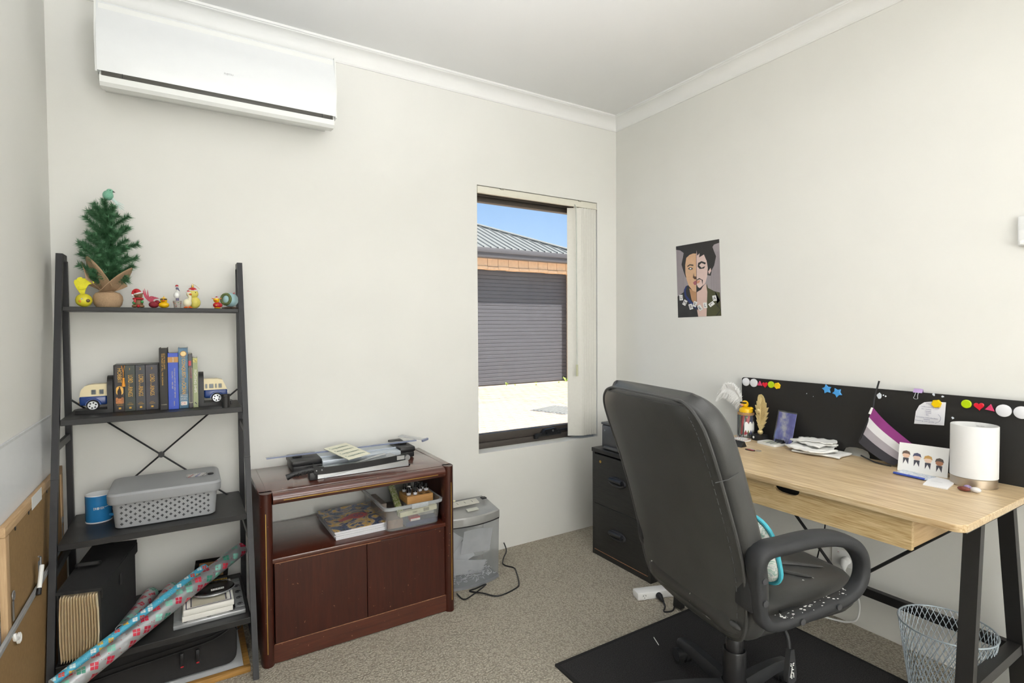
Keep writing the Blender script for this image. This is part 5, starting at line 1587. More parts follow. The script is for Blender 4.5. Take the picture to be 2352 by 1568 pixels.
part('switch', B().box(-1.135, -1.108, -.185, -.160, topz(-.172) - .003, topz(-.172) + .004, .001, 1), M_blk, t)
part('warning_label', B().box(-1.34, -1.28, -.155, -.138, topz(-.146) - .002, topz(-.146) + .002), pm('label_yellow', '#dcd7b4', .6), t)
cord = [(-1.30, -.13, .006), (-1.40, -.36, .004), (-1.365, -.343, .004), (-1.3617, -.4096, .004), (-1.307, -.395, .004), (-1.1975, -.335, .004), (-1.26, -.345, .004), (-1.30, -.352, .004), (-1.2577, -.4159, .009), (-1.2027, -.4706, .004), (-1.0895, -.45, .004), (-1.0474, -.412, .004), (-.9946, -.3022, .004), (-.9793, -.2509, .004), (-1.0066, -.1896, .004), (-.975, -.13, .006), (-.9188, -.0713, .02), (-.91, -.03, .05)]
part('power_cord', B().tube(smooth_path(cord[2:], 5), .0035, 7), M_blk, t)
M_pap = pm('paper_white', '#dedfe2', .8, var=.03)
lbs = ['large white sheet standing inside the shredder bin', 'crumpled printed sheet in the middle of the shredder bin', 'folded white sheet low in the shredder bin', 'white sheet tucked at the left of the shredder bin']
for k, (x, z, rz_, rx_, w_, h_) in enumerate(((-1.20, .17, 4, 12, .17, .13), (-1.27, .12, -22, -10, .12, .10), (-1.25, .05, 8, 16, .18, .09), (-1.36, .15, 35, 5, .07, .16))):
    tf = MX.Translation((x, -.235 + .018 * k % .03, z)) @ MX.Rotation(R(rz_), 4, 'Y') @ MX.Rotation(R(rx_), 4, 'X')
    solo('scrap_paper', B().grid(lambda u, v_: tf @ V(((u - .5) * w_, .012 * math.sin(3 * u + k) * v_, (v_ - .3) * h_)), 6, 6), M_pap, lbs[k], 'paper', (x, -.235, max(.016, z - .3 * h_)), 'paper in the shredder bin')
sh_ = B()
rs = random.Random(5)
for k in range(260):
    x, y, z = rs.uniform(S0 + .02, S1 - .02), rs.uniform(-.30, -.14), rs.uniform(.017, .05)
    a = rs.uniform(0, PI)
    d = V((math.cos(a), math.sin(a), rs.uniform(-.2, .2))) * .012
    s_ = V((-math.sin(a), math.cos(a), .3)) * .0018
    p_ = V((x, y, z))
    sh_.flat([p_ - d - s_, p_ + d - s_, p_ + d + s_, p_ - d + s_])
o = solo('paper_shreds', sh_, M_pap, 'layer of shredded paper at the bottom of the shredder bin', 'paper shreds', (-1.25, -.22, .016))
o['kind'] = 'stuff'

# ================================================================== FILING CABINET
M_ash = wood('black_ash', '#232323', '#33322f', 1, 9, rough=.5, spec=.35, ring=2.5)
Fx, Fy0, Fy1, FH = -.482, -.775, -.322, .618
t = thing('filing_cabinet', 'black two-drawer wooden filing cabinet in the corner', 'cabinet', (-.25, -.55, 0))
part('carcass', B().box(Fx + .001, -.03, Fy0, Fy0 + .018, .0, FH - .02).box(Fx + .001, -.03, Fy1 - .018, Fy1, .0, FH - .02).box(Fx + .003, -.03, Fy0 + .018, Fy1 - .018, .0, .03).box(-.05, -.03, Fy0 + .018, Fy1 - .018, .03, FH - .02), M_ash, t)
part('top', B().box(Fx - .004, -.025, Fy0 - .004, Fy1 + .004, FH - .022, FH, .0015, 1), M_ash, t)
part('edge_wear', B().box(Fx - .0006, Fx + .003, Fy0 + .02, Fy1 - .016, .0302, .0322), M_chip, t)
for k, (z0, z1) in enumerate(((.034, .300), (.303, .585))):
    dr = part('drawer', B().box(Fx, Fx + .018, Fy0 + .02, Fy1 - .0185, z0, z1, .001, 1), M_ash, t)
    zc = z0 + (z1 - z0) * (.50 if k == 0 else .565)
    yc = -.532
    part('handle', B().tube([(Fx - .003, yc + .060 * math.cos(a), zc + .020 * math.sin(a)) for a in [2 * PI * i / 28 for i in range(28)]], .0085, 8, closed=True).cyl((Fx - .014, yc - .048, zc + .008), (Fx - .014, yc + .048, zc + .008), .0125, n=14), pm('handle_black', '#26272b', .35), dr)
    part('recess', B().prism(rrect(yc - .055, yc + .055, zc - .018, zc + .014, .012), YZ, Fx - .0008, Fx), M_blk, dr)
part('lock', B().cyl((Fx - .002, -.392, .548), (Fx + .001, -.392, .548), .008, n=18), M_inl, t)
M_prn = pm('printer_grey', '#4b4b4c', .45, var=.05)
t = thing('printer', 'dark grey printer on the filing cabinet behind the chair', 'printer', (-.26, -.55, FH))
part('body', B().box(-.445, -.09, -.735, -.360, FH + .003, FH + .135, .008), M_prn, t)
part('lid', B().box(-.448, -.088, -.738, -.357, FH + .136, FH + .150, .005), M_prn, t)
part('paper_tray', B().box(-.468, -.446, -.70, -.40, FH + .004, FH + .020, .003), M_prn, t)
part('button', B().cyl((-.4475, -.39, FH + .105), (-.444, -.39, FH + .105), .005, n=12), M_chr, t)
for x in (-.43, -.11):
    part('foot', B().box(x - .01, x + .01, -.72, -.70, FH, FH + .004).box(x - .01, x + .01, -.395, -.375, FH, FH + .004), M_blk, t)

# ================================================================== POWER BOARD, RUG, BITS ON THE FLOOR
t = thing('power_board', 'white power board on the carpet beside the filing cabinet', 'power board', (-.55, -.87, 0), math.atan2(-.051, .146), local=True)
part('body', B().box(-.105, .20, -.030, .030, 0, .036, .006), M_white, t)
for k in range(3):
    x = -.07 + k * .072
    so_ = part('socket', B().cyl((x, -.0302, .018), (x, -.0315, .018), .0155, n=24), M_white, t)
    for q, (dx, dz, aa) in enumerate(((-.006, .005, 35), (.006, .005, -35), (0, -.006, 0))):
        tf = MX.Translation((x + dx, -.0316, .018 + dz)) @ MX.Rotation(R(aa), 4, 'Y')
        part('slot', B().box(-.0012, .0012, -.0004, .001, -.003, .003, tf=tf), M_blk, so_)
t = thing('power_plug', 'black plug in the middle socket of the power board with its cable', 'plug', (-.565, -.90, .018))
tfp = MX.Translation((-.55, -.87, 0)) @ MX.Rotation(math.atan2(-.051, .146), 4, 'Z')
px, py, pz = tfp @ V((.002, -.0325, .018))
dv = (tfp.to_3x3() @ V((0, -1, 0)))
part('plug_body', B().tube([V((px, py, pz)), V((px, py, pz)) + dv * .012, V((px, py, pz)) + dv * .030 + V((0, 0, -.004)), V((px, py, pz)) + dv * .045 + V((0, 0, -.008))], [.0155, .0155, .010, .006], 14), M_blk, t)
e0 = V((px, py, pz)) + dv * .045 + V((0, 0, -.008))
part('cable', B().tube(smooth_path([e0, (e0.x - .02, e0.y - .03, .006), (-.63, -1.0, .004), (-.59, -1.015, .004), (-.535, -.985, .004), (-.44, -.96, .004), (-.40, -.93, .004)], 5), .0035, 7), M_blk, t)

M_rug = pm('rug_black', '#383737', .95, var=.5, vscale=260, spec=.15, bump=.7, bscale=500, bstretch=(1, 3, 1))
rug = thing('rug', 'black rectangular rug under the office chair', 'rug', (-.77, -1.7, 0))
part('pile', B().box(-1.272, -.262, -2.5, -1.062, .0, .008), M_rug, rug)
part('border', B().box(-1.285, -1.272, -2.5, -1.048, 0, .0085).box(-.262, -.25, -2.5, -1.048, 0, .0085).box(-1.272, -.262, -1.062, -1.048, 0, .0085), pm('rug_edge', '#171616', .9, bump=.3, bscale=300), rug)
solo('plastic_sliver', B().tube(smooth_path([(-.829, -1.127, .010), (-.838, -1.145, .010), (-.852, -1.175, .010)], 4), .0025, 6, flat=(1, .5)), M_wht, 'thin curved white sliver lying on the rug', 'scrap', (-.84, -1.15, .009))
solo('foam_crumb', B().ball((-.965, -.010, .006), (.010, .006, .006), 8, 6), pm('crumb_tan', '#c2a37a', .9, var=.2), 'small tan crumb on the carpet edge under the window', 'scrap', (-.965, -.010, 0))

# ================================================================== OFFICE CHAIR
M_lea = pm('chair_leather', '#414140', .40, var=.08, vscale=12, spec=.45, bump=.12, bscale=420)
M_leaw = pm('chair_leather_worn', '#3d3d3c', .40, var=.08, vscale=12, spec=.45, bump=.12, bscale=420)
n, l, p = nodes(M_leaw)
src = p.inputs['Base Color'].links[0].from_socket
nz = n.new('ShaderNodeTexNoise'); nz.inputs['Scale'].default_value = 46; nz.inputs['Detail'].default_value = 5
nz2 = n.new('ShaderNodeTexNoise'); nz2.inputs['Scale'].default_value = 9
tcx = n.new('ShaderNodeTexCoord')
l.new(tcx.outputs['Object'], nz.inputs['Vector']); l.new(tcx.outputs['Object'], nz2.inputs['Vector'])
ml = n.new('ShaderNodeMath'); ml.operation = 'MULTIPLY'
l.new(nz.outputs['Fac'], ml.inputs[0]); l.new(nz2.outputs['Fac'], ml.inputs[1])
gt = n.new('ShaderNodeMath'); gt.operation = 'GREATER_THAN'; gt.inputs[1].default_value = .405
l.new(ml.outputs[0], gt.inputs[0])
mx = n.new('ShaderNodeMix'); mx.data_type = 'RGBA'
l.new(gt.outputs[0], mx.inputs[0]); l.new(src, mx.inputs[6]); mx.inputs[7].default_value = lin('#d5d4d0')
l.new(mx.outputs[2], p.inputs['Base Color'])
M_arm = pm('chair_arm_plastic', '#2f3032', .5, var=.05, spec=.35, bump=.08, bscale=600)
ch = thing('office_chair', 'black leather high-back office chair facing the desk', 'office chair', (-.95, -1.597, .0088), R(-13), local=True)
# backrest: stacked rounded sections (height, rear u, half width, thickness)
sec = [(.392, -.165, .12, .040), (.402, -.176, .185, .060), (.425, -.186, .232, .078), (.47, -.194, .258, .090), (.55, -.205, .272, .098), (.63, -.220, .281, .10), (.72, -.243, .283, .10),
       (.80, -.268, .283, .10), (.88, -.295, .284, .10), (.95, -.320, .285, .10), (1.005, -.340, .283, .098), (1.04, -.352, .276, .092), (1.068, -.360, .260, .082), (1.088, -.364, .235, .066), (1.100, -.362, .20, .045)]
def bsec(z, ur, w_, th):
    o = []
    n_ = 40
    for i in range(n_):
        a = 2 * PI * i / n_
        cx_, sy_ = math.cos(a), math.sin(a)
        e = .38
        y = w_ * math.copysign(abs(cx_) ** e, cx_)
        x = math.copysign(abs(sy_) ** .62, sy_)
        uu = ur + th / 2 + th / 2 * x - (.012 * (1 - (y / w_) ** 2) if x < 0 else 0) + .012
        # rear corners pulled round
        zz = z + (.0 if x < 0 else .022 * (z - .42) / .68)
        o.append((uu, y, zz))
    return o
def resamp(s, n_=4):
    P = smooth_path([V((q[0], q[1], q[2])) for q in s], n_)
    T = smooth_path([V((q[0], q[3], 0)) for q in s], n_)
    return [(a.x, a.y, a.z, b_.y) for a, b_ in zip(P, T)]
part('backrest', B().loft([bsec(*q) for q in resamp(sec, 3)]), M_lea, ch, sharp=60)
# piping round the rear panel and the seam inside it
def rear_edge(inset, back):
    o = []
    ss = resamp(sec, 3)
    for z, ur, w_, th in ss:
        o.append((ur + .010 - back, -(w_ - inset), z))
    for z, ur, w_, th in reversed(ss):
        o.append((ur + .010 - back, w_ - inset, z))
    return o
pe = rear_edge(.012, -.004)
part('piping', B().tube(pe, .0055, 8, closed=True), M_lea, ch)
pe2 = rear_edge(.030, .0)
rp_ = []
part('rear_panel', B().loft([[(ur + .012, -(w_ - .014), z), (ur + .002, -(w_ - .05), z), (ur - .003, -(w_ - .12), z), (ur - .004, 0, z), (ur - .003, w_ - .12, z), (ur + .002, w_ - .05, z), (ur + .012, w_ - .014, z), (ur + .02, 0, z)] for z, ur, w_, th in resamp(sec[1:-1], 3)]), M_lea, ch, sharp=60)
M_stitch = pm('stitching', '#48494a', .8)
st = B()
for k in range(0, len(pe2) - 1):
    a, c = V(pe2[k]), V(pe2[k + 1])
    if a.y < 0 and c.y < 0 and .46 < a.z < 1.06:
        st.tube([a + V((-.006, .006, 0)), a.lerp(c, .6) + V((-.006, .006, 0))], .0012, 5)
part('stitching', st, M_stitch, ch)
part('gusset_seam', B().tube([(-.315, -.2845, .90), (-.275, -.2865, .905), (-.240, -.284, .92)], .0011, 5), M_stitch, ch)
part('gusset_seam', B().tube([(-.19, -.268, .535), (-.15, -.268, .535), (-.12, -.262, .53)], .0014, 5), M_stitch, ch)
part('corner_tuck', B().ball((-.195, -.222, .470), (.008, .022, .009), 14, 10), M_lea, ch)
# seat
rings = []
tl = lambda x: .055 * x
for z, g in ((.425, .045), (.432, .015), (.45, .003), (.48, .0), (.505, .004), (.522, .016), (.530, .045), (.530, .10)):
    rings.append([(x, y, z + tl(x) + (.004 * math.sin(9 * x + 5 * y) if z > .5 else 0)) for x, y in rrect(-.20 + g, .275 - g, -.245 + g, .245 - g, .07 - g * .3, 7)])
part('seat', B().loft(rings), M_leaw, ch, sharp=60)
part('seat_pan', B().box(-.10, .10, -.13, .13, .412, .428, .006), M_blk, ch)
for k, (a, c) in enumerate((((.0, -.02, .538), (.16, -.12, .546)), ((-.02, .03, .537), (.20, -.16, .549)), ((.02, -.06, .538), (.12, -.19, .543)))):
    part('wrinkle', B().tube(smooth_path([a, ((a[0] + c[0]) / 2, (a[1] + c[1]) / 2 + .012, (a[2] + c[2]) / 2 - .003), c], 4), [.002, .006, .007, .007, .007, .007, .006, .005, .002], 8), M_leaw, ch)
# loop arms: path in the (u,z) plane, flattened sweep
apath = [(-.190, .70), (-.10, .715), (.0, .719), (.085, .708), (.150, .676), (.180, .625), (.172, .572), (.125, .537), (.03, .521), (-.07, .508), (-.140, .506), (-.178, .528), (-.189, .60)]
def arm(sgn):
    P = smooth_path([V((a, 0, c)) for a, c in apath], 6, True)
    k = len(P)
    rings = []
    for i in range(k):
        T = (P[(i + 1) % k] - P[i - 1]).normalized()
        Nn = V((-T.z, 0, T.x))
        topness = max(0, min(1, (P[i].z - .62) / .08))
        hw = .021 + .010 * topness
        ht = .0165 + .003 * topness
        yc = -.300 if sgn < 0 else .252
        o = []
        for j in range(12):
            a = 2 * PI * j / 12
            ex = math.copysign(abs(math.cos(a)) ** .6, math.cos(a)) * ht
            ey = math.copysign(abs(math.sin(a)) ** .6, math.sin(a)) * hw
            q = P[i] + Nn * ex
            o.append((q.x, yc + ey, q.z))
        rings.append(o)
    yc0 = -.295 if sgn < 0 else .247
    am = part('armrest', B().loft(rings, True, False, True), M_arm, ch, sharp=60)
    for uz in ((-.189, .64), (-.186, .58), (-.06, .509), (.07, .527)):
        part('screw_cap', B().cyl((uz[0], (-.322 if sgn < 0 else .274), uz[1]), (uz[0], (-.3255 if sgn < 0 else .2775), uz[1]), .0085, n=14), pm('screw_cap', '#3c3d40', .4), am)
    part('bracket', B().box(-.06, .03, min(sgn * .20, yc0), max(sgn * .20, yc0), .484, .500, .004), M_arm, am)
    part('back_bracket', B().box(-.205, -.17, min(sgn * .23, yc0), max(sgn * .23, yc0), .54, .66, .006), M_arm, am)
    if sgn < 0:
        ck = B()
        rr2 = random.Random(11)
        for q in range(46):
            u_ = rr2.uniform(-.13, .13)
            i = min(range(k), key=lambda ii: abs(P[ii].x - u_) + (9 if P[ii].z > .56 else 0))
            zz = P[i].z + .0168
            yy = -.300 + rr2.uniform(-.018, .012)
            s_ = rr2.uniform(.0008, .0035)
            ck.ball((u_, yy, zz), (s_ * rr2.uniform(.8, 2), s_, .0006), 6, 4)
        part('paint_flakes', ck, M_wht, am)
arm(-1)
arm(1)
# mechanism, lever, gas lift
part('mechanism', B().box(-.12, .10, -.075, .075, .365, .414, .01), M_blk, ch)
part('back_spine', B().tube(smooth_path([(-.06, 0, .392), (-.10, 0, .402), (-.135, 0, .44)], 4), .024, 10, flat=(.5, 1.6)), M_blk, ch)
part('lever_rod', B().tube(smooth_path([(.045, -.07, .385), (.05, -.13, .385), (.05, -.165, .365), (.05, -.175, .32)], 4), .006, 8), M_arm, ch)
lv = part('lever_paddle', B().prism([(-.012, .330), (-.022, .290), (-.030, .255), (-.026, .232), (.0, .222), (.026, .232), (.030, .255), (.022, .290), (.012, .330)], lambda a, z, d: (.05 + a * .55 + d * .3, -.178 - d - .0, z), -.007, .007), M_arm, ch)
sy = B()
for a0, z0, a1, z1 in ((-.012, .290, -.002, .288), (.004, .288, .014, .290), (-.012, .284, -.004, .283), (.004, .283, .012, .284), (0, .28, -.004, .262), (-.004, .262, .010, .260), (.010, .26, .012, .246), (-.004, .262, -.012, .248), (0, .272, .010, .270), (-.002, .255, -.002, .244)):
    sy.tube([(.05 + a0 * .55 - .001, -.1865, z0), (.05 + a1 * .55 - .001, -.1865, z1)], .0014, 5)
part('chair_symbol', sy, M_wht, lv)
part('gas_rod', B().cyl((0, 0, .27), (0, 0, .37), .014, n=20), M_chr, ch)
part('gas_cylinder', B().lathe([(.015, .275), (.024, .275), (.027, .268), (.027, .20)], 28), M_blk, ch)
part('cylinder_cover', B().lathe([(.029, .236), (.034, .238), (.036, .233), (.037, .10)], 28), M_blk, ch)
part('hub', B().lathe([(.04, .13), (.046, .12), (.05, .085), (.045, .06), (.01, .06)], 28), M_arm, ch)
for k in range(5):
    a = R(13 + 74 + 72 * k)
    d = V((math.cos(a), math.sin(a), 0))
    sd = V((-d.y, d.x, 0))
    rg = []
    for s_, z, hw, hh in ((.035, .105, .026, .022), (.12, .105, .024, .020), (.22, .100, .021, .017), (.30, .088, .018, .014), (.318, .082, .012, .010)):
        c = d * s_ + V((0, 0, z))
        rg.append([c + sd * (hw * x) + V((0, 0, hh * y)) for x, y in ((-1, -1), (1, -1), (1, .3), (.6, 1), (-.6, 1), (-1, .3))])
    bl_ = part('base_leg', B().loft(rg), M_arm, ch, sharp=50)
    cc = d * .300
    cs = part('caster', B().tube([cc + sd * -.026 + V((0, 0, .034)), cc + sd * -.006 + V((0, 0, .034))], .0255, 20).tube([cc + sd * .006 + V((0, 0, .034)), cc + sd * .026 + V((0, 0, .034))], .0255, 20), M_tyre, bl_)
    part('caster_hood', B().tube([cc + sd * -.027 + V((0, 0, .042)), cc + sd * .027 + V((0, 0, .042))], .024, 20, flat=(.95, .95)).cyl(cc + V((0, 0, .05)), cc + V((0, 0, .085)), .007, n=10), M_arm, bl_)

# cushion on the seat
M_flor = swirl_print('cushion_print', ['#e4e5dd', '#dfe1da', '#8fb3a6', '#e6e7e0', '#d8d9d4', '#9db7b4', '#e8e8e2'], 26)
M_turq = pm('turquoise_piping', '#4fb8c8', .6, var=.05)
t = thing('cushion', 'floral cushion with turquoise piping leaning inside the chair back', 'cushion', (-.95, -1.597, .535), R(-13), local=True)
tfc = MX.Translation((-.030, -.018, .022)) @ MX.Rotation(R(-14), 4, 'Y')
def cus(z_, g, rnd_=.06):
    return [tfc @ V((z_, y, z)) for y, z in rrect(-.212 + g, .190 - g, .0 + g, .200 - g, .065 - g * .5, 7)]
part('pillow', B().loft([cus(-.036, .06), cus(-.03, .025), cus(-.012, .004), cus(0, 0), cus(.012, .004), cus(.03, .025), cus(.036, .06)]), M_flor, t, sharp=70)
part('piping', B().tube([tfc @ V((0, y, z)) for y, z in rrect(-.215, .193, -.003, .203, .066, 7)], .0065, 8, closed=True), M_turq, t)
# ================================================================== DESK
M_dsk = wood('desk_oak', '#b08f62', '#e4cfaa', 1, 5, rough=.32, spec=.4, fine=.45, ring=1.6)
M_dsk2 = wood('desk_oak_drawer', '#a2814e', '#dcc497', 1, 6, rough=.4, spec=.35, fine=.5, ring=3.0)
M_dskx = wood('desk_oak_side', '#a98a5f', '#c9ab7f', 0, 6, rough=.5)
DZ, D0, D1, DL, DR = .755, -.657, -.040, -.975, -2.105
dk = thing('desk', 'oak-look desk with a drawer and black metal legs along the right wall', 'desk', (-.35, -1.54, 0))
tp = rrect(D0, D1, DR, DL, .035, 6)
b = B()
rg = []
for z, g in ((DZ - .022, .001), (DZ - .020, 0), (DZ - .0015, 0), (DZ, .0015)):
    rg.append([(x, y, z) for x, y in rrect(D0 + g, D1 - g, DR + g, DL - g, .035, 6)])
part('desktop', b.loft(rg), M_dsk, dk)
# drawer with a finger notch
dy0, dy1, dz0, dz1, dxf = -1.973, -1.105, .637, .731, -.637
yc = -1.582
prf = [(dy0, dz0), (dy1, dz0), (dy1, dz1), (yc + .062, dz1)]
for i in range(9):
    a = PI * i / 8
    prf.append((yc + .044 * math.cos(a) + (.006 if i < 4 else -.006), dz1 - .028 * math.sin(a) ** .7))
prf += [(yc - .062, dz1), (dy0, dz1)]
dr = part('drawer_front', B().prism(prf, YZ, dxf, dxf + .016), M_dsk2, dk)
part('drawer_side', B().box(dxf + .016, -.29, dy0, dy0 + .014, dz0 + .006, dz1 - .004), M_dskx, dk)
part('drawer_side', B().box(dxf + .016, -.29, dy1 - .014, dy1, dz0 + .006, dz1 - .004), M_dskx, dk)
part('drawer_base', B().box(dxf + .016, -.29, dy0 + .014, dy1 - .014, dz0 + .006, dz0 + .012), M_blk, dk)
part('drawer_back', B().box(-.30, -.29, dy0 + .014, dy1 - .014, dz0 + .012, dz1 - .004), M_dskx, dk)
part('drawer_recess', B().box(dxf + .03, dxf + .034, yc - .07, yc + .07, dz0 + .012, dz1), M_blk, dk)
M_leg = pm('desk_leg_black', '#222120', .45, var=.05)
for y0 in (-2.092, -1.035):
    y1 = y0 + .042
    for (xa, xb) in ((-.492, -.562), (-.232, -.055)):
        zf_ = .0088 if xb < -.3 else 0
        part('leg', B().loft([[(xb, y0, zf_), (xb + .030, y0, zf_), (xb + .030, y1, zf_), (xb, y1, zf_)], [(xa, y0, DZ - .0225), (xa + .030, y0, DZ - .0225), (xa + .030, y1, DZ - .0225), (xa, y1, DZ - .0225)]]), M_leg, dk, 20)
    part('top_rail', B().box(-.60, -.10, y0, y1, DZ - .036, DZ - .0228), M_leg, dk, 20)
    part('low_rail', B().box(-.515, -.095, y0 + .004, y1 - .004, .205, .240), M_leg, dk, 20)
part('stretcher', B().box(-.112, -.086, -2.05, -1.035, .198, .232), M_leg, dk, 20)
part('brace', B().cyl((-.075, -2.055, .725), (-.098, -1.535, .222), .0065, n=10), M_leg, dk)
part('brace', B().cyl((-.075, -1.02, .725), (-.098, -1.510, .222), .0065, n=10), M_leg, dk)

# black magnetic board standing behind the desk
M_brd = pm('board_black', '#252423', .5, var=.06, vscale=6, spec=.4)
BX = -.034
t = thing('magnetic_board', 'long black magnetic board standing along the back of the desk', 'board', (-.03, -1.55, .73))
pf = [(-2.17, .733), (-2.17, 1.050)]
for i in range(6):
    a = R(90 - 18 * i)
    pf.append((-.990 + .012 * math.cos(a), 1.039 + .012 * math.sin(a)))
pf += [(-.978, .733), (-1.478, .733), (-1.478, .766)]
for i in range(7):
    a = PI * i / 6
    pf.append((-1.478 - .0525 + .0525 * math.cos(a) - .0, .766 + .024 * math.sin(a) ** .8))
pf += [(-1.583, .733)]
part('panel', B().prism(pf, YZ, BX, BX + .008), M_brd, t)
M_plas = pm('torn_residue', '#dfe6ee', .6, var=.06)
for (yy, zz, s_) in ((-1.6165, 1.022, .011), (-1.632, 1.026, .003), (-1.640, 1.022, .003), (-1.805, 1.047, .005), (-1.833, 1.042, .004), (-1.865, .965, .004), (-1.315, 1.0, .002), (-1.345, .99, .0015)):
    rr3 = random.Random(int(-yy * 1000))
    part('sticker_residue', B().prism([(yy + s_ * rr3.uniform(.5, 1.2) * math.cos(2 * PI * k / 11), zz + s_ * 1.25 * rr3.uniform(.5, 1.2) * math.sin(2 * PI * k / 11)) for k in range(11)], YZ, BX - .0006, BX), M_plas, t)
# magnets
M_mw, M_mp, M_mr, M_mg, M_my, M_mb = (pm('magnet_white', '#e9e9ec', .35, var=.01), pm('magnet_pink', '#d8436f', .3, var=.02), pm('magnet_red', '#dd2436', .3, var=.02), pm('magnet_lime', '#b5d312', .3, var=.02), pm('magnet_yellow', '#efc90f', .3, var=.02), pm('magnet_blue', '#4d9ee0', .3, var=.02))
def poly(n_, r, a0=90):
    return [(r * math.cos(R(a0 + 360 * k / n_)), r * math.sin(R(a0 + 360 * k / n_))) for k in range(n_)]
def star(r):
    return [((r if k % 2 == 0 else r * .58) * math.cos(R(90 + 36 * k)), (r if k % 2 == 0 else r * .58) * math.sin(R(90 + 36 * k))) for k in range(10)]
def heart(r):
    o = []
    for k in range(24):
        a = 2 * PI * k / 24
        o.append((r * math.sin(a) ** 3, r * (13 * math.cos(a) - 5 * math.cos(2 * a) - 2 * math.cos(3 * a) - math.cos(4 * a)) / 15.5))
    return o
def magnet(yy, zz, shp, mat, label, rot=0, th=.006):
    c, s_ = math.cos(R(rot)), math.sin(R(rot))
    sh2 = [(a * c - b_ * s_, a * s_ + b_ * c) for a, b_ in shp]
    bb = B().loft([[(BX - .0004 - d, yy - a * g, zz + b_ * g) for a, b_ in sh2] for d, g in ((0, 1), (th * .75, 1), (th, .86))])
    solo('magnet', bb, mat, label, 'magnet', (BX, yy, zz), 'magnets on the black board', sharp=30)
magnet(-1.0035, 1.0285, poly(28, .0205), M_mw, 'white round magnet in the top left corner of the black board')
magnet(-1.0475, 1.0270, poly(28, .0205), M_mw, 'white round magnet beside the small pink triangle at the left')
magnet(-1.0805, 1.0240, poly(3, .0155), M_mp, 'pink triangle magnet left of the left red heart')
magnet(-1.1085, 1.0235, heart(.0145), M_mr, 'red heart magnet at the left end of the board', 4)
magnet(-1.1410, 1.0265, poly(26, .0165), M_mg, 'lime green round magnet beside the left yellow hexagon')
magnet(-1.1730, 1.0235, poly(6, .0165, 75), M_my, 'yellow hexagon magnet in the left row')
magnet(-1.4065, 1.0295, star(.0215), M_mb, 'blue star magnet, the left and higher one', 12)
magnet(-1.4515, 1.0185, star(.0215), M_mb, 'blue star magnet, the right and lower one', 30)
magnet(-1.9060, 1.0225, poly(26, .0155), M_mg, 'lime green round magnet in the right row near the lamp')
magnet(-1.9425, 1.0190, heart(.0150), M_mr, 'red heart magnet above the lamp', 6)
magnet(-1.9735, 1.0150, poly(3, .0155), M_mp, 'pink triangle magnet above the lamp', -8)
magnet(-2.0107, 1.0115, poly(28, .0215), M_mw, 'white round magnet right of the pink triangle above the lamp')
magnet(-2.0580, 1.0110, poly(28, .0215), M_mw, 'white round magnet at the far right edge of the view')
# note with handwriting and its magnet
t = thing('handwritten_note', 'white handwritten to-do note with a curled corner on the board', 'note', (BX, -1.79, .975))
npts = [(-1.7430, .9255), (-1.8400, .9330), (-1.8450, 1.0215), (-1.800, 1.0195), (-1.776, 1.014), (-1.760, 1.000), (-1.749, .975)]
part('sheet', B().loft([[(BX - .004 - .006 * max(0, (yy + 1.78) * 25) * max(0, (zz - .93) * 10), yy, zz) for yy, zz in npts], [(BX - .0045 - .006 * max(0, (yy + 1.78) * 25) * max(0, (zz - .93) * 10), yy, zz) for yy, zz in npts]]), pm('note_paper', '#e6e7ec', .8, var=.01), t)
M_ink = pm('pen_ink', '#6b6b94', .7)
LFT = (0, -1, 0)
for (sx_, zz, s, w_) in ((-1.800, 1.010, 'TO DO', .034), (-1.797, .997, 'reflective guide', .058), (-1.785, .988, 'TK / reading', .032), (-1.790, .981, '- benefits', .022), (-1.790, .974, '- species', .022), (-1.786, .967, '- etc', .012), (-1.787, .956, 'Creative introduction', .070), (-1.787, .949, 'letters', .020), (-1.780, .941, 'Reading info guide', .062)):
    text(s, t, M_ink, (BX - .0105, sx_, zz), LFT, (0, 0, 1), w=w_, h=.0048, name='handwriting')
part('arrow', B().tube(smooth_path([(BX - .0055, -1.812, .937), (BX - .0055, -1.826, .947), (BX - .0055, -1.829, .962), (BX - .0055, -1.821, .973)], 4), .0004, 5), M_ink, t)
magnet(-1.8165, 1.0130, poly(6, .0165, 70), M_my, 'yellow hexagon magnet pinning the handwritten note', th=.014)
# binder clip on the board edge
M_lil = pm('clip_lilac', '#b69ac9', .4)
t = thing('lilac_clip', 'lilac binder clip gripping the top edge of the black board', 'binder clip', (BX, -1.752, 1.05))
part('body', B().prism([(BX - .006, 1.049), (BX + .004, 1.064), (BX + .012, 1.049), (BX + .0105, 1.048), (BX + .004, 1.061), (BX - .004, 1.048)], lambda x, z, y: (x, y, z), -1.768, -1.738), M_lil, t)
part('lever', B().tube(smooth_path([(BX - .006, -1.748, 1.051), (BX - .009, -1.745, 1.036), (BX - .010, -1.742, 1.028), (BX - .010, -1.748, 1.024), (BX - .010, -1.756, 1.026), (BX - .009, -1.755, 1.036), (BX - .006, -1.757, 1.05)], 4), .0009, 6), M_chr, t)

# ================================================================== THINGS ON THE DESK
ZD = DZ + .0005
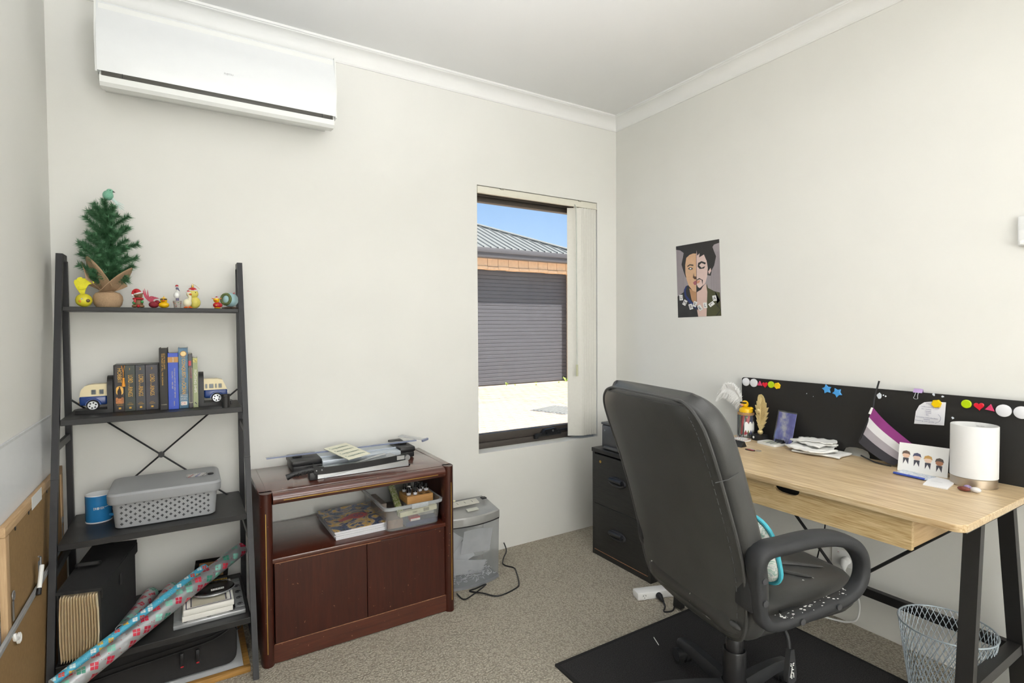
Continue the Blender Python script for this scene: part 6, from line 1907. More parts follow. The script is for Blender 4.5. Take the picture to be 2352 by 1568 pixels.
# pen jar with duck lid
jx, jy = -.092, -1.042
M_jar = see_through('jar_glass', '#d3d8d4', .10, .03, .08)
t = thing('pen_jar', 'glass jar full of pens at the left end of the desk', 'jar', (jx, jy, ZD))
part('glass', B().lathe([(.002, .001), (.036, .001), (.040, .006), (.040, .112), (.034, .124), (.033, .130)], 28, (jx, jy, ZD)), M_jar, t)
part('cord_wrap', B().tube([(jx + .0365 * math.cos(a), jy + .0365 * math.sin(a), ZD + .124) for a in [2 * PI * k / 24 for k in range(24)]], .003, 8, closed=True).tube([(jx + .0365 * math.cos(a), jy + .0365 * math.sin(a), ZD + .118) for a in [2 * PI * k / 24 for k in range(24)]], .003, 8, closed=True), pm('cord_tan', '#b58f62', .8, var=.15, vscale=200), t)
part('label', B().loft([[(jx + .0405 * math.cos(R(a)), jy + .0405 * math.sin(R(a)), ZD + z0) for z0 in (.030 + (.016 if k % 2 else 0), .085 - (.012 if k % 3 == 0 else 0))] for k, a in enumerate(range(205, 290, 9))], False, False), M_wht, t)
pc = [M_red, pm('pen_maroon', '#7a2b2e', .4), pm('pen_green', '#2f8a4e', .4), pm('pen_navy', '#2b2f66', .4), M_wht, M_red, pm('pen_dark', '#3a3636', .4), pm('pen_maroon', '#7a2b2e'), pm('pen_red_bright', '#c8323a', .4), pm('pen_lime', '#b9b83a', .4), pm('pen_maroon', '#7a2b2e'), pm('pen_navy', '#2b2f66')]
lbp = ['bright red pen', 'maroon pen', 'green pen', 'navy pen', 'white pen', 'second red pen', 'dark grey pen', 'slim maroon pen', 'thick red pen', 'lime tipped pen', 'short maroon pen', 'slim navy pen']
pos_w = ['at the front of the jar', 'in the middle of the jar', 'leaning left in the jar', 'at the left of the jar', 'at the front left of the jar', 'at the right of the jar', 'at the left edge of the jar', 'at the right edge of the jar', 'leaning at the jar front right', 'at the far left of the jar', 'at the back of the jar', 'at the back left of the jar']
for k in range(12):
    a = R(200 + k * 137.5)
    r0, r1 = .020 + .010 * (k % 2), .027
    p0 = V((jx + r0 * math.cos(a), jy + r0 * math.sin(a), ZD + .006))
    p1 = V((jx + r1 * math.cos(a + .5), jy + r1 * math.sin(a + .5), ZD + .100 + .010 * (k % 3)))
    t2 = thing('pen', lbp[k] + ' ' + pos_w[k], 'pen', tuple(p0), group='pens in the jar')
    part('barrel', B().cyl(p0.lerp(p1, .12), p1, .0042, n=8), pc[k], t2)
    part('tip', B().cyl(p0, p0.lerp(p1, .12), .0012, .0042, 8), M_blk if k % 2 else M_wht, t2)
ZJ = ZD + .1275
t = thing('jar_duck', 'yellow rubber duck in sunglasses on top of the pen jar', 'duck', (jx, jy, ZJ))
s_ = .92
part('body', B().lathe([(.002, 0), (.031, .0), (.032, .012), (.028, .020), (.016, .026), (.002, .028)], 24, (jx, jy, ZJ)), M_duck, t)
part('tail', B().ball((jx + .008, jy - .022, ZJ + .020), (.010, .012, .008), 12, 8), M_duck, t)
part('head', B().ball((jx - .003, jy + .004, ZJ + .041), (.0175, .0175, .0175), 18, 12), M_duck, t)
part('beak', B().ball((jx - .0185, jy + .010, ZJ + .036), (.0085, .011, .0045), 14, 8), pm('beak_pink', '#e59a86', .4), t)
part('sunglasses', B().box(jx - .023, jx - .008, jy - .011, jy + .004, ZJ + .044, ZJ + .0515, .002).box(jx - .020, jx - .005, jy + .007, jy + .021, ZJ + .044, ZJ + .0515, .002).box(jx - .021, jx - .015, jy + .002, jy + .009, ZJ + .048, ZJ + .051), M_blk, t)
# white ostrich feather
M_fea = pm('feather_white', '#f8f8f6', .85, var=.02)
t = thing('white_feather', 'fluffy white ostrich feather drooping out of the pen jar', 'feather', (jx, jy + .02, ZD + .05))
qu = smooth_path([(-.085, -1.035, ZD + .06), (-.080, -1.012, ZD + .15), (-.074, -.985, ZD + .200), (-.072, -.945, ZD + .228), (-.075, -.900, ZD + .224), (-.078, -.868, ZD + .190)], 8)
part('quill', B().tube(qu, .0014, 6), M_fea, t)
fb = B()
rf_ = random.Random(9)
for i in range(10, len(qu) - 1):
    for q in range(40):
        c = V(qu[i]).lerp(V(qu[i + 1]), rf_.random())
        T = (V(qu[i + 1]) - V(qu[i])).normalized()
        k = (i - 10) / (len(qu) - 11)
        ln = .052 * (.45 + .55 * math.sin(PI * min(1, k * .9 + .12)))
        sg = 1 if q % 3 else -.55
        side_ = V((rf_.uniform(-.35, .35), .35, -1)) * sg
        dd = (side_.normalized() + T * .35).normalized()
        m1 = c + dd * ln * .5 + V((rf_.uniform(-.006, .006), 0, 0))
        e1 = c + dd * ln * rf_.uniform(.8, 1.1) + V((rf_.uniform(-.01, .01), rf_.uniform(-.004, .006), -.012))
        w_ = V((.0006, -.0010, 0))
        fb.add([c - w_, c + w_, m1 + w_, m1 - w_], [(0, 1, 2, 3)])
        fb.add([m1 - w_, m1 + w_, e1], [(0, 1, 2)])
o = part('barbs', fb, M_fea, t, recalc=False)
o['kind'] = 'stuff'
# gold feather statue
M_gld = pm('gold_leaf', '#d8c48e', .4, .35, var=.12, vscale=40)
gx, gy = -.092, -1.121
t = thing('gold_feather_statue', 'gold feather statue on a black cube base', 'statue', (gx, gy, ZD))
part('base', B().box(gx - .027, gx + .027, gy - .030, gy + .030, ZD, ZD + .028, .002), M_blk, t)
part('base_badge', B().ball((gx - .0272, gy + .018, ZD + .015), (.001, .005, .006), 10, 6), M_wht, t)
part('ball', B().ball((gx, gy, ZD + .040), .0125, 18, 12), M_gld, t)
half = [(0, .050), (.008, .056), (.020, .074), (.013, .073), (.029, .094), (.020, .094), (.035, .118), (.025, .116), (.039, .142), (.028, .140), (.038, .166), (.025, .163), (.027, .186), (.020, .188), (.017, .206), (.010, .219), (.0, .226)]
cx_ = lambda z: gy - .004 - .004 * math.sin((z - .05) / .176 * PI)
outl = [(cx_(z) - w_ * .92, ZD + z) for w_, z in half] + [(cx_(z) + w_ * .88, ZD + z + .004) for w_, z in reversed(half[1:-1])]
fmat = B()
front = [(gx - .004 - .006 * (1 - abs(y - gy) / .04), y, z) for y, z in outl]
backp = [(gx + .002, y, z) for y, z in outl]
part('feather', fmat.loft([front, backp]), M_gld, t)
part('spine', B().tube(smooth_path([(gx - .006, gy, ZD + .048), (gx - .011, gy - .005, ZD + .11), (gx - .010, gy - .007, ZD + .17), (gx - .006, gy - .006, ZD + .215)], 5), .0026, 6), M_gld, t)
rg_ = random.Random(2)
for k in range(15):
    z0 = .06 + k * .0095
    for s2 in (-1, 1):
        wz = .022 * math.sin(PI * min(1, (z0 - .03) / .19))
        part('barb', B().tube([(gx - .0095, cx_(z0), ZD + z0), (gx - .0075, cx_(z0) + s2 * wz, ZD + z0 + .022)], [.0024, .0010], 5), M_gld, t)
part('rosette', B().ball((gx - .012, gy + .004, ZD + .145), (.006, .012, .012), 10, 8), M_gld, t)
# photo in acrylic stand
def galaxy():
    m = bpy.data.materials.new('photo_galaxy')
    m.use_nodes = True
    n, l = m.node_tree.nodes, m.node_tree.links
    p = n['Principled BSDF']
    tc = n.new('ShaderNodeTexCoord')
    sp = n.new('ShaderNodeSeparateXYZ')
    l.new(tc.outputs['Object'], sp.inputs[0])
    nz = n.new('ShaderNodeTexNoise'); nz.inputs['Scale'].default_value = 45; nz.inputs['Detail'].default_value = 6
    l.new(tc.outputs['Object'], nz.inputs['Vector'])
    # distance from a slanted bright band
    ma = n.new('ShaderNodeMath'); ma.operation = 'MULTIPLY_ADD'; ma.inputs[1].default_value = .22; ma.inputs[2].default_value = -.012
    l.new(sp.outputs['Z'], ma.inputs[0])
    ad = n.new('ShaderNodeMath'); ad.operation = 'SUBTRACT'
    l.new(sp.outputs['Y'], ad.inputs[0]); l.new(ma.outputs[0], ad.inputs[1])
    ab = n.new('ShaderNodeMath'); ab.operation = 'ABSOLUTE'
    l.new(ad.outputs[0], ab.inputs[0])
    mr = n.new('ShaderNodeMapRange'); mr.inputs['From Max'].default_value = .035; mr.inputs['To Min'].default_value = 1.15; mr.inputs['To Max'].default_value = .42
    l.new(ab.outputs[0], mr.inputs['Value'])
    mu = n.new('ShaderNodeMath'); mu.operation = 'MULTIPLY'
    l.new(mr.outputs[0], mu.inputs[0]); l.new(nz.outputs['Fac'], mu.inputs[1])
    cr = n.new('ShaderNodeValToRGB')
    e = cr.color_ramp.elements
    e[0].position = .12; e[0].color = lin('#5a58c0'); e[1].position = .60; e[1].color = lin('#f4f4ff')
    q = e.new(.32); q.color = lin('#8f93ea')
    l.new(mu.outputs[0], cr.inputs[0]); l.new(cr.outputs[0], p.inputs['Base Color'])
    p.inputs['Roughness'].default_value = .12
    return m
tfp2 = MX.Translation((-.088, -1.230, ZD)) @ MX.Rotation(R(-12), 4, 'Z') @ MX.Rotation(R(13), 4, 'Y')
t = thing('photo_stand', 'clear acrylic stand with a purple-blue starry picture', 'picture', (-.088, -1.230, ZD), rot=tfp2.to_euler(), local=True)
part('picture', B().box(.0, .002, -.050, .050, .004, .150), galaxy(), t)
part('acrylic', B().box(-.003, -.0005, -.054, .054, .0, .156, .0005, 1).box(-.035, -.003, -.054, .054, 0, .0025), see_through('acrylic_clear', '#dfe6f2', .07, .03, .08), t)
for k, yy in enumerate((-.030, -.018, .012, .022)):
    part('figure_print', B().prism([(yy - .004, .006), (yy - .003, .022), (yy + .003, .022), (yy + .004, .006)], YZ, -.0003, .0).ball((-.0002, yy, .026), (.0004, .003, .0035), 8, 6), pm('figure_grey', '#6f74a8', .4, var=.1), t)
# pad with black binder clip
tq = MX.Translation((-.135, -1.205, 0)) @ MX.Rotation(R(-8), 4, 'Z')
t = thing('card_stack', 'stack of white cards held by a black binder clip', 'cards', (-.135, -1.205, ZD))
part('cards', B().loft([[tq @ V((x, y, ZD + z)) for x, y in rrect(-.038, .04, -.052, .052, .010, 4)] for z in (0, .010)]), M_wht, t)
part('print', B().loft([[tq @ V((x, y, ZD + z)) for x, y in rrect(-.026, .03, -.040, .030, .004, 3)] for z in (.010, .0104)]), pm('card_print', '#d6d9c8', .5, var=.12, vscale=60), t)
cl = part('clip', B().prism([(.012, .0), (.020, .024), (.028, .024), (.040, .0)], lambda x, z, y: tuple(tq @ V((x, y, ZD + z + .001))), -.048, -.006), M_blk, t)
for yy in (-.038, -.016):
    part('lever', B().tube([tq @ V((.016, yy - .006, ZD + .016)), tq @ V((-.03, yy, ZD + .014)), tq @ V((-.045, yy + .006, ZD + .013)), tq @ V((-.03, yy + .010, ZD + .014)), tq @ V((.016, yy + .014, ZD + .016))], .0010, 6), M_chr, cl)
# coaster, black clip, key ring
cxs, cys = -.165, -1.066
t = thing('oval_coaster', 'round white coaster with a red-green rim behind the chair', 'coaster', (cxs, cys, ZD))
part('disc', B().lathe([(.002, 0), (.045, 0), (.046, .004), (.044, .006), (.002, .006)], 30, (cxs, cys, ZD)), M_wht, t)
part('rim_print', B().lathe([(.032, .0062), (.044, .0062)], 30, (cxs, cys, ZD)), swirl_print('rim_print', ['#e8e0dc', '#c93a3a', '#efe9e4', '#8fae3c', '#e4dcd8'], 40), t)
t = thing('black_binder_clip', 'black binder clip standing on the desk by the chair back', 'binder clip', (-.295, -1.145, ZD))
part('body', B().prism([(-.018, 0), (.0, .026), (.006, .026), (.022, 0)], lambda x, z, y: (-.295 + x, y, ZD + z), -1.172, -1.122), M_blk, t)
for yy in (-1.158, -1.135):
    part('lever', B().tube(smooth_path([(-.295, yy - .006, ZD + .025), (-.285, yy - .003, ZD + .045), (-.283, yy + .004, ZD + .047), (-.295, yy + .008, ZD + .025)], 4), .001, 6), M_chr, t)
t = thing('keyring', 'small red-blue-white key tag with a steel ring', 'key ring', (-.325, -1.225, ZD))
part('tag', B().loft([[(x, y, ZD + z) for x, y in [(-.325 + .013 * math.cos(a), -1.225 + .024 * math.sin(a)) for a in [2 * PI * k / 20 for k in range(20)]]] for z in (0, .003)]), M_blk, t)
part('tag_print', B().prism([(-.334, -1.243), (-.322, -1.245), (-.316, -1.228), (-.329, -1.208)], XY, ZD + .003, ZD + .0034), pm('tag_red', '#c23a2e', .4), t)
part('tag_print', B().prism([(-.322, -1.243), (-.316, -1.240), (-.314, -1.222), (-.320, -1.222)], XY, ZD + .0034, ZD + .0037), pm('tag_blue', '#5a9ad0', .4), t)
part('ring', B().tube([(-.312 + .011 * math.cos(a), -1.258 + .011 * math.sin(a), ZD + .0022) for a in [2 * PI * k / 18 for k in range(18)]], .0011, 6, closed=True), M_chr, t)
# napkins / folded papers
M_nap = pm('napkin', '#ecebe7', .9, var=.015)
rn = random.Random(21)
nl_ = ['bottom folded white cloth of the pile on the desk', 'second folded white cloth in the pile', 'third folded white cloth in the pile', 'fourth folded white cloth in the pile', 'top folded white cloth of the pile on the desk']
for k in range(5):
    cx, cy, az = -.125 + [.0, -.02, .012, .02, .03][k], -1.395 + [-.035, .0, .01, .012, .002][k], R([8, -24, 14, -10, 20][k])
    w_, d_ = [.19, .165, .17, .15, .15][k], [.13, .13, .125, .11, .095][k]
    zb_ = ZD + .001 + k * .0098
    tf = MX.Translation((cx, cy, zb_)) @ MX.Rotation(az, 4, 'Z')
    def fn(u, v_, k=k, tf=tf, w_=w_, d_=d_):
        x, y = (u - .5) * d_, (v_ - .5) * w_
        r = .55 + .45 * math.cos((u - .5) * 3) 
        z = .0015 + .0042 * (math.sin(7 * u + 3 * v_ + k * 1.7) * .5 + .5) * (1 if k else .4) + (.004 * math.sin(11 * v_ + k) ** 2 if k else 0)
        return tf @ V((x + .006 * math.sin(6 * v_ + k), y + .005 * math.sin(5 * u + 2 * k), z))
    bb = B().grid(fn, 12, 12)
    o = solo('napkin', bb, M_nap, nl_[k], 'cloth', (cx, cy, zb_), 'pile of folded white cloths', sharp=50)
    sm = o.modifiers.new('s', 'SOLIDIFY')
    sm.thickness = .0065 if k < 4 else .003
    sm.offset = 1
# cable lying through the board's cut-out
solo('desk_cable', B().tube(smooth_path([(-.045, -1.555, ZD + .006), (-.075, -1.572, ZD + .012), (-.095, -1.60, ZD + .010), (-.11, -1.64, ZD + .004), (-.12, -1.70, ZD + .004)], 5), .0028, 8), M_blk, 'short black cable coming through the board cut-out', 'cable', (-.08, -1.6, ZD))
# flag on a stick
t = thing('striped_flag', 'small flag with purple, white, grey and black stripes hanging upside down', 'flag', (-.10, -1.65, ZD))
part('pole', B().tube(smooth_path([(-.050, -1.6225, 1.085), (-.060, -1.612, 1.02), (-.078, -1.612, .965), (-.098, -1.597, .90), (-.102, -1.575, .832)], 5), .0035, 8), M_blk, t)
part('sleeve', B().tube([(-.084, -1.6135, .976), (-.092, -1.607, .95)], .0048, 8), M_wht, t)
A_, Bq = V((-.086, -1.6175, .977)), V((-.102, -1.5735, .828))
Dq, Cq = V((-.080, -1.775, .835)), V((-.105, -1.690, .760))
Cq = V((-.105, -1.705, .760))
st_ = [M_ for M_ in (pm('flag_purple', '#8f3a80', .8, var=.04), pm('flag_white', '#e2e2e4', .8, var=.02), pm('flag_grey', '#a9a3aa', .8, var=.03), pm('flag_black', '#3b3a40', .8, var=.04))]
ed = [(A_, Dq), (A_.lerp(Bq, .27), Dq.lerp(Cq, .27)), (A_.lerp(Bq, .50), Dq.lerp(Cq, .50)), (A_.lerp(Bq, .73), Dq.lerp(Cq, .73)), (Bq, Cq)]
for k in range(4):
    (a0, d0), (a1, d1) = ed[k], ed[k + 1]
    def fn(u, v_, a0=a0, d0=d0, a1=a1, d1=d1, k=k):
        q = a0.lerp(a1, u).lerp(d0.lerp(d1, u), v_)
        vv = (k + u) / 4
        q = q + V((-.016 * math.sin(PI * v_) * (1 - .4 * vv), 0, -.010 * math.sin(PI * v_) * vv))
        q = q + V((-.004 * math.sin(6 * v_ + 2 * vv), 0, 0))
        if q.z < ZD + .002: q.z = ZD + .002
        return q
    part('stripe', B().grid(fn, 4, 14), st_[k], t, sharp=80)
# white card with four cartoonish figures replaced by plain colour pictograms
tc4 = MX.Translation((-.138, -1.808, ZD)) @ MX.Rotation(R(9), 4, 'Z') @ MX.Rotation(R(15), 4, 'Y')
t = thing('standing_card', 'white card with four small colour figures leaning behind the lamp', 'card', (-.138, -1.808, ZD), rot=tc4.to_euler(), local=True)
part('card', B().box(0, .0015, -.076, .076, 0, .108), M_wht, t)
for k, (hc, sk) in enumerate((('#6b5a52', '#d8b49c'), ('#55566f', '#e4c8b8'), ('#c49a5a', '#e8ccb6'), ('#5f5752', '#a8765a'))):
    yy = .052 - k * .034
    zz = .060 - .004 * k
    part('figure_print', B().prism([(yy - .008, zz - .032), (yy - .009, zz - .008), (yy + .009, zz - .008), (yy + .008, zz - .032), (yy + .001, zz - .014)], YZ, -.0004, 0), pm('print_suit', '#474750', .6), t)
    part('face_print', B().ball((-.0003, yy, zz + .002), (.0004, .0115, .0105), 16, 8), pm('print_skin_%d' % k, sk, .6), t)
    part('hair_print', B().prism([(yy - .0135, zz + .004), (yy - .010, zz + .016), (yy, zz + .020), (yy + .010, zz + .016), (yy + .0135, zz + .004), (yy + .006, zz + .008), (yy - .006, zz + .008)], YZ, -.0009, -.0005), pm('print_hair_%d' % k, hc, .6), t)
part('card_fold', B().box(.0016, .003, -.070, .070, 0, .10), M_wht, t)
# blue clear keychain pouch
t = thing('acrylic_plate', 'flat clear plate with blue edge lying in front of the card', 'plate', (-.19, -1.80, ZD))
tfa = MX.Translation((-.196, -1.803, ZD + .001)) @ MX.Rotation(R(-4), 4, 'Z')
part('plate', B().box(-.028, .045, -.055, .055, 0, .004, .001, 1, tf=tfa), swirl_print('plate_print', ['#c9d3de', '#b9c6d6', '#dfe4e8', '#a8b7cc', '#c4cdbf'], 30), t)
part('blue_edge', B().cyl(tfa @ V((-.030, .050, .004)), tfa @ V((-.030, -.050, .004)), .0042, n=10), pm('edge_blue', '#3f56b0', .25), t)
# notelets
M_slip2 = pm('note_white', '#f1f1f2', .7, var=.01)
t = thing('note_slips', 'white notelet stack with faint print lying before the lamp', 'paper', (-.225, -1.89, ZD))
qd = [V((-.297, -1.872, 0)), V((-.292, -1.940, 0)), V((-.165, -1.921, 0)), V((-.150, -1.845, 0))]
part('slips', B().loft([[(c.x, c.y, ZD) for c in qd], [(c.x, c.y, ZD + .004) for c in qd]]), M_slip2, t)
text('HANDMADE', t, pm('faint_print', '#b9b9ba', .7), (-.222, -1.888, ZD + .0043), (0, -1, 0), (1, 0, 0), w=.028, h=.004)
text('WITH CARE', t, pm('faint_print', '#b9b9ba', .7), (-.230, -1.888, ZD + .0043), (0, -1, 0), (1, 0, 0), w=.034, h=.004)
# lamp
lx, ly = -.142, -1.963
M_nick = pm('brushed_nickel', '#b3a694', .3, .85, var=.12, vscale=8, stretch=(1, 1, .1))
M_shade = pm('shade_white', '#dcdcda', .75, var=.01)
t = thing('table_lamp', 'cylindrical table lamp with white shade and nickel base', 'lamp', (lx, ly, ZD))
part('base', B().lathe([(.002, 0), (.0655, 0), (.0655, .002), (.064, .003), (.064, .029), (.0625, .031), (.002, .031)], 40, (lx, ly, ZD)), M_nick, t)
part('shade', B().lathe([(.0615, .031), (.0655, .032), (.0655, .209), (.0645, .2105), (.0635, .209), (.0630, .036)], 44, (lx, ly, ZD)), M_shade, t)
part('bulb_holder', B().cyl((lx, ly, ZD + .031), (lx, ly, ZD + .075), .016, n=16), M_wht, t)
part('bulb', B().ball((lx, ly, ZD + .10), (.024, .024, .03), 16, 12), M_wht, t)
text('MAX 40W', t, M_grey, (lx + .0618, ly + .004, ZD + .198), (0, -1, 0), (0, 0, 1), w=.026, h=.004)
# polished stones
for (sx_, sy_, r3, mt, lab) in ((-.262, -1.975, (.010, .018, .008), pm('stone_red', '#7a4036', .2, var=.3, vscale=80), 'dark red polished stone before the lamp'), (-.240, -1.978, (.009, .012, .009), pm('stone_violet', '#a08ab5', .2, var=.2, vscale=80), 'violet polished stone between the red and clear stones'), (-.250, -2.003, (.012, .015, .009), pm('stone_clear', '#e0dcda', .15, var=.08, vscale=60), 'clear white polished stone nearest the desk end')):
    solo('polished_stone', B().ball((sx_, sy_, ZD + r3[2]), r3, 14, 10), mt, lab, 'stone', (sx_, sy_, ZD), 'polished stones on the desk')

# ================================================================== ON THE RIGHT WALL
# poster: traced outline, printed layers
PT = [V((-.0012, -.514, 1.7875)), V((-.0012, -.812, 1.788)), V((-.0012, -.8275, 1.371)), V((-.0012, -.531, 1.367))]
zq = [(165, 255), (878, 125), (905, 1390), (192, 1425)]
def uvq(x, y):
    # inverse bilinear of the zoom quad
    u = v_ = .5
    for _ in range(14):
        px_ = (1 - v_) * ((1 - u) * zq[0][0] + u * zq[1][0]) + v_ * ((1 - u) * zq[3][0] + u * zq[2][0])
        py_ = (1 - v_) * ((1 - u) * zq[0][1] + u * zq[1][1]) + v_ * ((1 - u) * zq[3][1] + u * zq[2][1])
        u += (x - px_) / 713
        v_ += (y - py_ + (x - px_) * .10) / 1220
    return min(1, max(0, u)), min(1, max(0, v_))
def pp(x, y, lay):
    u, v_ = uvq(x, y)
    q = PT[0].lerp(PT[1], u).lerp(PT[3].lerp(PT[2], u), v_)
    return q + V((-.00025 * lay, 0, 0))
t = thing('poster', 'portrait poster of a split face with letter tiles on the right wall', 'poster', (0, -.67, 1.37))
part('sheet', B().loft([[q + V((.0011, 0, 0)) for q in PT], [q for q in PT]]), pm('poster_grey', '#a39a9c', .45, var=.02), t)
def lay(name, pts, mat, k): part(name, B().flat([pp(x, y, k) for x, y in pts]), mat, t, recalc=False)
PK = pm('poster_black', '#33302d', .4, var=.05)
stp = B()
for k in range(11):
    xa = 178 + k * 12
    stp.flat([pp(xa, 330 - k * 0, .8), pp(xa + 3, 330, .8), pp(xa + 3, 1040, .8), pp(xa, 1040, .8)])
    xb = 745 + k * 13
    stp.flat([pp(xb, 330, .8), pp(xb + 3, 330, .8), pp(xb + 3, 990, .8), pp(xb, 990, .8)])
part('stripe_print', stp, pm('poster_stripe', '#857c82', .5), t, recalc=False)
lay('hair_print', [(165, 255), (878, 125), (880, 185), (800, 215), (775, 255), (800, 330), (830, 410), (800, 560), (765, 630), (745, 730), (690, 720), (515, 800), (330, 760), (290, 650), (260, 550), (285, 440), (300, 360), (240, 320), (165, 310)], PK, 1)
lay('jacket_print', [(175, 1080), (290, 1010), (330, 910), (380, 890), (530, 1020), (540, 1410), (192, 1425)], PK, 1.2)
lay('jacket_print', [(680, 860), (700, 930), (800, 985), (885, 1005), (905, 1390), (675, 1400), (650, 1200)], pm('poster_olive', '#4c4c2e', .45, var=.08), 1.2)
lay('lapel_print', [(800, 985), (885, 1140), (820, 1200), (895, 1290), (820, 1390), (840, 1390), (905, 1290), (840, 1200), (892, 1130), (812, 985)], PK, 1.5)
lay('collar_print', [(330, 910), (300, 970), (310, 1070), (400, 1200), (480, 1260), (535, 1300), (530, 1230), (420, 1150), (345, 1060), (330, 980), (362, 890)], pm('poster_navy', '#2c3a6e', .45), 1.4)
lay('neck_print', [(390, 940), (515, 1010), (515, 1270), (430, 1130)], pm('poster_tan_dark', '#b98d66', .45, var=.05), 1.4)
lay('neck_print', [(515, 1010), (670, 860), (690, 1000), (675, 1400), (540, 1405), (515, 1270)], pm('poster_pale', '#d9bcb0', .45, var=.03), 1.4)
lay('face_print', [(515, 365), (460, 365), (400, 390), (345, 440), (325, 560), (328, 700), (350, 800), (385, 900), (450, 980), (515, 1005)], pm('poster_tan', '#d8b08c', .45, var=.06), 2)
lay('face_print', [(515, 310), (560, 330), (640, 380), (680, 470), (700, 600), (690, 740), (660, 850), (600, 930), (515, 1000)], pm('poster_pale2', '#e0c6bd', .45, var=.03), 2)
lay('fringe_print', [(515, 300), (600, 300), (690, 420), (680, 480), (640, 380), (560, 430), (570, 360), (530, 400)], PK, 2.4)
lay('eye_print', [(360, 575), (400, 545), (465, 550), (465, 570), (405, 562), (368, 590)], PK, 2.6)
lay('eye_print', [(545, 520), (600, 490), (670, 515), (660, 545), (600, 520), (560, 560), (600, 600), (660, 570), (640, 610), (570, 620), (535, 580)], PK, 2.6)
lay('eye_print', [(370, 620), (400, 595), (440, 600), (460, 620), (420, 640)], PK, 2.6)
lay('eye_white', [(395, 615), (415, 603), (440, 615), (418, 630)], M_wht, 3)
lay('nose_print', [(470, 690), (475, 740), (500, 745), (515, 745), (515, 790), (480, 790), (455, 760)], pm('poster_shadow', '#5f4638', .5), 2.6)
lay('mouth_print', [(455, 850), (490, 815), (515, 812), (515, 880), (480, 885)], pm('poster_lip', '#a9636b', .5), 2.6)
lay('mouth_print', [(515, 812), (580, 805), (560, 850), (515, 865)], pm('poster_lip2', '#cf9478', .5), 2.6)
lay('beard_print', [(515, 800), (560, 770), (620, 800), (615, 880), (600, 800), (560, 790), (515, 812)], PK, 2.8)
lay('beard_print', [(515, 870), (540, 920), (570, 935), (610, 900), (640, 870), (590, 960), (515, 1005)], PK, 2.8)
lay('split_line', [(511, 305), (517, 305), (519, 1270), (513, 1270)], PK, 3.2)
lay('ear_print', [(705, 660), (745, 600), (755, 650), (720, 710)], pm('poster_pale2', '#e0c6bd'), 2.4)
TL = [('U', 250, 1095, -5), ('M', 315, 1178, 28), ('B', 417, 1243, -16), ('R', 487, 1200, 20), ('E', 570, 1260, -32), ('L', 657, 1218, -6), ('L', 757, 1198, 52), ('A', 805, 1100, -10)]
for ch_, x, y, rot in TL:
    c, s_ = math.cos(R(rot)), math.sin(R(rot))
    q4 = [(x + a * c - b_ * s_, y + a * s_ + b_ * c) for a, b_ in ((-30, -45), (30, -45), (30, 45), (-30, 45))]
    part('letter_tile', B().flat([pp(a, b_, 3.6) for a, b_ in q4]), M_wht, t, recalc=False)
    ctr = (pp(q4[0][0], q4[0][1], 4.4) + pp(q4[2][0], q4[2][1], 4.4)) / 2
    rt_ = pp(q4[1][0], q4[1][1], 4.4) - pp(q4[0][0], q4[0][1], 4.4)
    up_ = pp(q4[0][0], q4[0][1], 4.4) - pp(q4[3][0], q4[3][1], 4.4)
    rt_.x = 0
    up_.x = 0
    text(ch_, t, PK, ctr, rt_, up_, h=.019, lift=.0002)
# remote control in its wall holder
t = thing('remote_control', 'white remote control in a wall holder at the right edge', 'remote control', (0, -2.065, 1.585))
part('holder', B().box(-.022, 0, -2.098, -2.035, 1.585, 1.640, .004), M_white, t)
part('remote', B().box(-.019, -.003, -2.095, -2.033, 1.598, 1.688, .004), pm('remote_white', '#e9eae8', .4), t)
for k in range(2):
    part('holder_lip', B().box(-.026, -.021, -2.052 - k * .02, -2.040 - k * .02, 1.588, 1.602, .002), M_white, t)
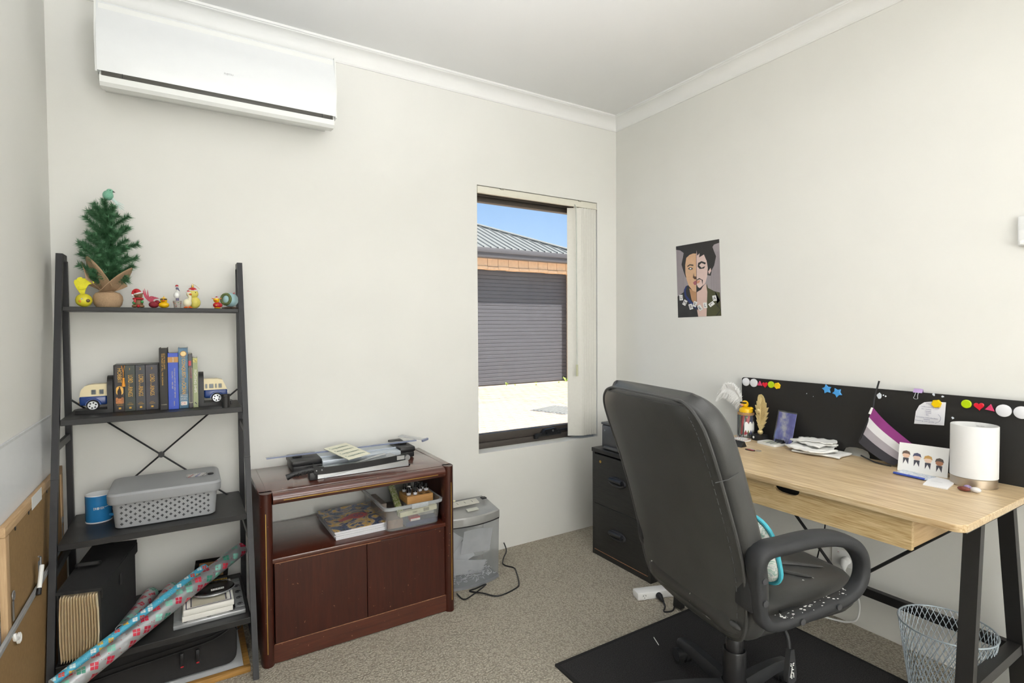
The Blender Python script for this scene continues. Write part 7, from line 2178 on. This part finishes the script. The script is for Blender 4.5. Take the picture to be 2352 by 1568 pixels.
# wall socket, plug, cable
t = thing('wall_socket', 'white double power point low on the right wall under the desk', 'power point', (0, -1.475, .28))
part('plate', B().box(-.009, 0, -1.535, -1.420, .245, .318, .003), M_white, t)
for yy in (-1.45, -1.505):
    part('switch', B().box(-.012, -.009, yy - .006, yy + .006, .296, .308, .001, 1), pm('switch_white', '#e4e4e2', .4), t)
    part('switch_dot', B().cyl((-.0126, yy, .3045), (-.0118, yy, .3045), .0014, n=8), M_red, t)
t = thing('white_plug', 'white plug and cable hanging from the wall power point', 'plug', (-.02, -1.485, .27))
part('plug_body', B().tube([(-.009, -1.485, .277), (-.030, -1.485, .275), (-.038, -1.486, .262), (-.040, -1.488, .245)], [.017, .017, .014, .007], 14), M_white, t)
part('cable', B().tube(smooth_path([(-.040, -1.488, .247), (-.038, -1.51, .20), (-.028, -1.540, .14), (-.026, -1.546, .09), (-.028, -1.535, .04), (-.032, -1.500, .014), (-.045, -1.45, .006), (-.062, -1.40, .005), (-.09, -1.32, .005), (-.12, -1.22, .005)], 6), .0042, 8), M_white, t)
solo('hanging_cable', B().tube(smooth_path([(-.085, -1.425, .71), (-.083, -1.43, .5), (-.08, -1.425, .41), (-.075, -1.40, .31), (-.07, -1.38, .2), (-.06, -1.37, .005)], 5), .003, 7), M_blk, 'thin black cable hanging down behind the desk drawer', 'cable', (-.06, -1.37, 0))

# ================================================================== WIRE BASKET
M_wire = pm('wire_grey', '#a3aeb5', .4, .2, var=.04)
wx_, wy_, wh, r0, r1 = -.262, -1.933, .278, .098, .136
t = thing('wire_basket', 'grey wire mesh waste basket under the right end of the desk', 'waste basket', (wx_, wy_, 0))
part('rim', B().tube([(wx_ + r1 * math.cos(a), wy_ + r1 * math.sin(a), wh) for a in [2 * PI * k / 48 for k in range(48)]], .0026, 8, closed=True), M_wire, t)
part('foot_ring', B().tube([(wx_ + r0 * math.cos(a), wy_ + r0 * math.sin(a), .004) for a in [2 * PI * k / 40 for k in range(40)]], .0026, 8, closed=True), M_wire, t)
wb = B()
NW = 46
for sgn in (-1, 1):
    for k in range(NW):
        pts = []
        for j in range(15):
            q = j / 14
            a = 2 * PI * k / NW + sgn * q * .95
            rr_ = r0 + (r1 - r0) * q
            pts.append((wx_ + rr_ * math.cos(a), wy_ + rr_ * math.sin(a), .005 + (wh - .005) * q))
        wb.tube(pts, .0012, 4, cap=False)
for k in range(16):
    o_ = -r0 + 2 * r0 * (k + .5) / 16
    L_ = math.sqrt(max(0, r0 * r0 - o_ * o_))
    wb.tube([(wx_ + o_, wy_ - L_, .006), (wx_ + o_, wy_ + L_, .006)], .001, 4)
    wb.tube([(wx_ - L_, wy_ + o_, .007), (wx_ + L_, wy_ + o_, .007)], .001, 4)
o = part('wire_mesh', wb, M_wire, t)
o['kind'] = 'stuff'
